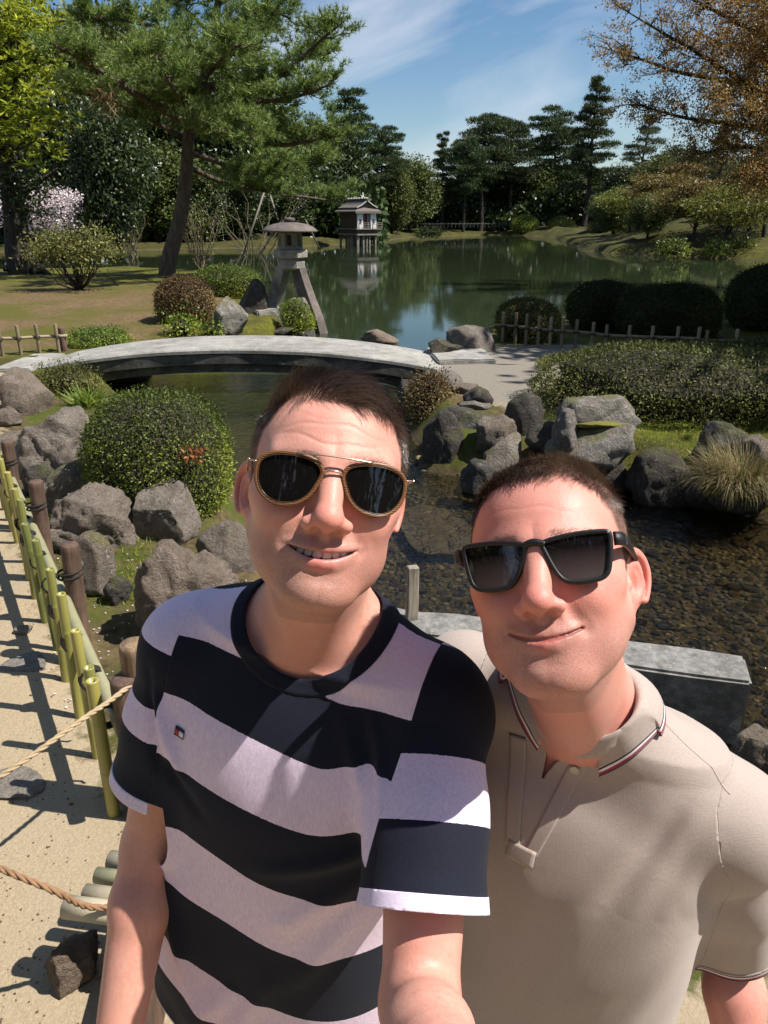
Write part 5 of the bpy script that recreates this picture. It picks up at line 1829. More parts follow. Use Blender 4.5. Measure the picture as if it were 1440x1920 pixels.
def layered_pine(seed, H, Wd, npad, mat, shape='cone', dens=360, L=0.62, W=0.17, lean=0.04):
    rng = np.random.RandomState(seed)
    r = empty('pine_tree')
    Wd_ = Wood(); lv = Leaves(seed)
    t = np.linspace(0, 1, 12)[:, None]
    tr = np.concatenate([np.sin(t * 5 + seed) * H * 0.012 + lean * H * t, np.cos(t * 4 + seed * 2) * H * 0.012, t * H * 0.98], 1)
    tr[0] = (0, 0, -0.3)
    Wd_.tube(tr, H * 0.021 + 0.06, 0.05, 8)
    for k in range(npad):
        f = (k + 0.5) / npad
        if shape == 'cone':
            hz = 0.26 + 0.74 * f; prof = 1.0 - 0.60 * f ** 1.6
        elif shape == 'umbrella':
            hz = 0.42 + 0.58 * f; prof = 0.55 + 0.75 * math.sin(min(1, f * 1.05) * math.pi) ** 0.8 * (1 - 0.3 * f)
        else:
            hz = 0.20 + 0.80 * f; prof = math.sin((0.25 + 0.72 * f) * math.pi) ** 0.7
        base = np.array([np.interp(hz, t[:, 0], tr[:, j]) for j in range(3)])
        a = k * 2.4 + rng.uniform(-0.5, 0.5)
        rr = Wd * 0.5 * prof * rng.uniform(0.35, 0.80)
        c = base + np.array((math.cos(a) * rr, math.sin(a) * rr, rng.uniform(-0.02, 0.03) * H))
        s = Wd * 0.5 * prof * rng.uniform(0.36, 0.56) + 0.30
        rad = (s, s * rng.uniform(0.8, 1.2), 0.022 * H * rng.uniform(0.6, 1.6) + 0.10)
        n = int(dens * (0.35 + prof))
        pad_needles(lv, rng, c, rad, n, L, W)
        Wd_.tube(bent(base - (0, 0, H * 0.015), c - (0, 0, rad[2] * 0.3), 5, 0.06, rng), 0.012 * H * (1 - 0.7 * f) + 0.03, 0.03, 5)
    obj('trunk', Wd_.mesh('trunk'), M_BARKD, r)
    obj('crown', lv.mesh('crown'), mat, r)
    return r

def broad_tree(seed, H, Wd, ncl, mat, leaf=0.30, per=240, cr=(0.30, 0.30, 0.22), bark=None, low=0.18, name='tree', flat=1.0):
    rng = np.random.RandomState(seed)
    r = empty(name)
    W, lv = Wood(), Leaves(seed)
    t = np.linspace(0, 1, 8)[:, None]
    tr = np.concatenate([np.sin(t * 4 + seed) * H * 0.02, np.cos(t * 3 + seed) * H * 0.02, t * H * 0.75], 1); tr[0] = (0, 0, -0.3)
    W.tube(tr, H * 0.022 + 0.05, 0.05, 8)
    R_ = np.array((Wd / 2, Wd / 2, H * (1 - low) / 2)); cc = np.array((0, 0, H * (low + (1 - low) / 2)))
    for k in range(ncl):
        u = unit(rng.randn(3)); q = rng.uniform(0.45, 0.85)
        c = cc + u * R_ * q * np.array((1, 1, 0.95))
        rad = np.array((Wd * cr[0], Wd * cr[1], H * (1 - low) * cr[2])) * rng.uniform(0.5, 0.85) * (1, 1, flat)
        n = per
        d = unit(rng.randn(n, 3)); rr = rng.rand(n, 1) ** 0.33
        P = c + d * rr * rad
        lv.quads(P, unit(d * 0.4 + rng.randn(n, 3)), unit(d + rng.randn(n, 3) * 0.7 + (0, 0, 0.5)), leaf * rng.uniform(0.6, 1.4, n), leaf * 0.6 * rng.uniform(0.7, 1.3, n), 0.1)
        if k % 2 == 0:
            hz = rng.uniform(0.25, 0.7)
            s = np.array([np.interp(hz * 1.0, t[:, 0], tr[:, j]) for j in range(3)])
            W.tube(bent(s, c, 6, 0.06, rng), 0.010 * H, 0.02, 5)
    obj('trunk', W.mesh('trunk'), bark or M_BARKD, r)
    obj('crown', lv.mesh('crown'), mat, r)
    return r

def seat(r, px, base, top, y, H, label, cat='tree', group=None, wid=1.0, rz=0.0, zb=None):
    """stand a tree of built height H at photo column px with its foot near row base and its tip at row top"""
    p = DY(px, base, y)
    z0 = tz(p.x, y) if zb is None else zb
    zt = DY(px, top, y).z
    s = (zt - z0) / H
    r.location = (p.x, y, z0); r.scale = (s * wid, s * wid, s); r.rotation_euler = (0, 0, rz)
    tag(r, label, cat, group)
    return r
def build_hero_pine():
    Y0 = 27.0
    b = G(312, 517, 0.15); Y0 = b.y
    rng = np.random.RandomState(7)
    r = empty('pine_tree', (b.x, b.y, tz(b.x, b.y) - 0.05))
    tag(r, 'big leaning pine with bright green needles on the left peninsula', 'tree')
    O = np.array(r.location)
    W, lv = Wood(), Leaves(7)
    def pth(pts, y0=0.0, y1=0.0):
        n = len(pts)
        return np.array([np.array(DY(p[0], p[1], Y0 + y0 + (y1 - y0) * i / (n - 1))) - O for i, p in enumerate(pts)])
    trunk = pth([(312, 520), (320, 475), (334, 425), (343, 380), (349, 330), (352, 280), (357, 232), (374, 170), (395, 110), (405, 40), (415, -70), (420, -150)])
    trunk = catmull(trunk, 3, False)
    W.tube(trunk, 0.27, 0.07, 10)
    limbs = [
        ([(354, 240), (318, 212), (260, 180), (200, 140), (140, 105), (95, 80)], -0.3, -4.0, 0.13),
        ([(352, 262), (300, 235), (250, 205), (190, 185), (130, 170)], 0.3, -1.5, 0.09),
        ([(374, 165), (425, 158), (470, 165), (530, 140), (590, 85), (645, 40)], 0, -1.5, 0.11),
        ([(376, 175), (440, 150), (500, 120), (560, 110), (620, 100)], 0, 2.0, 0.09),
        ([(368, 190), (430, 200), (500, 190), (560, 180), (615, 160)], -0.2, -3.0, 0.10),
        ([(356, 245), (420, 235), (470, 258), (530, 272), (590, 262), (640, 255)], 0, -2.0, 0.11),
        ([(352, 285), (410, 305), (460, 325), (520, 320), (580, 310), (625, 300)], 0, 1.5, 0.09),
        ([(350, 310), (400, 335), (455, 350), (520, 362), (590, 372), (640, 378)], 0.2, 3.5, 0.09),
        ([(395, 110), (340, 70), (270, 45), (190, 35), (110, 40)], 0, -2.0, 0.09),
        ([(400, 70), (350, 20), (290, -10), (220, -20)], 0, 1.0, 0.07),
        ([(402, 60), (450, 35), (500, 20), (545, 35)], 0, -1.0, 0.07),
        ([(408, 10), (460, -20), (510, -40)], 0, 1.0, 0.06),
        ([(390, 120), (350, 120), (300, 110), (250, 100)], 0, -5.0, 0.08),
        ([(380, 150), (400, 130), (430, 95), (450, 85)], 0, -5.0, 0.08),
        ([(360, 225), (340, 190), (320, 160), (310, 140)], 0, -5.0, 0.08),
        ([(356, 245), (385, 245), (430, 250), (470, 240)], 0, -4.5, 0.08),
        ([(410, -10), (380, -40), (340, -60)], 0, -1.0, 0.06),
        ([(415, -70), (430, -90), (470, -100)], 0, 0.5, 0.05),
        ([(395, 100), (430, 60), (480, 50), (510, 70)], 0, 4, 0.07),
    ]
    for pts, y0, y1, r0 in limbs:
        p = catmull(pth(pts, y0, y1), 4, False)
        W.tube(p, r0, 0.025, 6)
        n = len(p)
        L = np.linalg.norm(np.diff(p, axis=0), axis=1).sum()
        k = int(L * 4.4) + 4
        for q in range(k):
            f = rng.uniform(0.28, 1.0)
            s = p[int(f * (n - 1))]
            out = unit(rng.randn(3) * (1, 1, 0.25) + (0, 0, 0.35))
            ln = rng.uniform(0.4, 1.35) * (1.1 - 0.45 * f)
            e = s + out * ln
            br = bent(s, e, 5, 0.08, rng)
            W.tube(br, 0.022, 0.008, 4)
            for z in range(4):
                w = br[1 + z] + rng.randn(3) * 0.05
                # twiglets that carry the tufts
                for h in range(3):
                    d = unit(out * 0.7 + rng.randn(3) * (0.8, 0.8, 0.35) + (0, 0, 0.35))
                    tl = rng.uniform(0.15, 0.42)
                    for c in (0.35, 0.7, 1.0):
                        cen = w + d * tl * c
                        m = 14
                        D = unit(d * 0.75 + rng.randn(m, 3) * 0.62 + (0, 0, 0.18))
                        lv.tris(np.repeat(cen[None], m, 0), D, rng.uniform(0.12, 0.24, m), 0.019)
    obj('trunk', W.mesh('trunk'), M_BARK, r)
    obj('crown', lv.mesh('crown'), PINE_N, r)
    print('T_ pine tris', sum(len(f) for f in lv.F3))
    # withered tuft hanging in the crown
    lv2 = Leaves(8); c = np.array(DY(198, 185, Y0 - 2.5)) - O
    D = unit(rng.randn(160, 3) + (0, 0, -1.0)); lv2.tris(c + rng.randn(160, 3) * 0.18, D, rng.uniform(0.2, 0.45, 160), 0.03)
    obj('withered_needles', lv2.mesh('withered_needles'), LEAF_BROWN, r)

def build_glossy_tree():
    b = G(38, 508, 0.25)
    rng = np.random.RandomState(17)
    Y0 = b.y
    r = empty('evergreen_tree', (b.x, b.y, tz(b.x, b.y) - 0.1))
    tag(r, 'tree with glossy lime-green leaf rosettes at the left picture edge', 'tree')
    O = np.array(r.location)
    at = lambda px, py, dy=0: np.array(DY(px, py, Y0 + dy)) - O
    W, lv = Wood(), Leaves(17)
    W.tube(catmull([at(42, 515), at(34, 470), at(30, 420), at(22, 360), at(16, 300), at(5, 220), at(-5, 120), at(-10, 0)], 3, False), 0.46, 0.14, 10)
    W.tube(catmull([at(28, 400), at(48, 360), at(75, 340), at(110, 315)], 3, False), 0.15, 0.04, 7)
    for s in ((8, 506), (72, 512), (95, 516)): W.tube([at(40, 478), at((40 + s[0]) / 2, 500), at(*s, -0.4)], 0.30, 0.06, 7)
    for k in range(95):
        px = rng.uniform(-120, 95); py = rng.uniform(-40, 285)
        if px > 40 + 55 * math.sin((py + 40) / 325 * 3.0) + (25 if 200 < py < 280 else 0): continue
        c = at(px, py, rng.uniform(-2.5, 1.5))
        W.tube(bent(at(min(px, 12), min(290, py + 70), 0), c, 5, 0.06, rng), 0.04, 0.015, 4)
        for q in range(15):
            cc = c + rng.randn(3) * (0.42, 0.42, 0.36)
            m = 12
            a = rng.uniform(0, 6.28, m)
            D = unit(np.stack([np.cos(a), np.sin(a), rng.uniform(0.0, 1.1, m)], 1) + rng.randn(1, 3) * 0.35)
            lv.quads(np.repeat(cc[None], m, 0), D, unit(rng.randn(m, 3) * 0.25 + (0, 0, 1)), rng.uniform(0.18, 0.30, m), rng.uniform(0.065, 0.09, m), 0.12)
    obj('trunk', W.mesh('trunk'), M_BARKD, r); obj('crown', lv.mesh('crown'), LEAF_GLOSS, r)
    # dark low sprays on the trunk side
    lv = Leaves(18)
    for k in range(30):
        c = at(rng.uniform(-20, 75), rng.uniform(330, 415), rng.uniform(-1, 1)); n = 60
        lv.quads(c + rng.randn(n, 3) * 0.35, unit(rng.randn(n, 3)), unit(rng.randn(n, 3) + (0, 0, 1)), rng.uniform(0.12, 0.22, n), 0.07, 0.1)
    obj('lower_sprays', lv.mesh('lower_sprays'), TREE_DK, r)

def build_bronze_tree():
    rng = np.random.RandomState(27)
    Y0 = 27.0
    b = DY(1560, 480, Y0)
    z0 = tz(b.x, Y0)
    r = empty('maple_tree', (b.x, Y0, z0 - 0.2))
    tag(r, 'tree with bronze spring leaves reaching in from the upper right', 'tree')
    O = np.array(r.location)
    at = lambda px, py, dy=0: np.array(DY(px, py, Y0 + dy)) - O
    W, lv = Wood(), Leaves(27)
    W.tube(catmull([np.array((0, 0, 0)), at(1552, 400), at(1540, 300), at(1520, 220), at(1500, 120), at(1490, 0), at(1480, -150)], 3, False), 0.30, 0.10, 9)
    limbs = [([(1525, 235), (1455, 190), (1380, 145), (1310, 100), (1240, 60), (1165, 15)], 0, -2, .12),
             ([(1520, 220), (1440, 175), (1350, 150), (1270, 135), (1200, 110), (1138, 92)], 0, 1, .11),
             ([(1530, 260), (1450, 245), (1370, 232), (1290, 222), (1225, 205), (1190, 195)], 0, -1, .11),
             ([(1505, 130), (1430, 70), (1360, 30), (1290, -5), (1220, -40)], 0, 1, .10),
             ([(1535, 300), (1460, 285), (1390, 275), (1330, 285), (1290, 290)], 0, 1.5, .09),
             ([(1530, 270), (1470, 225), (1420, 200), (1370, 195), (1320, 180)], 0, -3, .09),
             ([(1500, 100), (1440, 20), (1390, -30), (1330, -70)], 0, -2, .09),
             ([(1540, 320), (1480, 330), (1430, 325), (1380, 330)], 0, -1.5, .08),
             ([(1515, 180), (1460, 130), (1410, 100), (1350, 80), (1290, 50)], 0, 2.5, .09),
             ([(1510, 150), (1470, 90), (1450, 40), (1420, -20)], 0, -3, .08)]
    pth = lambda pts, y0, y1: catmull(np.array([at(p[0], p[1], y0 + (y1 - y0) * i / (len(pts) - 1)) for i, p in enumerate(pts)]), 4, False)
    for li, (pts, y0, y1, r0) in enumerate(limbs):
        p = pth(pts, y0, y1); n = len(p)
        W.tube(p, r0, 0.012, 6)
        main = unit(p[-1] - p[0])
        for q in range(54):
            f = rng.uniform(0.12, 1.0); s = p[int(f * (n - 1))]
            d = unit(main * 0.8 + rng.randn(3) * (0.6, 0.6, 0.5) + (0, 0, 0.1))
            e = s + d * rng.uniform(0.5, 1.6) * (1.15 - 0.5 * f)
            br = bent(s, e, 6, 0.07, rng)
            W.tube(br, 0.016, 0.005, 4)
            for h in range(4):
                s2 = br[rng.randint(1, 6)]; e2 = s2 + unit(d * 0.7 + rng.randn(3) * 0.6) * rng.uniform(0.2, 0.55)
                W.tube([s2, (s2 + e2) / 2 + rng.randn(3) * 0.02, e2], 0.006, 0.003, 3)
                m = int(rng.uniform(10, 21) * (1.8 - f))
                t = rng.rand(m, 1)
                C = s2 + (e2 - s2) * t + rng.randn(m, 3) * 0.075
                lv.quads(C, unit(rng.randn(m, 3) + (0, 0, -0.3)), unit(rng.randn(m, 3) + (0, 0, 0.8)), rng.uniform(0.055, 0.115, m), rng.uniform(0.03, 0.055, m), 0.15)
        # denser foliage near the frame's edge
        for q in range(30):
            f = rng.uniform(0.0, 0.55); c = p[int(f * (n - 1))] + rng.randn(3) * (0.5, 0.6, 0.45); m = 55
            lv.quads(c + rng.randn(m, 3) * 0.30, unit(rng.randn(m, 3) + (0, 0, -0.3)), unit(rng.randn(m, 3) + (0, 0, 0.8)), rng.uniform(0.06, 0.13, m), rng.uniform(0.035, 0.06, m), 0.15)
    obj('trunk', W.mesh('trunk'), M_BARKD, r); obj('crown', lv.mesh('crown'), TREE_BRZ, r)

def build_far_trees():
    A = layered_pine(1, 20, 8.0, 26, PINE_D, 'cone', 480, 0.50, 0.15)
    B = layered_pine(2, 18, 10, 30, PINE_D, 'umbrella', 460, 0.50, 0.15)
    C = layered_pine(3, 18, 9, 26, PINE_G, 'oval', 330, 0.50, 0.14)
    D = broad_tree(4, 14, 10, 84, TREE_DK, 0.42, 190, low=0.03)
    E = broad_tree(5, 12, 10, 84, TREE_MID, 0.38, 190, low=0.03)
    Fm = broad_tree(6, 6, 7, 46, TREE_BRZ_D, 0.22, 180, low=0.3, flat=0.6, name='maple_tree')
    Ym = broad_tree(7, 6, 8, 46, TREE_YEL, 0.22, 180, low=0.3, flat=0.5, name='maple_tree')
    used = set()
    def put(pr, *a, **k):
        o = pr if id(pr) not in used else copy_tree(pr)
        used.add(id(pr))
        H = {id(A): 20, id(B): 18, id(C): 18, id(D): 14, id(E): 12, id(Fm): 6, id(Ym): 6}[id(pr)]
        return seat(o, *a[:4], H, a[4], **k)
    put(A, 1092, 432, 150, 104, 'tallest layered pine on the far shore', rz=0.5, wid=0.95)
    put(B, 900, 432, 216, 108, 'broad umbrella pine left of the group on the far shore', rz=1.0, wid=1.1)
    put(B, 955, 432, 224, 112, 'second umbrella pine from the left of the far shore group', rz=2.6, wid=1.0)
    put(A, 828, 434, 250, 106, 'slim pointed pine at the left end of the far shore group', rz=2.0, wid=0.8)
    put(B, 1030, 432, 208, 116, 'umbrella pine just left of the tallest pine', rz=4.0, wid=1.0)
    put(B, 868, 434, 262, 104, 'small dark pine leaning over in front of the umbrella pines', rz=5.0, wid=0.9)
    put(C, 1186, 430, 214, 118, 'grey-green pine right of the tallest pine', rz=0.0, wid=0.9)
    put(D, 1250, 430, 256, 112, 'dark round tree between grey-green pine and bronze branches', rz=1.0, wid=0.75)
    put(E, 768, 440, 284, 98, 'green bushy tree right of the tea house', rz=0.0, wid=0.95)
    put(E, 735, 440, 310, 92, 'lower green tree directly right of the tea house roof', rz=2.0, wid=0.9)
    put(A, 668, 440, 170, 84, 'dark pine standing behind the tea house', rz=3.2, wid=1.35)
    put(B, 715, 440, 240, 90, 'dark pine to the right behind the tea house', rz=0.7, wid=0.9)
    put(D, 800, 436, 330, 110, 'dark low tree on the far shore left of the slim pine', rz=0.7, wid=1.2)
    g = 'dark trees along the far shore'
    for i, (px, tp, y, w, rz) in enumerate(((935, 300, 118, 1.6, 0.3), (1000, 305, 116, 1.5, 1.2), (1060, 300, 120, 1.6, 2.2), (1140, 320, 112, 1.5, 3.0), (1200, 330, 110, 1.5, 4.0), (860, 330, 116, 1.5, 5.0), (1290, 300, 100, 1.4, 0.2), (1360, 320, 96, 1.4, 1.4), (1430, 300, 92, 1.5, 2.4), (1500, 300, 90, 1.6, 2.4))):
        put((D, E)[i % 2], px, 435, tp, y, 'dark undergrowth tree filling the far shore between the pines', group=g, wid=w, rz=rz)
    # right bank
    put(C, 1338, 415, 225, 60, 'pine with a bare straight trunk on the right bank', rz=1.5, wid=0.8)
    put(Fm, 1232, 440, 320, 60, 'spreading bronze maple at the water on the right bank', rz=0.4, wid=1.25)
    put(Fm, 1270, 430, 300, 68, 'bronze maple higher up behind the spreading one on the right bank', rz=2.2, wid=1.1)
    put(Ym, 1405, 425, 318, 52, 'yellow-green maple at the right picture edge on the bank', rz=0.4, wid=1.2)
    put(Ym, 1180, 440, 350, 66, 'low yellow-green maple at the tip of the right bank', rz=3.4, wid=1.3)
    put(E, 1150, 445, 345, 74, 'round green tree at the tip of the right bank', rz=1.0, wid=1.3)
    put(D, 1460, 420, 250, 66, 'dark tree behind the yellow-green maple at the right edge', rz=1.0, wid=1.2)
    put(D, 1310, 425, 330, 78, 'dark round tree behind the straight-trunked pine', rz=2.0, wid=1.3)
    put(Fm, 1302, 452, 330, 52, 'bronze maple on the middle of the right bank', rz=1.1, wid=1.2)
    put(Ym, 1362, 446, 338, 47, 'yellow-green maple beside the bronze maple on the right bank', rz=2.1, wid=1.2)
    put(E, 1212, 455, 358, 55, 'low round green tree close to the water on the right bank', rz=2.6, wid=1.2)
    put(C, 1432, 445, 190, 50, 'tall grey-green pine at the right picture edge on the bank', rz=0.6, wid=0.8)
    g2 = 'trees filling the right bank'
    for i, (px, tp, y, w, rz) in enumerate(((1165, 300, 84, 1.2, 0.3), (1225, 285, 80, 1.2, 1.3), (1285, 270, 76, 1.2, 2.3), (1345, 290, 70, 1.2, 3.3), (1400, 280, 74, 1.2, 4.3), (1440, 300, 60, 1.1, 5.3), (1390, 345, 62, 1.2, 0.9), (1320, 350, 66, 1.2, 1.9))):
        put((D, E)[i % 2], px, 425, tp, y, 'dark tree filling the slope of the right bank', group=g2, wid=w, rz=rz)
    # left: wooded bank behind the big pine
    g = 'dark evergreen wood behind the leaning pine'
    for i, (px, tp, y, w, rz) in enumerate(((180, 10, 62, 0.8, 0.0), (260, -10, 66, 0.8, 1.0), (340, 30, 68, 0.85, 2.0), (420, 70, 70, 0.85, 3.0), (490, 135, 74, 0.9, 4.0), (560, 205, 78, 1.1, 5.0), (620, 225, 82, 1.1, 0.5),
                                            (120, -20, 60, 0.8, 1.5), (40, -30, 62, 0.8, 2.5), (-50, 60, 72, 1.0, 3.5), (300, 260, 62, 1.3, 0.4), (450, 290, 66, 1.4, 1.4), (540, 310, 70, 1.4, 2.4), (590, 340, 74, 1.3, 3.1), (380, 300, 63, 1.3, 4.1))):
        put((D, E, D)[i % 3], px, 460, tp, y, 'dark evergreen tree in the wood behind the leaning pine', group=g, wid=w, rz=rz)
    put(D, 225, 452, 165, 46, 'nearest dark evergreen left of the leaning pine trunk', rz=0.9, wid=0.85, zb=0.2)
    put(D, 130, 452, 130, 50, 'dark evergreen behind the glossy lime-green tree', rz=2.9, wid=0.8, zb=0.2)
    # undergrowth that closes the view under the crowns
    rng = np.random.RandomState(77)
    for nm, lab, x0, x1, yy, hh, n in (('undergrowth', 'dark undergrowth closing the view along the far shore', -2, 75, lambda x: 109 + 6 * rng.rand(len(x)) - 0.55 * np.maximum(0, x - 22) - 3.2 * np.maximum(0, 5 - x), 5.0, 30000), ('undergrowth', 'dark undergrowth closing the view behind the left wood', -75, 0, lambda x: 57.5 + 6 * rng.rand(len(x)) + 0.57 * np.maximum(0, x + 28), 6.0, 34000)):
        x = rng.uniform(x0, x1, n); y = yy(x)
        lump = 0.55 + 0.45 * N2(5, 0.5)(x, y)
        z = terrain(x, y) + rng.rand(n) ** 0.8 * hh * np.clip(0.55 + 0.5 * lump, 0.35, 1.2)
        lv = Leaves(78); lv.quads(np.stack([x, y, z], 1), unit(rng.randn(n, 3)), unit(rng.randn(n, 3) + (0, -0.6, 0.6)), rng.uniform(0.4, 0.9, n), rng.uniform(0.3, 0.5, n), 0.1)
        o = obj(nm, lv.mesh(nm), TREE_DK); tag(o, lab, 'undergrowth', kind='stuff')
    # cherry in blossom
    ch = broad_tree(9, 6, 7, 34, BLOSSOM, 0.16, 330, low=0.18, name='cherry_tree')
    seat(ch, 88, 462, 328, 43, 6, 'cherry tree in white-pink blossom left behind the dark trunk', wid=1.1, rz=0.5, zb=0.1)
    # rounded shrubs on the banks
    for i, (box, y_, lab) in enumerate(((
        (1190, 418, 1240, 448), 0, 'small dark rounded shrub at the tip of the right bank'), ((1236, 448, 1290, 482), 0, 'rounded green shrub at the water on the right bank, left of three'), ((1322, 450, 1362, 478), 0, 'rounded green shrub in the middle of the right bank'),
        ((1372, 446, 1412, 474), 0, 'rounded green shrub right of the middle one on the right bank'), ((960, 405, 1010, 436), 0, 'low bright shrub under the far umbrella pines'), ((1030, 408, 1080, 436), 0, 'low lime shrub at the foot of the tallest pine'), ((780, 425, 830, 446), 0, 'dark low shrub left on the far waterline'), ((1100, 415, 1150, 445), 0, 'dark shrub right at the foot of the tallest pine'))):
        zb = 0.0 if box[3] < 460 else -0.1
        bush_px(box, zb, lab, 200 + i, (LEAF_DARK, LEAF_BOX, LEAF_BOX, LEAF_BOX, LEAF_LIME, LEAF_LIME, LEAF_DARK, LEAF_DARK)[i], 0.16, 0.9, 1.0, lump=0.07, group='rounded shrubs on the far banks')
    # trees outside the frame: they shade the right bank and mirror in the sunglasses
    for i, (x, y, h) in enumerate(((11.5, 12.5, 11.0), (10.8, 8.2, 10.0), (-6, -13, 14), (3, -15, 16), (11, -11, 14), (-16, -8, 14))):
        o = copy_tree((E, D, B, D, C, E)[i])
        s = h / (12, 14, 18, 14, 18, 12)[i]
        o.location = (x, y, tz(x, y)); o.scale = (s, s, s); o.rotation_euler = (0, 0, i)
        tag(o, ('shade tree right of the frame over the pond bushes', 'shade tree right of the frame beside the hedge', 'pine behind the photographer on the left', 'tree straight behind the photographer', 'pine behind the photographer on the right', 'tree far left behind the photographer')[i], 'tree')
# ================================================================== built things
def stone_mat(name, c1, c2, stain=0.5, s=8, stainc=(0.03, 0.028, 0.022)):
    t = NT(name)
    co = t.coord('Object')
    n1 = t.noise(s, 6, 0.65, co); n2 = t.noise(s * 9, 4, 0.7, co); n3 = t.noise(s * 0.35, 4, 0.6, co)
    c = t.mix(t.ramp(n1, [(0.3, 0.0), (0.7, 1.0)]), c1, c2)
    c = t.mix(t.ramp(n2, [(0.30, 0.55), (0.52, 0.0)]), c, tuple(a * 0.45 for a in c1))
    c = t.mix(t.math('MULTIPLY', t.ramp(n3, [(0.46, 0.0), (0.60, 1.0)]), stain), c, stainc)
    sp = t.ramp(t.noise(s * 2.5, 3, 0.5, co), [(0.66, 0.0), (0.72, 0.7)])
    c = t.mix(sp, c, tuple(min(0.6, a * 1.5) for a in c2))
    h = t.math('ADD', n1, t.math('MULTIPLY', n2, 0.6))
    return t.done(t.bsdf(Base_Color=c, Roughness=0.88, Normal=t.bump(h, 0.6, 0.015)))

def bev_box(name, size, bev=0.02, seg=2, rough=0.0, seed=0, cuts=0):
    bm = bmesh.new(); bmesh.ops.create_cube(bm, size=1.0)
    bmesh.ops.scale(bm, vec=size, verts=bm.verts)
    if bev: bmesh.ops.bevel(bm, geom=bm.edges[:], offset=bev, segments=seg, affect='EDGES')
    if cuts: bmesh.ops.subdivide_edges(bm, edges=bm.edges[:], cuts=cuts, use_grid_fill=True)
    me = bpy.data.meshes.new(name); bm.to_mesh(me); bm.free()
    if rough:
        co = np.zeros(len(me.vertices) * 3, dtype=np.float32); me.vertices.foreach_get('co', co); co = co.reshape(-1, 3)
        co += np.stack([SNoise(seed + k, 14)(co) for k in range(3)], 1) * rough
        me.vertices.foreach_set('co', co.ravel()); me.update()
    return me

def lathe(name, prof, seg=24, wob=0.0, seed=0, hexa=False):
    a = np.arange(seg) * 2 * math.pi / seg
    V = []
    for r, z in prof:
        for t in a:
            q = r
            if hexa: q = r * math.cos(math.pi / 6) / math.cos((t + math.pi / 6) % (math.pi / 3) - math.pi / 6) if True else r
            V.append((q * math.cos(t), q * math.sin(t), z))
    V = np.array(V)
    n = len(prof)
    F = [(i * seg + k, i * seg + (k + 1) % seg, (i + 1) * seg + (k + 1) % seg, (i + 1) * seg + k) for i in range(n - 1) for k in range(seg)]
    F += [tuple(range(seg))[::-1], tuple(range((n - 1) * seg, n * seg))]
    return mesh_np(name, V, F, seg > 8)

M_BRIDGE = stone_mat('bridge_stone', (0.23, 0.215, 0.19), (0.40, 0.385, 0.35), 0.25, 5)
M_BRIDGE_SHADED = stone_mat('bridge_stained_shaded', (0.040, 0.038, 0.033), (0.15, 0.145, 0.125), 0.8, 6)  # stains, with the shade of the front and underside painted in
M_GRAN = stone_mat('granite_beam', (0.15, 0.142, 0.128), (0.34, 0.325, 0.30), 0.4, 26)
M_LAN = stone_mat('lantern_stone', (0.20, 0.185, 0.15), (0.40, 0.375, 0.32), 0.35, 6)
M_LAND = stone_mat('lantern_weathered', (0.085, 0.066, 0.058), (0.20, 0.165, 0.145), 0.4, 6)

def build_bridge():
    x0, x1, y0, y1 = -4.85, 0.80, 10.42, 11.72
    r = empty('stone_bridge', ((x0 + x1) / 2, (y0 + y1) / 2, 0.0))
    tag(r, 'low arched stone slab bridge over the stream behind the two men', 'bridge')
    L = x1 - x0; n = 60
    t = np.linspace(-1, 1, n)
    xs = t * L / 2
    top = 0.275 * (1 - np.abs(t) ** 2.2) - 0.01
    W2 = (y1 - y0) / 2
    rng = np.random.RandomState(1)
    def slab(name, topz, botz, w, mat, parent, endtrim=0.0):
        V = []
        for k in range(n):
            e = 0.02
            x = xs[k] * (1 - endtrim)
            j = 0.008 * math.sin(k * 0.5) if name == 'deck_slab' else 0.0
            V += [(x, -w + j, botz[k]), (x, -w + j, topz[k] - e), (x, -w + e + j, topz[k]), (x, w - e, topz[k]), (x, w, topz[k] - e), (x, w, botz[k])]
        F = grid_faces(n, 6)
        F += [(k * 6 + 5, (k + 1) * 6 + 5, (k + 1) * 6, k * 6) for k in range(n - 1)]
        F += [tuple(range(6)), tuple(range((n - 1) * 6, n * 6))[::-1]]
        me = mesh_np(name, np.array(V), F, False)
        return obj(name, me, mat, parent)
    o = slab('deck_slab', top, top - 0.06, W2, M_BRIDGE, r)
    slab('edge_beam', top - 0.062, top - 0.20 - 0.02 * np.abs(t), W2 - 0.012, M_BRIDGE_SHADED, r)
    slab('under_arch', top - 0.19, np.minimum(top - 0.33, 0.02) - 0.10 * np.abs(t) ** 6, W2 - 0.09, M_BRIDGE_SHADED, r, 0.03)
    # abutments
    for s in (-1, 1):
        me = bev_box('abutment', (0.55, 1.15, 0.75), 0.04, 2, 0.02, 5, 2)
        obj('abutment', me, M_BRIDGE_SHADED, r, (s * (L / 2 - 0.30), 0, -0.50))
    # approach slabs
    for box, lab, z, h in (((-30, 662, 112, 692), 'long pale approach slab at the left end of the bridge', 0.045, 0.10), ((-30, 678, 40, 694), 'short pale step stone at the left picture edge before the bridge', 0.02, 0.10)):
        a = G(box[0], box[3], z); b = G(box[2], box[1], z)
        w, d = b.x - a.x, max(0.35, b.y - a.y)
        o = obj('approach_slab', bev_box('approach_slab', (abs(w), d, h), 0.02, 2, 0.008, 3, 2), M_BRIDGE, None, ((a.x + b.x) / 2 + 0.1, a.y + d / 2, z - h / 2))
        tag(o, lab, 'stone slab', 'bridge approach slabs')
    o = obj('approach_slab', bev_box('approach_slab', (0.85, 1.1, 0.12), 0.02, 2, 0.01, 4, 2), M_BRIDGE, None, (1.12, 11.35, 0.0), (0, 0, 0.12))
    tag(o, 'pale landing slab at the right end of the bridge', 'stone slab', 'bridge approach slabs')

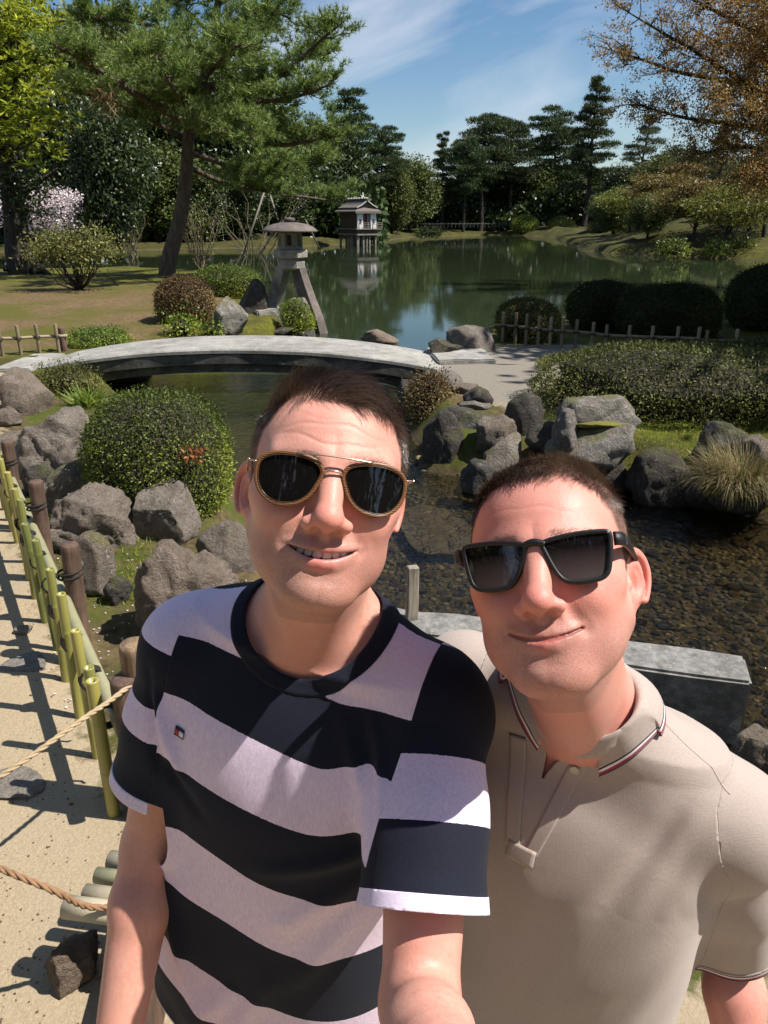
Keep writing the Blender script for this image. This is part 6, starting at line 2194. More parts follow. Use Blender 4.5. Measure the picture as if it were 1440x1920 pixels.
def build_lantern():
    f = G(592, 624, WZ)
    Y = 16.6
    m = pxm(Vector((-1.8, Y, 0.5)))
    at = lambda px, py, dy=0.0: np.array(DY(px, py, Y + dy))
    c = at(545, 470)
    r = empty('stone_lantern', (c[0], Y, WZ))
    tag(r, 'two-legged stone lantern with broad umbrella cap standing at the pond edge', 'lantern')
    O = np.array(r.location)
    def zz(py): return DY(545, py, Y).z - WZ
    cap = lathe('cap', [(0.02, zz(416)), (0.16, zz(417)), (0.34, zz(420)), (0.48, zz(425)), (0.56, zz(431)), (0.575, zz(434)), (0.54, zz(435)), (0.40, zz(433)), (0.24, zz(433)), (0.0, zz(433))], 30)
    obj('cap', cap, M_LAND, r)
    fin = lathe('finial', [(0.09, zz(417)), (0.115, zz(414)), (0.12, zz(411)), (0.10, zz(408.5)), (0.04, zz(407.5)), (0.0, zz(407.3))], 18)
    obj('finial', fin, M_LAND, r)
    # firebox: six corner posts, sill and head rings, window bars
    fb = obj('firebox', lathe('firebox', [(0.235, zz(440)), (0.235, zz(433.5)), (0.20, zz(433.2))], 6), M_LAN, r)
    obj('firebox_sill', lathe('firebox_sill', [(0.25, zz(467)), (0.25, zz(461)), (0.22, zz(460))], 6), M_LAN, r)
    h = zz(436) - zz(463)
    for k in range(6):
        a = k * math.pi / 3
        obj('corner_post', bev_box('corner_post', (0.085, 0.10, h), 0.008), M_LAN, r, (0.205 * math.cos(a), 0.205 * math.sin(a), (zz(436) + zz(463)) / 2), (0, 0, a))
    obj('inner_core', lathe('inner_core', [(0.10, zz(466)), (0.10, zz(436)), (0.0, zz(436))], 6), M_LAND, r)
    obj('platform', lathe('platform', [(0.27, zz(486)), (0.345, zz(482)), (0.35, zz(470)), (0.33, zz(468)), (0.0, zz(467.4))], 6), M_LAN, r)
    obj('base_block', lathe('base_block', [(0.24, zz(505)), (0.285, zz(502)), (0.285, zz(490)), (0.26, zz(486.5)), (0.0, zz(486.2))], 6), M_LAN, r)
    # legs: curved tapering slabs
    def leg(path, w0, w1, d0, d1, side, mat):
        p = catmull(path, 6, False); n = len(p); V = []
        tan = unit(np.gradient(p, axis=0)); side = np.array(side, float)
        for i in range(n):
            t = i / (n - 1); w = w0 + (w1 - w0) * t; d = d0 + (d1 - d0) * t
            s = unit(side - tan[i] * (side @ tan[i])); v = np.cross(tan[i], s)
            e = 0.02
            for a, b in ((-1, -1), (1, -1), (1, 1), (-1, 1)):
                V.append(p[i] + s * a * w / 2 + v * b * d / 2)
        F = [(i * 4 + k, i * 4 + (k + 1) % 4, (i + 1) * 4 + (k + 1) % 4, (i + 1) * 4 + k) for i in range(n - 1) for k in range(4)]
        F += [(0, 1, 2, 3)[::-1], tuple(range((n - 1) * 4, n * 4))]
        me = mesh_np('leg', np.array(V), F, False)
        o = obj('leg', me, mat, r)
        bv = o.modifiers.new('bev', 'BEVEL'); bv.width = 0.012; bv.segments = 2
        return o
    L1 = [at(559, 500) - O, at(567, 530, -0.05) - O, at(578, 565, -0.15) - O, at(590, 600, -0.25) - O, at(598, 632, -0.30) - O]
    leg(L1, 0.21, 0.32, 0.22, 0.30, (0.86, -0.5, 0), M_LAND)
    L2 = [at(532, 500) - O, at(526, 525, 0.1) - O, at(519, 548, 0.3) - O, at(512, 574, 0.45) - O]
    leg(L2, 0.20, 0.30, 0.22, 0.28, (0.8, -0.6, 0), M_LAN)
    # stones that carry the short leg
    g = at(516, 585, 0.4)
    o = obj('base_stone', rock_mesh(301, (0.30, 0.30, 0.34), 3, 6, 0.07), M_LAN, None, (g[0], g[1], -0.14)); tag(o, 'rounded stone under the short lantern leg', 'rock', 'garden rocks')
    a = at(499, 615, -0.35)
    o = obj('stone_block', bev_box('stone_block', (0.62, 0.50, 0.50), 0.025, 2, 0.014, 9, 3), M_LAN, None, (a[0] + 0.02, Y - 0.15, -0.12), (0, 0, 0.5)); tag(o, 'squared pale stone block beside the lantern with grass on top', 'stone block')
    o = obj('stone_block', bev_box('stone_block', (0.55, 0.35, 0.16), 0.02, 2, 0.012, 19, 3), M_GRAN, None, (a[0] - 0.52, Y + 0.1, 0.02), (0, 0, 0.1)); tag(o, 'low dark stone shelf left of the squared lantern block', 'stone block')

M_BAM = None
def bamboo_mat(name, c1, c2, rough=0.32):
    t = NT(name)
    co = t.coord('Object'); inf = t.n('ShaderNodeObjectInfo')
    n = t.noise(3.5, 4, 0.6, t.coord('Object', (6, 6, 1.0))); n2 = t.noise(40, 3, 0.6, t.coord('Object', (6, 6, 0.4)))
    k = t.math('ADD', t.math('MULTIPLY', inf.outputs['Random'], 0.55), t.math('MULTIPLY', n, 0.6))
    c = t.ramp(k, [(0.25, c1), (0.85, c2)])
    c = t.mix(t.ramp(n2, [(0.45, 0.0), (0.75, 0.4)]), c, (0.30, 0.29, 0.20))
    return t.done(t.bsdf(Base_Color=c, Roughness=rough, Normal=t.bump(n2, 0.15, 0.004)))

def bamboo_stake(h, r, seed, seg=14):
    rng = np.random.RandomState(seed)
    nodes = np.cumsum(rng.uniform(0.16, 0.26, 6)); nodes = nodes[nodes < h - 0.03]
    prof = []
    z = -0.12
    zs = [(-0.12, r * 1.02)]
    for nd in nodes:
        zs += [(nd - 0.008, r), (nd - 0.002, r * 1.07), (nd + 0.003, r * 0.98), (nd + 0.008, r * 1.0)]
    zs += [(h - 0.004, r * 0.98), (h, r * 0.96), (h, r * 0.66), (h - 0.05, r * 0.62)]
    a = np.arange(seg) * 2 * math.pi / seg
    V = np.array([(q * math.cos(t), q * math.sin(t), z) for z, q in zs for t in a])
    n = len(zs)
    F = [(i * seg + k, i * seg + (k + 1) % seg, (i + 1) * seg + (k + 1) % seg, (i + 1) * seg + k) for i in range(n - 1) for k in range(seg)]
    F += [tuple(range((n - 1) * seg, n * seg))]
    return mesh_np('stake', V, F), h

def twist_rope(name, path, r, twist=9.0, strands=3, seg=6):
    path = np.asarray(path, float)
    # resample evenly
    d = np.concatenate([[0], np.cumsum(np.linalg.norm(np.diff(path, axis=0), axis=1))])
    n = max(8, int(d[-1] / (r * 1.1)))
    s = np.linspace(0, d[-1], n)
    P_ = np.stack([np.interp(s, d, path[:, k]) for k in range(3)], 1)
    tan = unit(np.gradient(P_, axis=0)); ref = np.array((0, 0, 1.0)) if abs(tan[0][2]) < 0.9 else np.array((1.0, 0, 0))
    u = unit(np.cross(tan, ref)); v = np.cross(tan, u)
    V, F = [], []
    for st in range(strands):
        a = s / r / twist * 6.28 * 0.9 + st * 6.283 / strands
        C = P_ + (np.cos(a)[:, None] * u + np.sin(a)[:, None] * v) * r * 0.5
        b = np.arange(seg) * 6.283 / seg
        base = len(V)
        for i in range(n):
            for q in b: V.append(C[i] + (u[i] * math.cos(q) + v[i] * math.sin(q)) * r * 0.56)
        for i in range(n - 1):
            for k in range(seg):
                l = (k + 1) % seg
                F.append((base + i * seg + k, base + i * seg + l, base + (i + 1) * seg + l, base + (i + 1) * seg + k))
    return mesh_np(name, np.array(V), F)

def tie(parent, c, ax, r, mat, turns=3, seed=0):
    """black cord lashing wound round a crossing, with loose ends"""
    rng = np.random.RandomState(seed)
    ax = unit(np.array(ax, float)); u = unit(np.cross(ax, (0.3, 0.2, 1.0))); v = np.cross(ax, u)
    pts = []
    for k in range(turns * 12 + 1):
        a = k / 12 * 6.283
        pts.append(np.array(c) + (u * math.cos(a) + v * math.sin(a)) * r * (1 + 0.08 * rng.rand()) + ax * (k / (turns * 12) - 0.5) * r * 0.9)
    for q in range(2):
        pts.append(pts[-1] + rng.randn(3) * 0.012 + np.array((0, -0.012, -0.01)))
    return obj('cord_tie', tube_mesh('cord_tie', pts, 0.0055, 5), mat, parent)

def post_mesh(h, r, seed):
    rng = np.random.RandomState(seed)
    zs = [(-0.2, r * 1.02), (h * 0.4, r), (h - 0.03, r * 0.99), (h - 0.008, r * 0.96), (h, r * 0.86), (h + 0.002, 0.0)]
    seg = 20; a = np.arange(seg) * 6.283 / seg
    V = np.array([(q * math.cos(t) * (1 + 0.03 * math.sin(3 * t + seed)), q * math.sin(t), z) for z, q in zs for t in a])
    F = [(i * seg + k, i * seg + (k + 1) % seg, (i + 1) * seg + (k + 1) % seg, (i + 1) * seg + k) for i in range(len(zs) - 1) for k in range(seg)]
    return mesh_np('post', V, F)

def wood_mat(name, c1, c2, s=14):
    t = NT(name)
    co = t.coord('Object', (1, 1, 0.07))
    n = t.noise(s * 3, 5, 0.7, co, 0.6); n2 = t.noise(s * 0.6, 3, 0.5, t.coord('Object'))
    c = t.mix(t.ramp(n, [(0.33, 0.0), (0.62, 1.0)]), c1, c2)
    c = t.mix(t.ramp(n2, [(0.5, 0.0), (0.65, 0.5)]), c, tuple(a * 0.55 for a in c1))
    return t.done(t.bsdf(Base_Color=c, Roughness=0.72, Normal=t.bump(n, 0.8, 0.01)))

def build_fences():
    bam = bamboo_mat('green_bamboo', (0.12, 0.145, 0.028), (0.34, 0.30, 0.07))
    bamr = bamboo_mat('pale_bamboo', (0.22, 0.225, 0.13), (0.42, 0.36, 0.20))
    bamd = bamboo_mat('dry_bamboo', (0.30, 0.25, 0.17), (0.50, 0.43, 0.30), 0.55)
    bamw = bamboo_mat('weathered_bamboo', (0.13, 0.095, 0.055), (0.30, 0.235, 0.145), 0.6)
    cord = simple_mat('black_cord', (0.010, 0.009, 0.008), 0.8)
    pw = wood_mat('brown_post', (0.055, 0.030, 0.020), (0.15, 0.090, 0.060))
    pw2 = wood_mat('log_post', (0.14, 0.085, 0.045), (0.30, 0.20, 0.115))
    rp = NT('straw_rope'); straw = rp.done(rp.bsdf(Base_Color=rp.mix(rp.noise(60, 3, 0.6, rp.coord()), (0.24, 0.17, 0.09), (0.50, 0.39, 0.24)), Roughness=0.85))
    rp = NT('brown_rope'); brope = rp.done(rp.bsdf(Base_Color=rp.mix(rp.noise(60, 3, 0.6, rp.coord()), (0.16, 0.085, 0.042), (0.34, 0.20, 0.105)), Roughness=0.85))
    # near bamboo fence
    tops = [(3, 860), (18, 888), (23, 914), (33, 941), (50, 976), (72, 1016), (86, 1061), (110, 1116), (143, 1179), (171, 1244)]
    HT = 0.56
    r = empty('bamboo_fence', G(200, 1490, 0.0))
    tag(r, 'low green bamboo stake fence along the left path', 'fence')
    O = np.array(r.location)
    pts = [np.array(G(px, py, HT)) * (1, 1, 0) for px, py in tops]
    a, b = pts[-1], pts[0]
    dirv = unit(b - a)
    nrm = np.array((dirv[1], -dirv[0], 0))     # towards the rocks
    if nrm[0] < 0: nrm = -nrm
    far = [b + dirv * 0.24 * k for k in (1, 2, 3)]
    allp = far[::-1] + pts
    for k, p in enumerate(allp):
        h = HT + np.random.RandomState(k).uniform(-0.015, 0.015)
        me, _ = bamboo_stake(h, 0.0190, k)
        o = obj('stake', me, bam, r, Vector(p - O), (np.random.RandomState(k).uniform(-0.02, 0.02), 0.015, k * 1.3))
        cc = p - O + np.array((0, 0, 0.345)) + nrm * 0.022
        tie(r, cc, dirv, 0.040, cord, 4, k)
    # doubled last stake
    me, _ = bamboo_stake(HT - 0.01, 0.0215, 33)
    obj('stake', me, bam, r, Vector(np.array(G(178, 1256, HT)) * (1, 1, 0) - O + np.array((0.005, -0.045, 0))))
    # rail behind the stakes
    ra = a - dirv * 0.22 + nrm * 0.050 + np.array((0, 0, 0.345)) - O; rb = far[-1] + dirv * 0.2 + nrm * 0.050 + np.array((0, 0, 0.345)) - O
    n = 40; path = [ra + (rb - ra) * i / n for i in range(n + 1)]
    rad = [0.024 * (1 + (0.07 if i % 8 == 4 else 0)) for i in range(n + 1)]
    obj('rail', tube_mesh('rail', path, rad, 14), bamr, r)
    # wooden posts behind the rail
    for k, (px, py, hz) in enumerate(((60, 902, 0.60), (122, 1020, 0.60), (8, 826, 0.60))):
        p = np.array(G(px, py, hz)) * (1, 1, 0)
        o = obj('post', post_mesh(hz, 0.040, k), pw, r, Vector(p - O), (0.0, 0.03, 0))
        tie(r, p - O + np.array((0, 0, hz - 0.14)), (0, 0, 1), 0.050, cord, 2, 50 + k)
    # round-topped log posts that carry the rope
    tops2 = ((250, 1206, 0.66, 0.050, 'round-topped log post with a straw rope looped round it beside the striped sleeve'), (229, 1272, 0.56, 0.042, 'shorter dark log post just in front of the roped post'))
    pr = []
    for px, py, hz, rad, lab in tops2:
        p = np.array(G(px, py, hz)) * (1, 1, 0)
        o = obj('log_post', post_mesh(hz, rad, 7), pw2 if hz > 0.6 else pw, None, Vector(p)); tag(o, lab, 'post')
        pr.append(p)
    # straw rope from that post to the left
    zr = 0.545
    s0 = pr[0] + np.array((0.0, -0.06, zr)); e0 = np.array(DD(-60, 1492, 2.05))
    m0 = np.array(DD(150, 1352, 2.25))
    path = catmull([s0, (s0 * 0.55 + m0 * 0.45) + (0, 0, -0.004), m0, np.array(DD(40, 1430, 2.12)), e0, np.array(DD(-200, 1560, 1.95))], 10, False)
    o = obj('rope', twist_rope('rope', path, 0.0085), straw); tag(o, 'pale straw rope strung from the log post across the path to the left edge', 'rope')
    loop = [pr[0] + np.array((math.cos(t) * 0.056, math.sin(t) * 0.056, zr + 0.004 * math.sin(2 * t))) for t in np.linspace(0, 6.283 * 2, 40)]
    o2 = obj('rope_loop', twist_rope('rope_loop', loop, 0.008), straw, o)
    # low poles at the bottom left
    z0 = 0.26
    for k, (px, py, lab, rad, col) in enumerate(((206, 1613, 'cut pole end farthest back of the four at the bottom left', 0.027, bamd), (181, 1641, 'thin pale split pole second from the back at the bottom left', 0.022, bamr), (160, 1675, 'cut bamboo pole third from the back at the bottom left', 0.025, bamd), (124, 1700, 'longest cut pole in front with a rope knot at the bottom left', 0.030, bamd))):
        p = np.array(G(px, py, z0))
        d = unit(np.array((1.0, -0.16, 0.01)))
        n = 12; L = 1.2
        pa = [p + d * L * i / n for i in range(n + 1)]
        seg = 14
        me = tube_mesh('low_pole', pa, [rad * (1.05 if i in (3, 8) else 1.0) for i in range(n + 1)], seg)
        o = obj('low_pole', me, col); tag(o, lab, 'pole', 'low poles beside the path')
        if k == 3:
            c = p + d * 0.20
            kn = [c + np.array((0, math.cos(t) * (rad + 0.008), math.sin(t) * (rad + 0.008))) + d * 0.03 * t / 12 for t in np.linspace(0, 18, 60)]
            kn += [kn[-1] + np.array((-0.015, -0.01, -0.05)), kn[-1] + np.array((-0.05, -0.015, -0.09))]
            gr = simple_mat('grey_rope', (0.26, 0.225, 0.175), 0.9)
            o2 = obj('rope_knot', twist_rope('rope_knot', kn, 0.008), gr, o)
    # carriers under the poles
    for k, x in enumerate((-0.62, -0.15)):
        o = obj('pole_rest', bev_box('pole_rest', (0.07, 0.62, 0.23), 0.012), pw, None, (x, 1.50, 0.11), (0, 0, 0.1)); tag(o, ('wooden rest carrying the low poles behind the striped shirt', 'second wooden rest carrying the low poles')[k], 'wooden rest')
    p0 = np.array(DD(-40, 1612, 1.85)); p1 = np.array(DD(90, 1665, 1.83)); p2 = np.array(G(192, 1702, z0 + 0.045)); p3 = p2 + np.array((0.25, 0.05, 0.02))
    o = obj('rope', twist_rope('rope', catmull([p0 + (p0 - p1) * 0.8, p0, p1, p2, p3], 10, False), 0.0085), brope); tag(o, 'brown twisted rope running to the low poles at the bottom left', 'rope')
    # left fence at the bridge
    def far_fence(stakes, hz, rail_z, label, lo, mat, mrail, posts=()):
        r = empty('bamboo_fence', G(stakes[0][0], stakes[0][1], lo)); tag(r, label, 'fence')
        O = np.array(r.location)
        P_ = []
        for k, (px, base, tp) in enumerate(stakes):
            p = np.array(G(px, base, lo)); h = DY(px, tp, p[1]).z - lo
            me, _ = bamboo_stake(h, 0.027, 60 + k, 10)
            obj('stake', me, mat, r, Vector(p - O)); P_.append(p)
            tie(r, p - O + np.array((0, -0.01, h * rail_z)), (0, 0, 1), 0.040, cord, 2, k)
        for i in range(len(P_) - 1):
            pass
        q = [p - O + np.array((0, 0.045, (DY(s[0], s[1] + (s[2] - s[1]) * rail_z, p[1]).z - lo))) for p, s in zip(P_, stakes)]
        q = [q[0] - (q[1] - q[0]) * 0.6] + q + [q[-1] + (q[-1] - q[-2]) * 0.5]
        obj('rail', tube_mesh('rail', q, 0.024, 10), mrail, r)
        for px, base, tp in posts:
            p = np.array(G(px, base, lo)); h = DY(px, tp, p[1]).z - lo
            obj('post', post_mesh(h, 0.05, 3), pw, r, Vector(p - O))
        return r
    far_fence([(6, 667, 610), (40, 665, 610), (75, 662, 608), (111, 660, 607)], 0.5, 0.55, 'short bamboo fence at the left edge behind the bridge', 0.03, bamw, bamw, [(121, 658, 614)])
    st = [(942, 642, 585), (965, 645, 586), (985, 648, 588), (1008, 650, 592), (1030, 651, 594), (1052, 652, 597), (1078, 652, 599), (1109, 652, 604), (1134, 655, 609), (1176, 658, 610), (1219, 660, 611), (1266, 662, 612), (1305, 664, 613), (1320, 666, 619), (1375, 668, 617), (1437, 670, 617), (1500, 672, 618)]
    far_fence(st, 0.5, 0.55, 'long low bamboo fence between gravel path and dark pond bushes', 0.0, bamw, bamw)
    # leaning support poles in the water and behind the lantern
    gp = simple_mat('grey_pole', (0.20, 0.175, 0.14), 0.8)
    for (a_, b_, y0, y1, lab) in (((446, 508), (502, 340), 31, 31.5, 'long thin support pole leaning right behind the stone lantern'), ((500, 345), (521, 412), 31, 28, 'short support pole leaning left above the lantern cap'), ((598, 464), (574, 415), 36, 35, 'pale prop pole standing in the pond right of the lantern')):
        o = obj('support_pole', tube_mesh('support_pole', [DY(*a_, y0), DY(*b_, y1)], 0.034, 8), gp); tag(o, lab, 'pole', 'support poles')
    # far white-posted fence
    r = empty('shore_fence', DY(720, 430, 98)); tag(r, 'low pale fence running along the far shore', 'fence')
    O = np.array(r.location); wm = simple_mat('pale_rail', (0.13, 0.115, 0.09), 0.8)
    A_, B_ = np.array(DY(715, 433, 98)), np.array(DY(1000, 429, 108))
    z = max(tz(A_[0], A_[1]), 0.2); A_[2] = z; B_[2] = z
    n = 42
    pm = bev_box('post', (0.07, 0.07, 0.62), 0)
    for k in range(n):
        p = A_ + (B_ - A_) * k / (n - 1)
        obj('post', pm, wm, r, Vector(p - O + np.array((0, 0, 0.35))))
    for hz in (0.5,): obj('rail', tube_mesh('rail', [A_ - O + (0, 0.06, hz), B_ - O + (0, 0.06, hz)], 0.03, 6), wm, r)

def build_house():
    Y = 66.0
    c = DY(671, 462, Y)
    m = pxm(Vector((c.x, Y, 0)))
    r = empty('tea_house', (c.x, Y, WZ), R(30)); tag(r, 'small white tea house on stilts over the pond', 'house'); r.scale = (0.9, 0.9, 0.92)
    wh = NT('plaster'); white = wh.done(wh.bsdf(Base_Color=wh.mix(wh.noise(3, 3, 0.5, wh.coord()), (0.80, 0.79, 0.76), (0.88, 0.87, 0.85)), Roughness=0.8))
    dk = wood_mat('dark_timber', (0.040, 0.026, 0.018), (0.11, 0.075, 0.05), 5)
    gr = wood_mat('grey_timber', (0.13, 0.11, 0.09), (0.27, 0.24, 0.20), 5)
    rd = simple_mat('red_panel', (0.13, 0.045, 0.030), 0.7)
    t = NT('shingle'); w = t.n('ShaderNodeTexWave', wave_type='BANDS', bands_direction='Z'); w.inputs['Scale'].default_value = 9; w.inputs['Distortion'].default_value = 1.5; t.l(t.coord(), w.inputs['Vector'])
    shin = t.done(t.bsdf(Base_Color=t.mix(w.outputs['Fac'], (0.075, 0.062, 0.052), (0.17, 0.145, 0.125)), Roughness=0.85))
    pale = simple_mat('ridge_pale', (0.48, 0.45, 0.40), 0.8)
    Z = lambda py: DY(668, py, Y).z - WZ
    W2, D2 = 0.95, 1.7
    fl = Z(430)
    def part(nm, size, loc, mat, parent=None, rot=None, bev=0.01): return obj(nm, bev_box(nm, size, bev), mat, parent or r, loc, rot)
    for x in (-W2, -W2 * 0.35, W2 * 0.35, W2):
        for y in (-D2, -D2 + 1.2, 0, D2):
            part('stilt', (0.16, 0.16, fl + 0.9), (x * 0.96, y * 0.96, (fl - 0.9) / 2), gr)
    part('floor_beam', (W2 * 2 + 0.3, D2 * 2 + 0.4, 0.14), (0, 0, Z(437)), gr)
    part('under_floor', (W2 * 2 + 0.1, D2 * 2 + 0.1, 0.45), (0, 0, Z(433) + 0.07), dk)
    part('deck', (W2 * 2 + 0.7, D2 * 2 + 0.7, 0.10), (0.1, 0, Z(426)), gr)
    z0, z1 = Z(425), Z(393); h = z1 - z0; zc = (z0 + z1) / 2
    for sx in (-1, 1):
        wl = part('white_panel', (0.56, 0.12, h), (sx * (W2 - 0.28), -D2, zc), white)
        part('window', (0.20, 0.04, 0.36), (0, -0.062, -0.08), dk, wl)
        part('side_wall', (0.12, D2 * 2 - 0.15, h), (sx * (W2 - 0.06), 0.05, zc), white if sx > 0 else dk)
    part('back_wall', (W2 * 2 - 0.3, 0.1, h), (0, D2, zc), dk)
    part('sliding_panel', (0.48, 0.06, h - 0.1), (0.33, -D2 + 0.12, zc), gr)
    part('sliding_panel', (0.72, 0.06, h - 0.05), (-0.27, -D2 + 0.25, zc), rd)
    part('lintel', (W2 * 2 + 0.1, 0.14, 0.12), (0, -D2, z1 + 0.05), dk)
    for zz in (0.12, 0.30, 0.46): part('railing', (W2 * 2 + 0.75, 0.06, 0.05), (0.15, -D2 - 0.33, z0 + zz), gr)
    for x in np.linspace(-W2, W2 + 0.4, 6): part('railing_post', (0.07, 0.07, 0.5), (x, -D2 - 0.33, z0 + 0.24), gr)
    # lower skirt roof and upper gable roof
    ev = Z(391); rg = Z(368); ov = 0.36
    def roofmesh(nm, sec, y0, y1):
        n = len(sec); V = [(x, y, z) for y in (y0, y1) for x, z in sec]
        F = [(i, (i + 1) % n, n + (i + 1) % n, n + i) for i in range(n)] + [tuple(range(n))[::-1], tuple(range(n, 2 * n))]
        return mesh_np(nm, np.array(V, float), F, False)
    sk = [(-W2 - ov, ev - 0.10), (-W2 - ov, ev), (-W2 * 0.7, ev + 0.42), (W2 * 0.7, ev + 0.42), (W2 + ov, ev), (W2 + ov, ev - 0.10)]
    V = []
    for z, gx, gy in ((ev - 0.08, W2 + ov, D2 + ov), (ev + 0.02, W2 + ov, D2 + ov), (ev + 0.40, W2 * 0.72, D2 * 0.92)):
        V += [(-gx, -gy, z), (gx, -gy, z), (gx, gy, z), (-gx, gy, z)]
    F = [(0, 3, 2, 1), (8, 9, 10, 11)] + [(i * 4 + k, i * 4 + (k + 1) % 4, (i + 1) * 4 + (k + 1) % 4, (i + 1) * 4 + k) for i in range(2) for k in range(4)]
    rf = obj('skirt_roof', mesh_np('skirt_roof', np.array(V, float), F, False), shin, r)
    for x in np.linspace(-W2 - ov + 0.1, W2 + ov - 0.1, 15): part('rafter_end', (0.07, 0.12, 0.07), (x, -D2 - ov + 0.02, ev - 0.12), pale, rf)
    e2 = ev + 0.34
    for s in (-1, 1):
        sec = [(0, rg), (s * (W2 * 0.55), (rg + e2) / 2 - 0.07), (s * (W2 * 1.08), e2 - 0.02), (s * (W2 * 1.08), e2 - 0.10), (s * (W2 * 0.55), (rg + e2) / 2 - 0.16), (0, rg - 0.10)]
        if s < 0: sec = sec[::-1]
        obj('gable_roof', roofmesh('gable_roof', sec, -D2 - 0.15, D2 + 0.15), shin, r)
        obj('barge_board', roofmesh('barge_board', [(a, b + 0.03) for a, b in sec], -D2 - 0.20, -D2 - 0.152), pale, r)
    obj('gable_wall', roofmesh('gable_wall', [(-W2 * 0.95, e2 - 0.05), (W2 * 0.95, e2 - 0.05), (0, rg - 0.12)], -D2 + 0.0, -D2 + 0.1), dk, r)
    rd_ = obj('ridge', bev_box('ridge', (0.22, D2 * 2 + 0.5, 0.16), 0.02), shin, r, (0, 0, rg + 0.05))
    for y in np.linspace(-D2 * 0.9, D2 * 0.9, 7): part('ridge_weight', (0.42, 0.14, 0.12), (0, y, 0.12), pale, rd_)

def build_wall():
    a = np.array((-0.42, 3.62, 0)); b = np.array((1.70, 3.03, 0)); d = unit(b - a)
    mid = a + d * 1.02
    ang = math.atan2(d[1], d[0])
    for k, (p, q, lab, dz) in enumerate(((a, mid - d * 0.012, 'left granite edging beam behind the two men', 0.0), (mid + d * 0.012, b, 'right granite edging beam ending beside the polo shoulder', -0.012))):
        L = np.linalg.norm(q - p); c = (p + q) / 2
        me = bev_box('stone_beam', (L, 0.25, 0.46), 0.014, 2, 0.006, 70 + k, 4)
        o = obj('stone_beam', me, M_GRAN, None, (c[0], c[1], -0.23 + dz), (0, 0, ang)); tag(o, lab, 'stone beam', 'granite edging')
    gw = wood_mat('grey_stake', (0.16, 0.135, 0.10), (0.36, 0.31, 0.24))
    p = G(771, 1152, 0.0); top = DY(771, 1060, p.y - 0.02).z
    r = empty('wooden_stake', (p.x, p.y - 0.03, -0.3)); tag(r, 'weathered square wooden stake with a nail behind the two men', 'stake')
    me = bev_box('shaft', (0.058, 0.045, top + 0.3), 0.004, 1, 0.0025, 4, 5)
    obj('shaft', me, gw, r, (0, 0, (top + 0.3) / 2), (0, 0.015, 0.25))
    obj('nail', tube_mesh('nail', [(-0.02, -0.02, top + 0.21), (-0.045, -0.045, top + 0.212)], 0.0035, 6), simple_mat('rust', (0.06, 0.03, 0.02), 0.8), r)

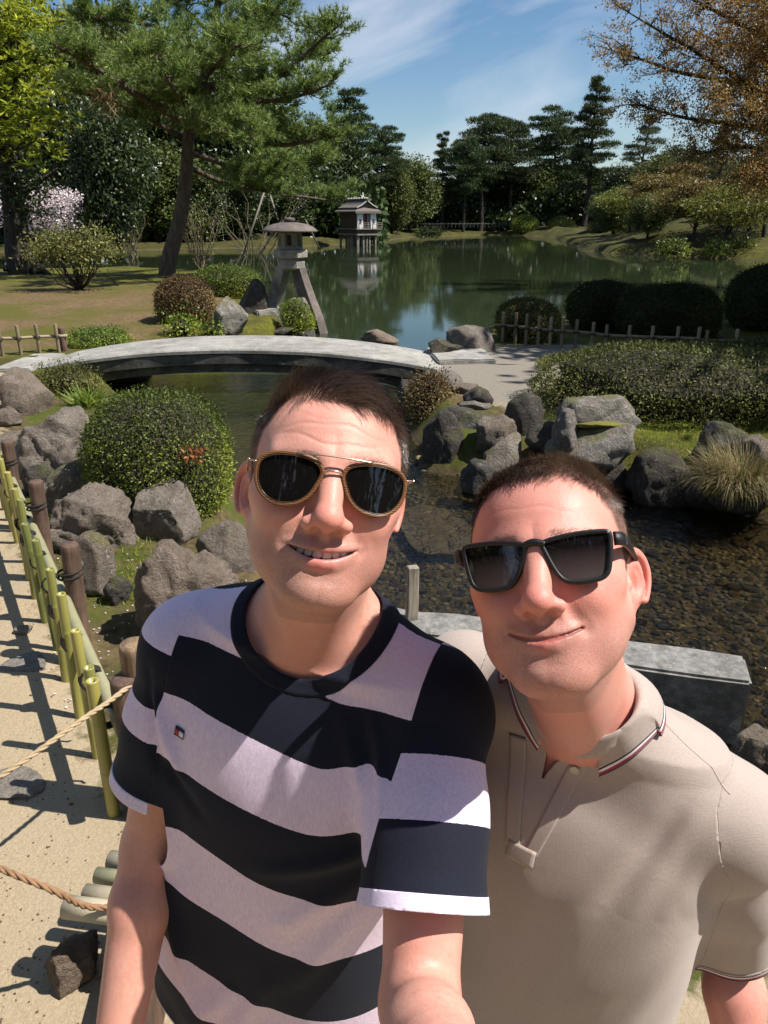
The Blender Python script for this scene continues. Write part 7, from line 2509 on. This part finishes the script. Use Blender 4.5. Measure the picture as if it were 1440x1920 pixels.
def build_pebbles():
    rng = np.random.RandomState(55)
    mats = []
    for i, (c1, c2) in enumerate((((0.055, 0.043, 0.026), (0.14, 0.11, 0.068)), ((0.085, 0.062, 0.032), (0.20, 0.15, 0.08)), ((0.055, 0.050, 0.038), (0.15, 0.138, 0.11)), ((0.11, 0.070, 0.030), (0.24, 0.16, 0.07)))):
        mats.append(rock_mat('cobble_%d' % i, c1, c2, 0.1, 0.0, 20))
    meshes = []
    for k in range(8):
        me = rock_mesh(400 + k, (1.0, 0.8, 0.45), 2, 3, 0.05)
        for v in range(4):
            m2 = me.copy(); m2.materials.append(mats[v]); meshes.append(m2)
    r = empty('stream_bed', (2.0, 4.2, -0.5)); tag(r, 'brown and grey cobbles on the bed of the shallow stream', 'stream bed', kind='structure')
    O = np.array(r.location)
    cand = np.stack([rng.uniform(-0.6, 4.5, 26000), rng.uniform(2.4, 7.6, 26000), rng.uniform(0.013, 0.050, 26000) * np.where(rng.rand(26000) < 0.85, 1.0, 1.6)], 1)
    pp = np.array([proj((a, b, -0.45)) for a, b, c in cand])
    cand = cand[(pp[:, 0] > 690) & (pp[:, 0] < 1470) & (pp[:, 1] > 850) & (pp[:, 1] < 1480)]
    acc = np.zeros((3600, 3)); na = 0
    for x, y, s in cand:
        if na >= 3600: break
        A_ = acc[:na]
        if na and ((A_[:, 0] - x) ** 2 + (A_[:, 1] - y) ** 2 < (0.72 * (s + A_[:, 2])) ** 2).any(): continue
        acc[na] = (x, y, s); na += 1
    pts = acc[:na]
    z = terrain(pts[:, 0], pts[:, 1])
    ok = z < WZ + 0.02
    pts, z = pts[ok], z[ok]
    # the largest in view as single cobbles, the rest joined
    pxs = np.array([pt[2] / pxm((pt[0], pt[1], -0.45)) for pt in pts])
    vis = np.array([(lambda p: (p[0] > 1130 and p[1] < 1400) or (p[0] < 900 and p[1] < 1160))(proj((a, b, -0.45))) for a, b, s in pts])
    order = np.argsort(-(pxs + 1000 * vis))
    for k in order[:290]:
        x, y, s = pts[k]
        o = bpy.data.objects.new('cobble', meshes[rng.randint(len(meshes))]); COL.objects.link(o); o.parent = r
        o.location = Vector(np.array((x, y, z[k] + s * 0.10)) - O); o.scale = (s, s, s * rng.uniform(0.6, 1.1)); o.rotation_euler = (rng.uniform(-.25, .25), rng.uniform(-.25, .25), rng.uniform(0, 6.28))
    V, F, n0 = [], [], 0
    bv, bf = ico(1)
    for k in order[290:]:
        x, y, s = pts[k]
        a = rng.uniform(0, 6.28); q = bv * (1 + 0.12 * rng.randn(len(bv), 1)) * (s, s * 0.8, s * 0.4)
        q = np.stack([q[:, 0] * math.cos(a) - q[:, 1] * math.sin(a), q[:, 0] * math.sin(a) + q[:, 1] * math.cos(a), q[:, 2]], 1) + (x, y, z[k] + s * 0.08) - O
        V.append(q); F.append(bf + n0); n0 += len(bv)
    if V:
        o = obj('small_cobbles', mesh_np('small_cobbles', np.concatenate(V), np.concatenate(F)), leaf_mat('small_cobble', [(0.1, (0.035, 0.028, 0.018)), (0.4, (0.085, 0.065, 0.038)), (0.65, (0.10, 0.092, 0.07)), (0.95, (0.20, 0.135, 0.06))], 0.7, 0.0, 0.3, big=9), r); o['kind'] = 'stuff'; fattr(o.data, 'rnd', np.repeat(rng.rand(len(V)), len(bv)))
    # flat stones in the left path and loose gravel
    PATH_ST = rock_mat('path_stone', (0.27, 0.245, 0.21), (0.43, 0.40, 0.35), 0.3, 0.0, 12)
    for k, (px, py, s, lab) in enumerate(((20, 1475, 0.13, 'flat grey stone set in the sandy path at the left edge'), (55, 1245, 0.11, 'small flat stone in the path near the bamboo shadows'), (45, 1185, 0.05, 'little pale stone lying loose on the path'))):
        p = G(px, py, 0.0)
        o = obj('path_stone', rock_mesh(500 + k, (s, s * 0.75, 0.03), 4, 5, 0.06, 0.3), PATH_ST, None, (p.x, p.y, 0.004 if k < 2 else 0.015)); tag(o, lab, 'stone', 'stones in the path')
    V, F, n0 = [], [], 0
    GP = np.array([G(rng.uniform(-30, 330), rng.uniform(1000, 1930), 0.0)[:2] for k in range(420)])
    GP = GP[poly_sd(PATH_L, GP[:, 0], GP[:, 1]) > 0.02]; GZ = terrain(GP[:, 0], GP[:, 1])
    for (gx, gy), gz in zip(GP, GZ):
        s = rng.uniform(0.0015, 0.0042) * (1 if rng.rand() < 0.97 else 1.8)
        q = bv * (1 + 0.2 * rng.randn(len(bv), 1)) * (s, s, s * 0.7) + (gx, gy, gz + s * 0.3)
        V.append(q); F.append(bf + n0); n0 += len(bv)
    o = obj('path_gravel', mesh_np('path_gravel', np.concatenate(V), np.concatenate(F), False), rock_mat('gravel_grain', (0.22, 0.175, 0.115), (0.42, 0.35, 0.25), 0.2, 0.0, 30)); tag(o, 'loose gravel grains on the sandy path', 'gravel', kind='stuff')
    # petals and fallen leaves on the left bank
    lv = Leaves(66); C = []
    C = np.array([tuple(G(rng.uniform(100, 480), rng.uniform(1040, 1330), 0.0)) for k in range(260)])
    C[:, 2] = terrain(C[:, 0], C[:, 1]) + 0.006; n = len(C)
    lv.quads(C, unit(rng.randn(n, 3) * (1, 1, 0.1)), unit(rng.randn(n, 3) * 0.2 + (0, 0, 1)), rng.uniform(0.010, 0.020, n), 0.011)
    o = obj('fallen_petals', lv.mesh('fallen_petals'), BLOSSOM); tag(o, 'fallen white petals scattered on the dark soil by the boulders', 'petals', kind='stuff')
    # short moss and grass blades
    lv = Leaves(67); C = []
    for k in range(9000):
        if k % 2: px, py = rng.uniform(1180, 1440), rng.uniform(780, 870)
        else: px, py = rng.uniform(60, 330), rng.uniform(690, 1120)
        C.append(tuple(G(px, py, 0.03)))
    C = np.array(C); C[:, 2] = terrain(C[:, 0], C[:, 1])
    C = C[(poly_sd(PATH_L, C[:, 0], C[:, 1]) < -0.03) & (C[:, 2] > WZ + 0.05)]; n = len(C)
    lv.tris(C, unit(rng.randn(n, 3) * 0.5 + (0, 0, 1)), rng.uniform(0.02, 0.055, n), 0.006)
    o = obj('grass', lv.mesh('grass'), LEAF_LIME); tag(o, 'short grass and moss blades on the banks', 'grass', kind='stuff')
def run_env():
    for f in (build_ground, build_water, build_rocks, build_shrubs, build_hero_pine, build_glossy_tree, build_bronze_tree, build_far_trees, build_bridge, build_lantern, build_fences, build_house, build_wall, build_pebbles):
        t = time.time(); f(); print('T_', f.__name__, round(time.time() - t, 2), flush=True)
run_env()
# ================================================================== the two people
def band_stripes(bands):
    def f(t):
        co = t.coord('Object')
        hea = t.noise(330, 3, 0.7, t.coord('Object', (1, 1, 0.3)))
        lil = t.mix(t.ramp(hea, [(0.30, 0.0), (0.70, 1.0)]), (0.67, 0.53, 0.69), (0.86, 0.71, 0.84))
        lil = t.mix(t.ramp(t.noise(7, 2, 0.5, co), [(0.35, 0.0), (0.7, 0.5)]), lil, (0.78, 0.63, 0.73))
        nav = t.mix(t.noise(300, 2, 0.6, co), (0.006, 0.0075, 0.016), (0.013, 0.015, 0.027))
        sv = t.math('ADD', t.attr('sv'), t.math('MULTIPLY_ADD', t.noise(500, 1, 0.5, co), 0.0016, -0.0008))
        m = t.math('GREATER_THAN', t.attr('yoke'), 0.5)
        for a, b in bands:
            m = t.math('MAXIMUM', m, t.math('MULTIPLY', t.math('GREATER_THAN', sv, a), t.math('LESS_THAN', sv, b)))
        return t.mix(m, lil, nav)
    return f

def pique_mat(name, colf):
    t = NT(name)
    c = colf(t)
    v = t.vor(700, t.coord('Object'), rnd=0.35)
    h = t.math('ADD', t.math('MULTIPLY', v, 0.6), t.math('MULTIPLY', t.noise(45, 4, 0.6, t.coord('Object')), 0.9))
    b = t.bsdf(Base_Color=c, Roughness=0.86, Normal=t.bump(h, 0.22, 0.0016))
    b.inputs['Sheen Weight'].default_value = 0.15; b.inputs['Specular IOR Level'].default_value = 0.2
    return t.done(b)

def crew(P, p):
    q = (p - P.T[0]) @ P.T[1]
    nq = (P.neck - P.T[0]) @ P.T[1]
    return ell(q, (nq[0] + 0.004, nq[1] - 0.018, nq[2] + 0.012), (0.081, 0.082, 0.070))

def polo_neck(P, p):
    q = (p - P.T[0]) @ P.T[1]
    nq = (P.neck - P.T[0]) @ P.T[1]
    d = ell(q, (nq[0], nq[1] - 0.006, nq[2] + 0.014), (0.070, 0.074, 0.062))
    top = nq[2] - 0.02; bot = V_BOT[1]
    f = np.clip((q[:, 2] - bot) / (top - bot), 0, 1.2)
    xc = V_BOT[0] + (nq[0] - 0.012 - V_BOT[0]) * f
    v = np.maximum(np.abs(q[:, 0] - xc) - 0.017 * f, np.maximum(q[:, 2] - top - 0.02, bot - q[:, 2]))
    return np.where(q[:, 1] < 0.0, np.minimum(d, v), d)
V_BOT = (-0.044, -0.010)

def style_A(q, nl, rng):
    x, y, z = q.T
    top = sstep(0.045, 0.085, z)
    L = (0.0090 + 0.012 * top + 0.006 * sstep(-0.03, -0.075, y) * top) * rng.uniform(0.6, 1.12, len(q))
    comb = np.stack([0.55 * top - 0.15 * np.sign(x) * (1 - top), -0.65 * top + 0.35 * (1 - top), 0.35 * top - 0.9 * (1 - top)], 1)
    lift = 0.14 + 0.40 * top + 0.10 * sstep(-0.05, -0.08, y)
    return L, comb, lift
def style_B(q, nl, rng):
    x, y, z = q.T
    top = sstep(0.050, 0.090, z)
    L = (0.0050 + 0.0105 * top) * rng.uniform(0.6, 1.1, len(q))
    comb = np.stack([0.15 * top + 0 * x, -0.8 * top + 0.3 * (1 - top), 0.2 * top - 0.9 * (1 - top)], 1)
    lift = 0.16 + 0.34 * top
    return L, comb, lift

def build_trousers(P, root, mat, shoe):
    feet = P.feet
    def f(p):
        d = None
        pl = P.pelvis
        xx = P.T[1][:, 0] * np.array((1, 1, 0)); xx = xx / np.linalg.norm(xx)
        d = ell(p, pl + np.array((0, 0, -0.02)), (0.175, 0.128, 0.15))
        for s, ft in zip((-1, 1), feet):
            hip = pl + xx * s * 0.09 + np.array((0, 0, -0.06)); knee = (hip + np.array(ft)) / 2 + np.array((0, -0.015, 0.0)); an = np.array(ft) + np.array((0, 0.02, 0.07))
            d = smin(d, limb(p, [(hip, 0.098), (knee, 0.068), (an, 0.058)]), 0.04)
        return d
    pts = np.array([P.pelvis] + [np.array(a) for a in feet])
    lo = pts.min(0) - 0.25; hi = pts.max(0) + 0.25; lo[2] = -0.02; hi[2] = P.pelvis[2] + 0.16
    V, F = mesh_sdf(f, lo, hi, 0.012)
    obj('trousers', mesh_np('trousers', V, F), mat, root)
    for ft in feet:
        def g(p):
            d = rc(p, np.array(ft) + (0, 0.04, 0.045), np.array(ft) + (0, -0.13, 0.035), 0.046, 0.040)
            return smax(d, -(p[:, 2] - 0.004), 0.01)
        V, F = mesh_sdf(g, np.array(ft) - (0.1, 0.3, 0.05), np.array(ft) + (0.1, 0.2, 0.15), 0.009)
        obj('shoe', mesh_np('shoe', V, F), shoe, root)

def build_people():
    skA = skin_mat('skin_warm', SKIN_A, 1); skB = skin_mat('skin_rosy', SKIN_B, 2)
    PA = make_pose('a', KA, (-0.0615, 0.7373, 1.6901), (9.3, -22.9, 10.6), (-0.080, 0.805, 1.505), (-0.238, 0.845, 1.445), (0.056, 0.735, 1.428),
                   ((-0.318, 0.80, 1.150), (-0.350, 0.66, 0.93)), ((0.035, 0.52, 1.225), (0.05, 0.30, 1.39)), (-0.145, 0.85, 0.93), PROF)
    PB = make_pose('b', KB, (0.1721, 0.7009, 1.6099), (-24, -29.5, -16.0), (0.240, 0.765, 1.405), (0.112, 0.872, 1.370), (0.424, 0.728, 1.265),
                   ((0.03, 1.03, 1.17), (-0.17, 1.05, 1.13)), ((0.50, 0.80, 0.975), (0.50, 0.66, 0.77)), (0.235, 0.83, 0.87), PROF)
    PA.hands = [hand_chains((-0.350, 0.66, 0.93), (-0.03, -0.25, -0.8), (1, 0, 0), 1, 0.35), hand_chains((0.05, 0.30, 1.39), (0.0, -0.5, 0.7), (-1, -0.2, 0), -1, 0.6)]
    PB.hands = [hand_chains((-0.17, 1.05, 1.13), (-1, 0.0, -0.1), (0, -1, 0.1), -1, 0.15), hand_chains((0.50, 0.66, 0.77), (0, -0.2, -0.9), (-1, 0, 0), -1, 0.35)]
    PA.feet = ((-0.26, 0.90, 0.0), (-0.06, 0.80, 0.0)); PB.feet = ((0.16, 0.93, 0.0), (0.36, 0.80, 0.0))
    prof = [(0.035, 0.115, 0.060, 0.012), (0.0, 0.165, 0.088, 0.008), (-0.05, 0.180, 0.110, 0.0), (-0.12, 0.184, 0.127, -0.006), (-0.20, 0.184, 0.132, -0.010),
            (-0.30, 0.187, 0.135, -0.012), (-0.40, 0.192, 0.138, -0.012), (-0.50, 0.198, 0.140, -0.010), (-0.60, 0.202, 0.142, -0.008), (-0.66, 0.204, 0.143, -0.008)]
    CA = dict(prof=prof, slen=0.212, sr=(0.058, 0.066, 0.071), noise=(SNoise(3, 16), SNoise(4, 45)), namp=(0.0030, 0.0010), drape=SNoise(41, 34), damp=0.0034, folds=[
        ((-0.175, -0.1, -0.03), (-0.10, -0.1, -0.13), 0.009, 0.007), ((-0.15, -0.1, -0.11), (-0.06, -0.1, -0.16), 0.012, -0.004), ((-0.18, -0.1, -0.01), (-0.14, -0.1, -0.14), 0.007, -0.005),
        ((0.16, -0.1, -0.12), (0.00, -0.1, -0.20), 0.013, 0.007), ((0.15, -0.1, -0.16), (0.04, -0.1, -0.28), 0.016, 0.007), ((0.15, -0.1, -0.20), (0.07, -0.1, -0.38), 0.016, 0.007),
        ((0.07, -0.1, 0.02), (0.12, -0.1, -0.05), 0.010, 0.005), ((0.10, -0.1, 0.03), (0.15, -0.1, -0.03), 0.008, 0.004), ((-0.14, -0.1, -0.30), (-0.08, -0.1, -0.52), 0.014, 0.007), ((0.0, -0.1, -0.42), (-0.10, -0.1, -0.60), 0.018, 0.007),
        ((-0.16, -0.1, -0.22), (-0.13, -0.1, -0.42), 0.010, -0.006), ((0.05, -0.1, -0.36), (-0.02, -0.1, -0.56), 0.014, 0.006)],
        neck=crew, cw=0.019, hemw=0.016, armx=0.150, svadd=lambda q: 0.004 * np.sin(q[:, 0] * 18) - 0.055 * sstep(0.06, 0.18, q[:, 0]) * gauss(q[:, 2] + 0.05, 0.075), yoke=0.024)
    CB = dict(prof=prof, slen=0.272, sr=(0.060, 0.068, 0.072), noise=(SNoise(13, 14), SNoise(14, 40)), namp=(0.0022, 0.0005), drape=SNoise(42, 26), damp=0.0022, folds=[
        ((0.105, -0.1, 0.03), (0.02, -0.1, -0.15), 0.0137, 0.0027), ((0.135, -0.1, 0.02), (0.085, -0.1, -0.13), 0.0137, 0.0027), ((0.16, -0.1, 0.0), (0.125, -0.1, -0.13), 0.0137, 0.0024), ((0.12, -0.1, 0.02), (0.06, -0.1, -0.12), 0.0100, -0.0030),
        ((0.17, -0.1, -0.13), (0.05, -0.1, -0.30), 0.0200, 0.0042), ((0.17, -0.1, -0.16), (0.09, -0.1, -0.40), 0.0200, 0.0036), ((-0.03, -0.1, -0.10), (-0.02, -0.1, -0.35), 0.0250, 0.0024), ((0.04, -0.1, -0.12), (0.02, -0.1, -0.40), 0.0225, 0.0024)],
        neck=polo_neck, cw=0.0, hemw=0.018, armx=0.150, svadd=lambda q: 0 * q[:, 0], yoke=9)
    mA = dict(collar=knit_mat('navy_rib', flat((0.006, 0.0075, 0.016), (0.012, 0.014, 0.026))), body=knit_mat('striped_jersey', band_stripes([(-0.035, 0.029), (-0.212, -0.115), (-0.435, -0.318), (-0.64, -0.53)])),
              sleeve=knit_mat('striped_sleeve', band_stripes([(-0.06, 0.066), (0.131, 0.30)])), sleeve0=knit_mat('striped_sleeve_far', band_stripes([(-0.004, 0.075), (0.116, 0.30)])), hem=knit_mat('lilac_hem', flat((0.66, 0.55, 0.70), (0.83, 0.71, 0.83))))
    G1, G2 = (0.355, 0.29, 0.255), (0.42, 0.348, 0.308)
    RED = (0.32, 0.018, 0.05); WHT = (0.72, 0.70, 0.72)
    mB = dict(collar=None, body=pique_mat('pique', flat(G1, G2, 420)), sleeve=pique_mat('pique_sleeve', flat(G1, G2, 420)),
              hem=pique_mat('rib_cuff', band_edge([(0.0005, 0.0045, NAVY), (0.0045, 0.0080, RED), (0.0080, 0.0115, WHT), (0.0115, 0.0140, NAVY)], (G1, G2))))
    for P, m, C, mm, lab, ft in ((PA, skA, CA, mA, 'smiling man in navy and lilac striped T-shirt and aviator sunglasses, taking the selfie', 0), (PB, skB, CB, mB, 'man in beige polo shirt and black sunglasses leaning in with a closed smile', 1)):
        base = (np.array(P.feet[0]) + np.array(P.feet[1])) / 2
        r = empty('person'); tag(r, lab, 'person')
        P.root = r
        P.body = build_body(P, m, r)
        build_shirt(P, C, mm, r)
        build_trousers(P, r, simple_mat('trousers_cloth', ((0.03, 0.035, 0.05), (0.20, 0.16, 0.11))[ft], 0.9), simple_mat('shoe_leather', (0.05, 0.04, 0.035), 0.6))
    make_hair(PA, hair_mat('hair_brown', (0.030, 0.017, 0.012), (0.125, 0.075, 0.046)), PA.root, 46000, style_A, 1)
    make_hair(PB, hair_mat('hair_light_brown', (0.042, 0.026, 0.017), (0.18, 0.115, 0.072)), PB.root, 42000, style_B, 2)
    brow = lambda q: ((np.abs(np.abs(q[:, 0]) - 0.031) < 0.019) & (np.abs(q[:, 2] - (0.0195 - 6.0 * (np.abs(q[:, 0]) - 0.030) ** 2)) < 0.0038) & (q[:, 1] < -0.05)).astype(float)
    def style_brow(q, nl, rng):
        return 0.009 * rng.uniform(0.6, 1.1, len(q)), np.stack([np.sign(q[:, 0]), 0 * q[:, 0], 0.5 + 0 * q[:, 0]], 1), np.full(len(q), 0.15)
    make_hair(PA, hair_mat('brow_a', (0.04, 0.024, 0.016), (0.11, 0.07, 0.045)), PA.root, 700, style_brow, 5, brow, 'eyebrows', 0.8)
    make_hair(PB, hair_mat('brow_b', (0.12, 0.075, 0.045), (0.26, 0.18, 0.12)), PB.root, 700, style_brow, 6, lambda q: brow(q - np.array((0, 0, 0.004))), 'eyebrows', 0.8)
    for P in (PA, PB):
        hm_ = hair_mat('arm_hair', (0.10, 0.06, 0.035), (0.30, 0.20, 0.12))
        segs = [(el, wr, sh) for sh, (el, wr) in ((P.sR, P.armR), (P.sL, P.armL))]
        def amask(p, segs=segs):
            m = np.zeros(len(p))
            for el, wr, sh in segs:
                m = np.maximum(m, (rc(p, el, wr, 0.056, 0.036) < 0) * 1.0)
                m = np.maximum(m, (rc(p, sh + (el - sh) * 0.72, el, 0.056, 0.056) < 0) * 0.4)
            return m
        def astyle(q, nl, rng, P=P, segs=segs):
            W = q @ P.hR.T + P.hc
            d0 = rc(W.astype(np.float32), segs[0][0], segs[0][1], 0, 0); d1 = rc(W.astype(np.float32), segs[1][0], segs[1][1], 0, 0)
            c = np.where((d0 < d1)[:, None], (segs[0][1] - segs[0][0])[None], (segs[1][1] - segs[1][0])[None])
            return 0.013 * rng.uniform(0.4, 1.1, len(q)), unit(c @ P.hR + rng.randn(len(q), 3) * 0.05), np.full(len(q), 0.22)
        make_hair(P, hm_, P.root, 2600, astyle, 8, amask, 'arm_hair', 0.55, (P.bV, P.bF))
    build_glasses_A(PA); build_glasses_B(PB)
    build_teeth(PA, PA.body)
    mcol = pique_mat('rib_collar', band_edge([(0.0, 0.0028, NAVY), (0.0028, 0.0066, RED), (0.0066, 0.0104, WHT), (0.0104, 0.0130, NAVY)], (G1, G2)))
    build_collar_B(PB, CB, mcol, PB.shirt_root)
    # placket, button, seams of the polo shirt
    pm = mB['body']; sr = PB.shirt_root
    nq = (PB.neck - PB.T[0]) @ PB.T[1]
    xb, zb = V_BOT
    strip_on(PB, CB, 'placket', pm, sr, (xb + 0.010, zb - 0.080), (nq[0] + 0.016, nq[2] - 0.045), 0.016, 0.020, 0.0008, th=0.0014)
    strip_on(PB, CB, 'placket', pm, sr, (xb - 0.012, zb - 0.080), (xb - 0.040, nq[2] - 0.055), 0.018, 0.022, 0.0014, th=0.0016)
    strip_on(PB, CB, 'placket_box', pm, sr, (xb - 0.001, zb - 0.094), (xb - 0.001, zb - 0.072), 0.036, 0.036, 0.0020, nu=6, th=0.0014)
    bp = on_shirt(PB, CB, [nq[0] + 0.010], [nq[2] - 0.060], 0.004)[0]
    nb_ = unit(np.array(PB.T[1][:, 1]) * -1.0)
    bt = lathe('button', [(0.0055, 0.0), (0.0058, 0.0012), (0.0050, 0.0022), (0.0038, 0.0016), (0.0, 0.0014)], 18)
    bo = obj('button', bt, simple_mat('button_horn', (0.50, 0.45, 0.33), 0.35), sr)
    bo.location = [float(v) for v in bp]; bo.rotation_mode = 'QUATERNION'; bo.rotation_quaternion = Vector([float(v) for v in nb_]).to_track_quat('Z', 'Y')
    sx = np.linspace(0.066, 0.160, 26)
    obj('shoulder_seam', tube_mesh('shoulder_seam', surf_down(PB, CB, sx, -0.028 - 0.12 * (sx - 0.075), -0.0006), 0.0014, 6), pm, sr)
    # small flag mark on the striped shirt
    lx, lz = find_xz(PA, CA, 340, 1371)
    def patch(dx0, dx1, dz0, dz1, col, off):
        X, Z = np.meshgrid(np.linspace(lx + dx0, lx + dx1, 4), np.linspace(lz + dz0, lz + dz1, 4), indexing='ij')
        W = on_shirt(PA, CA, X.ravel(), Z.ravel(), off)
        solid(obj('emblem', mesh_np('emblem', W, grid_faces(4, 4)), simple_mat('thread', col, 0.6), PA.shirt_root), 0.0006, 0.0)
    patch(-0.0072, 0.0072, -0.0055, 0.0055, (0.010, 0.012, 0.03), 0.0010)
    patch(-0.0068, 0.0000, -0.0028, 0.0028, (0.42, 0.02, 0.03), 0.0018)
    patch(0.0002, 0.0068, -0.0028, 0.0028, (0.75, 0.75, 0.76), 0.0018)
    for P in (PA, PB):
        base = Vector(((P.feet[0][0] + P.feet[1][0]) / 2, (P.feet[0][1] + P.feet[1][1]) / 2, 0))
        P.root.location = base
        for ch in [o for o in bpy.data.objects if o.parent == P.root]:
            ch.matrix_parent_inverse = Matrix.Translation(-base)
    return PA, PB
SKIN_A = (0.60, 0.342, 0.268); SKIN_B = (0.61, 0.325, 0.260)
PA, PB = build_people()
print('T_ total', time.time() - T0)
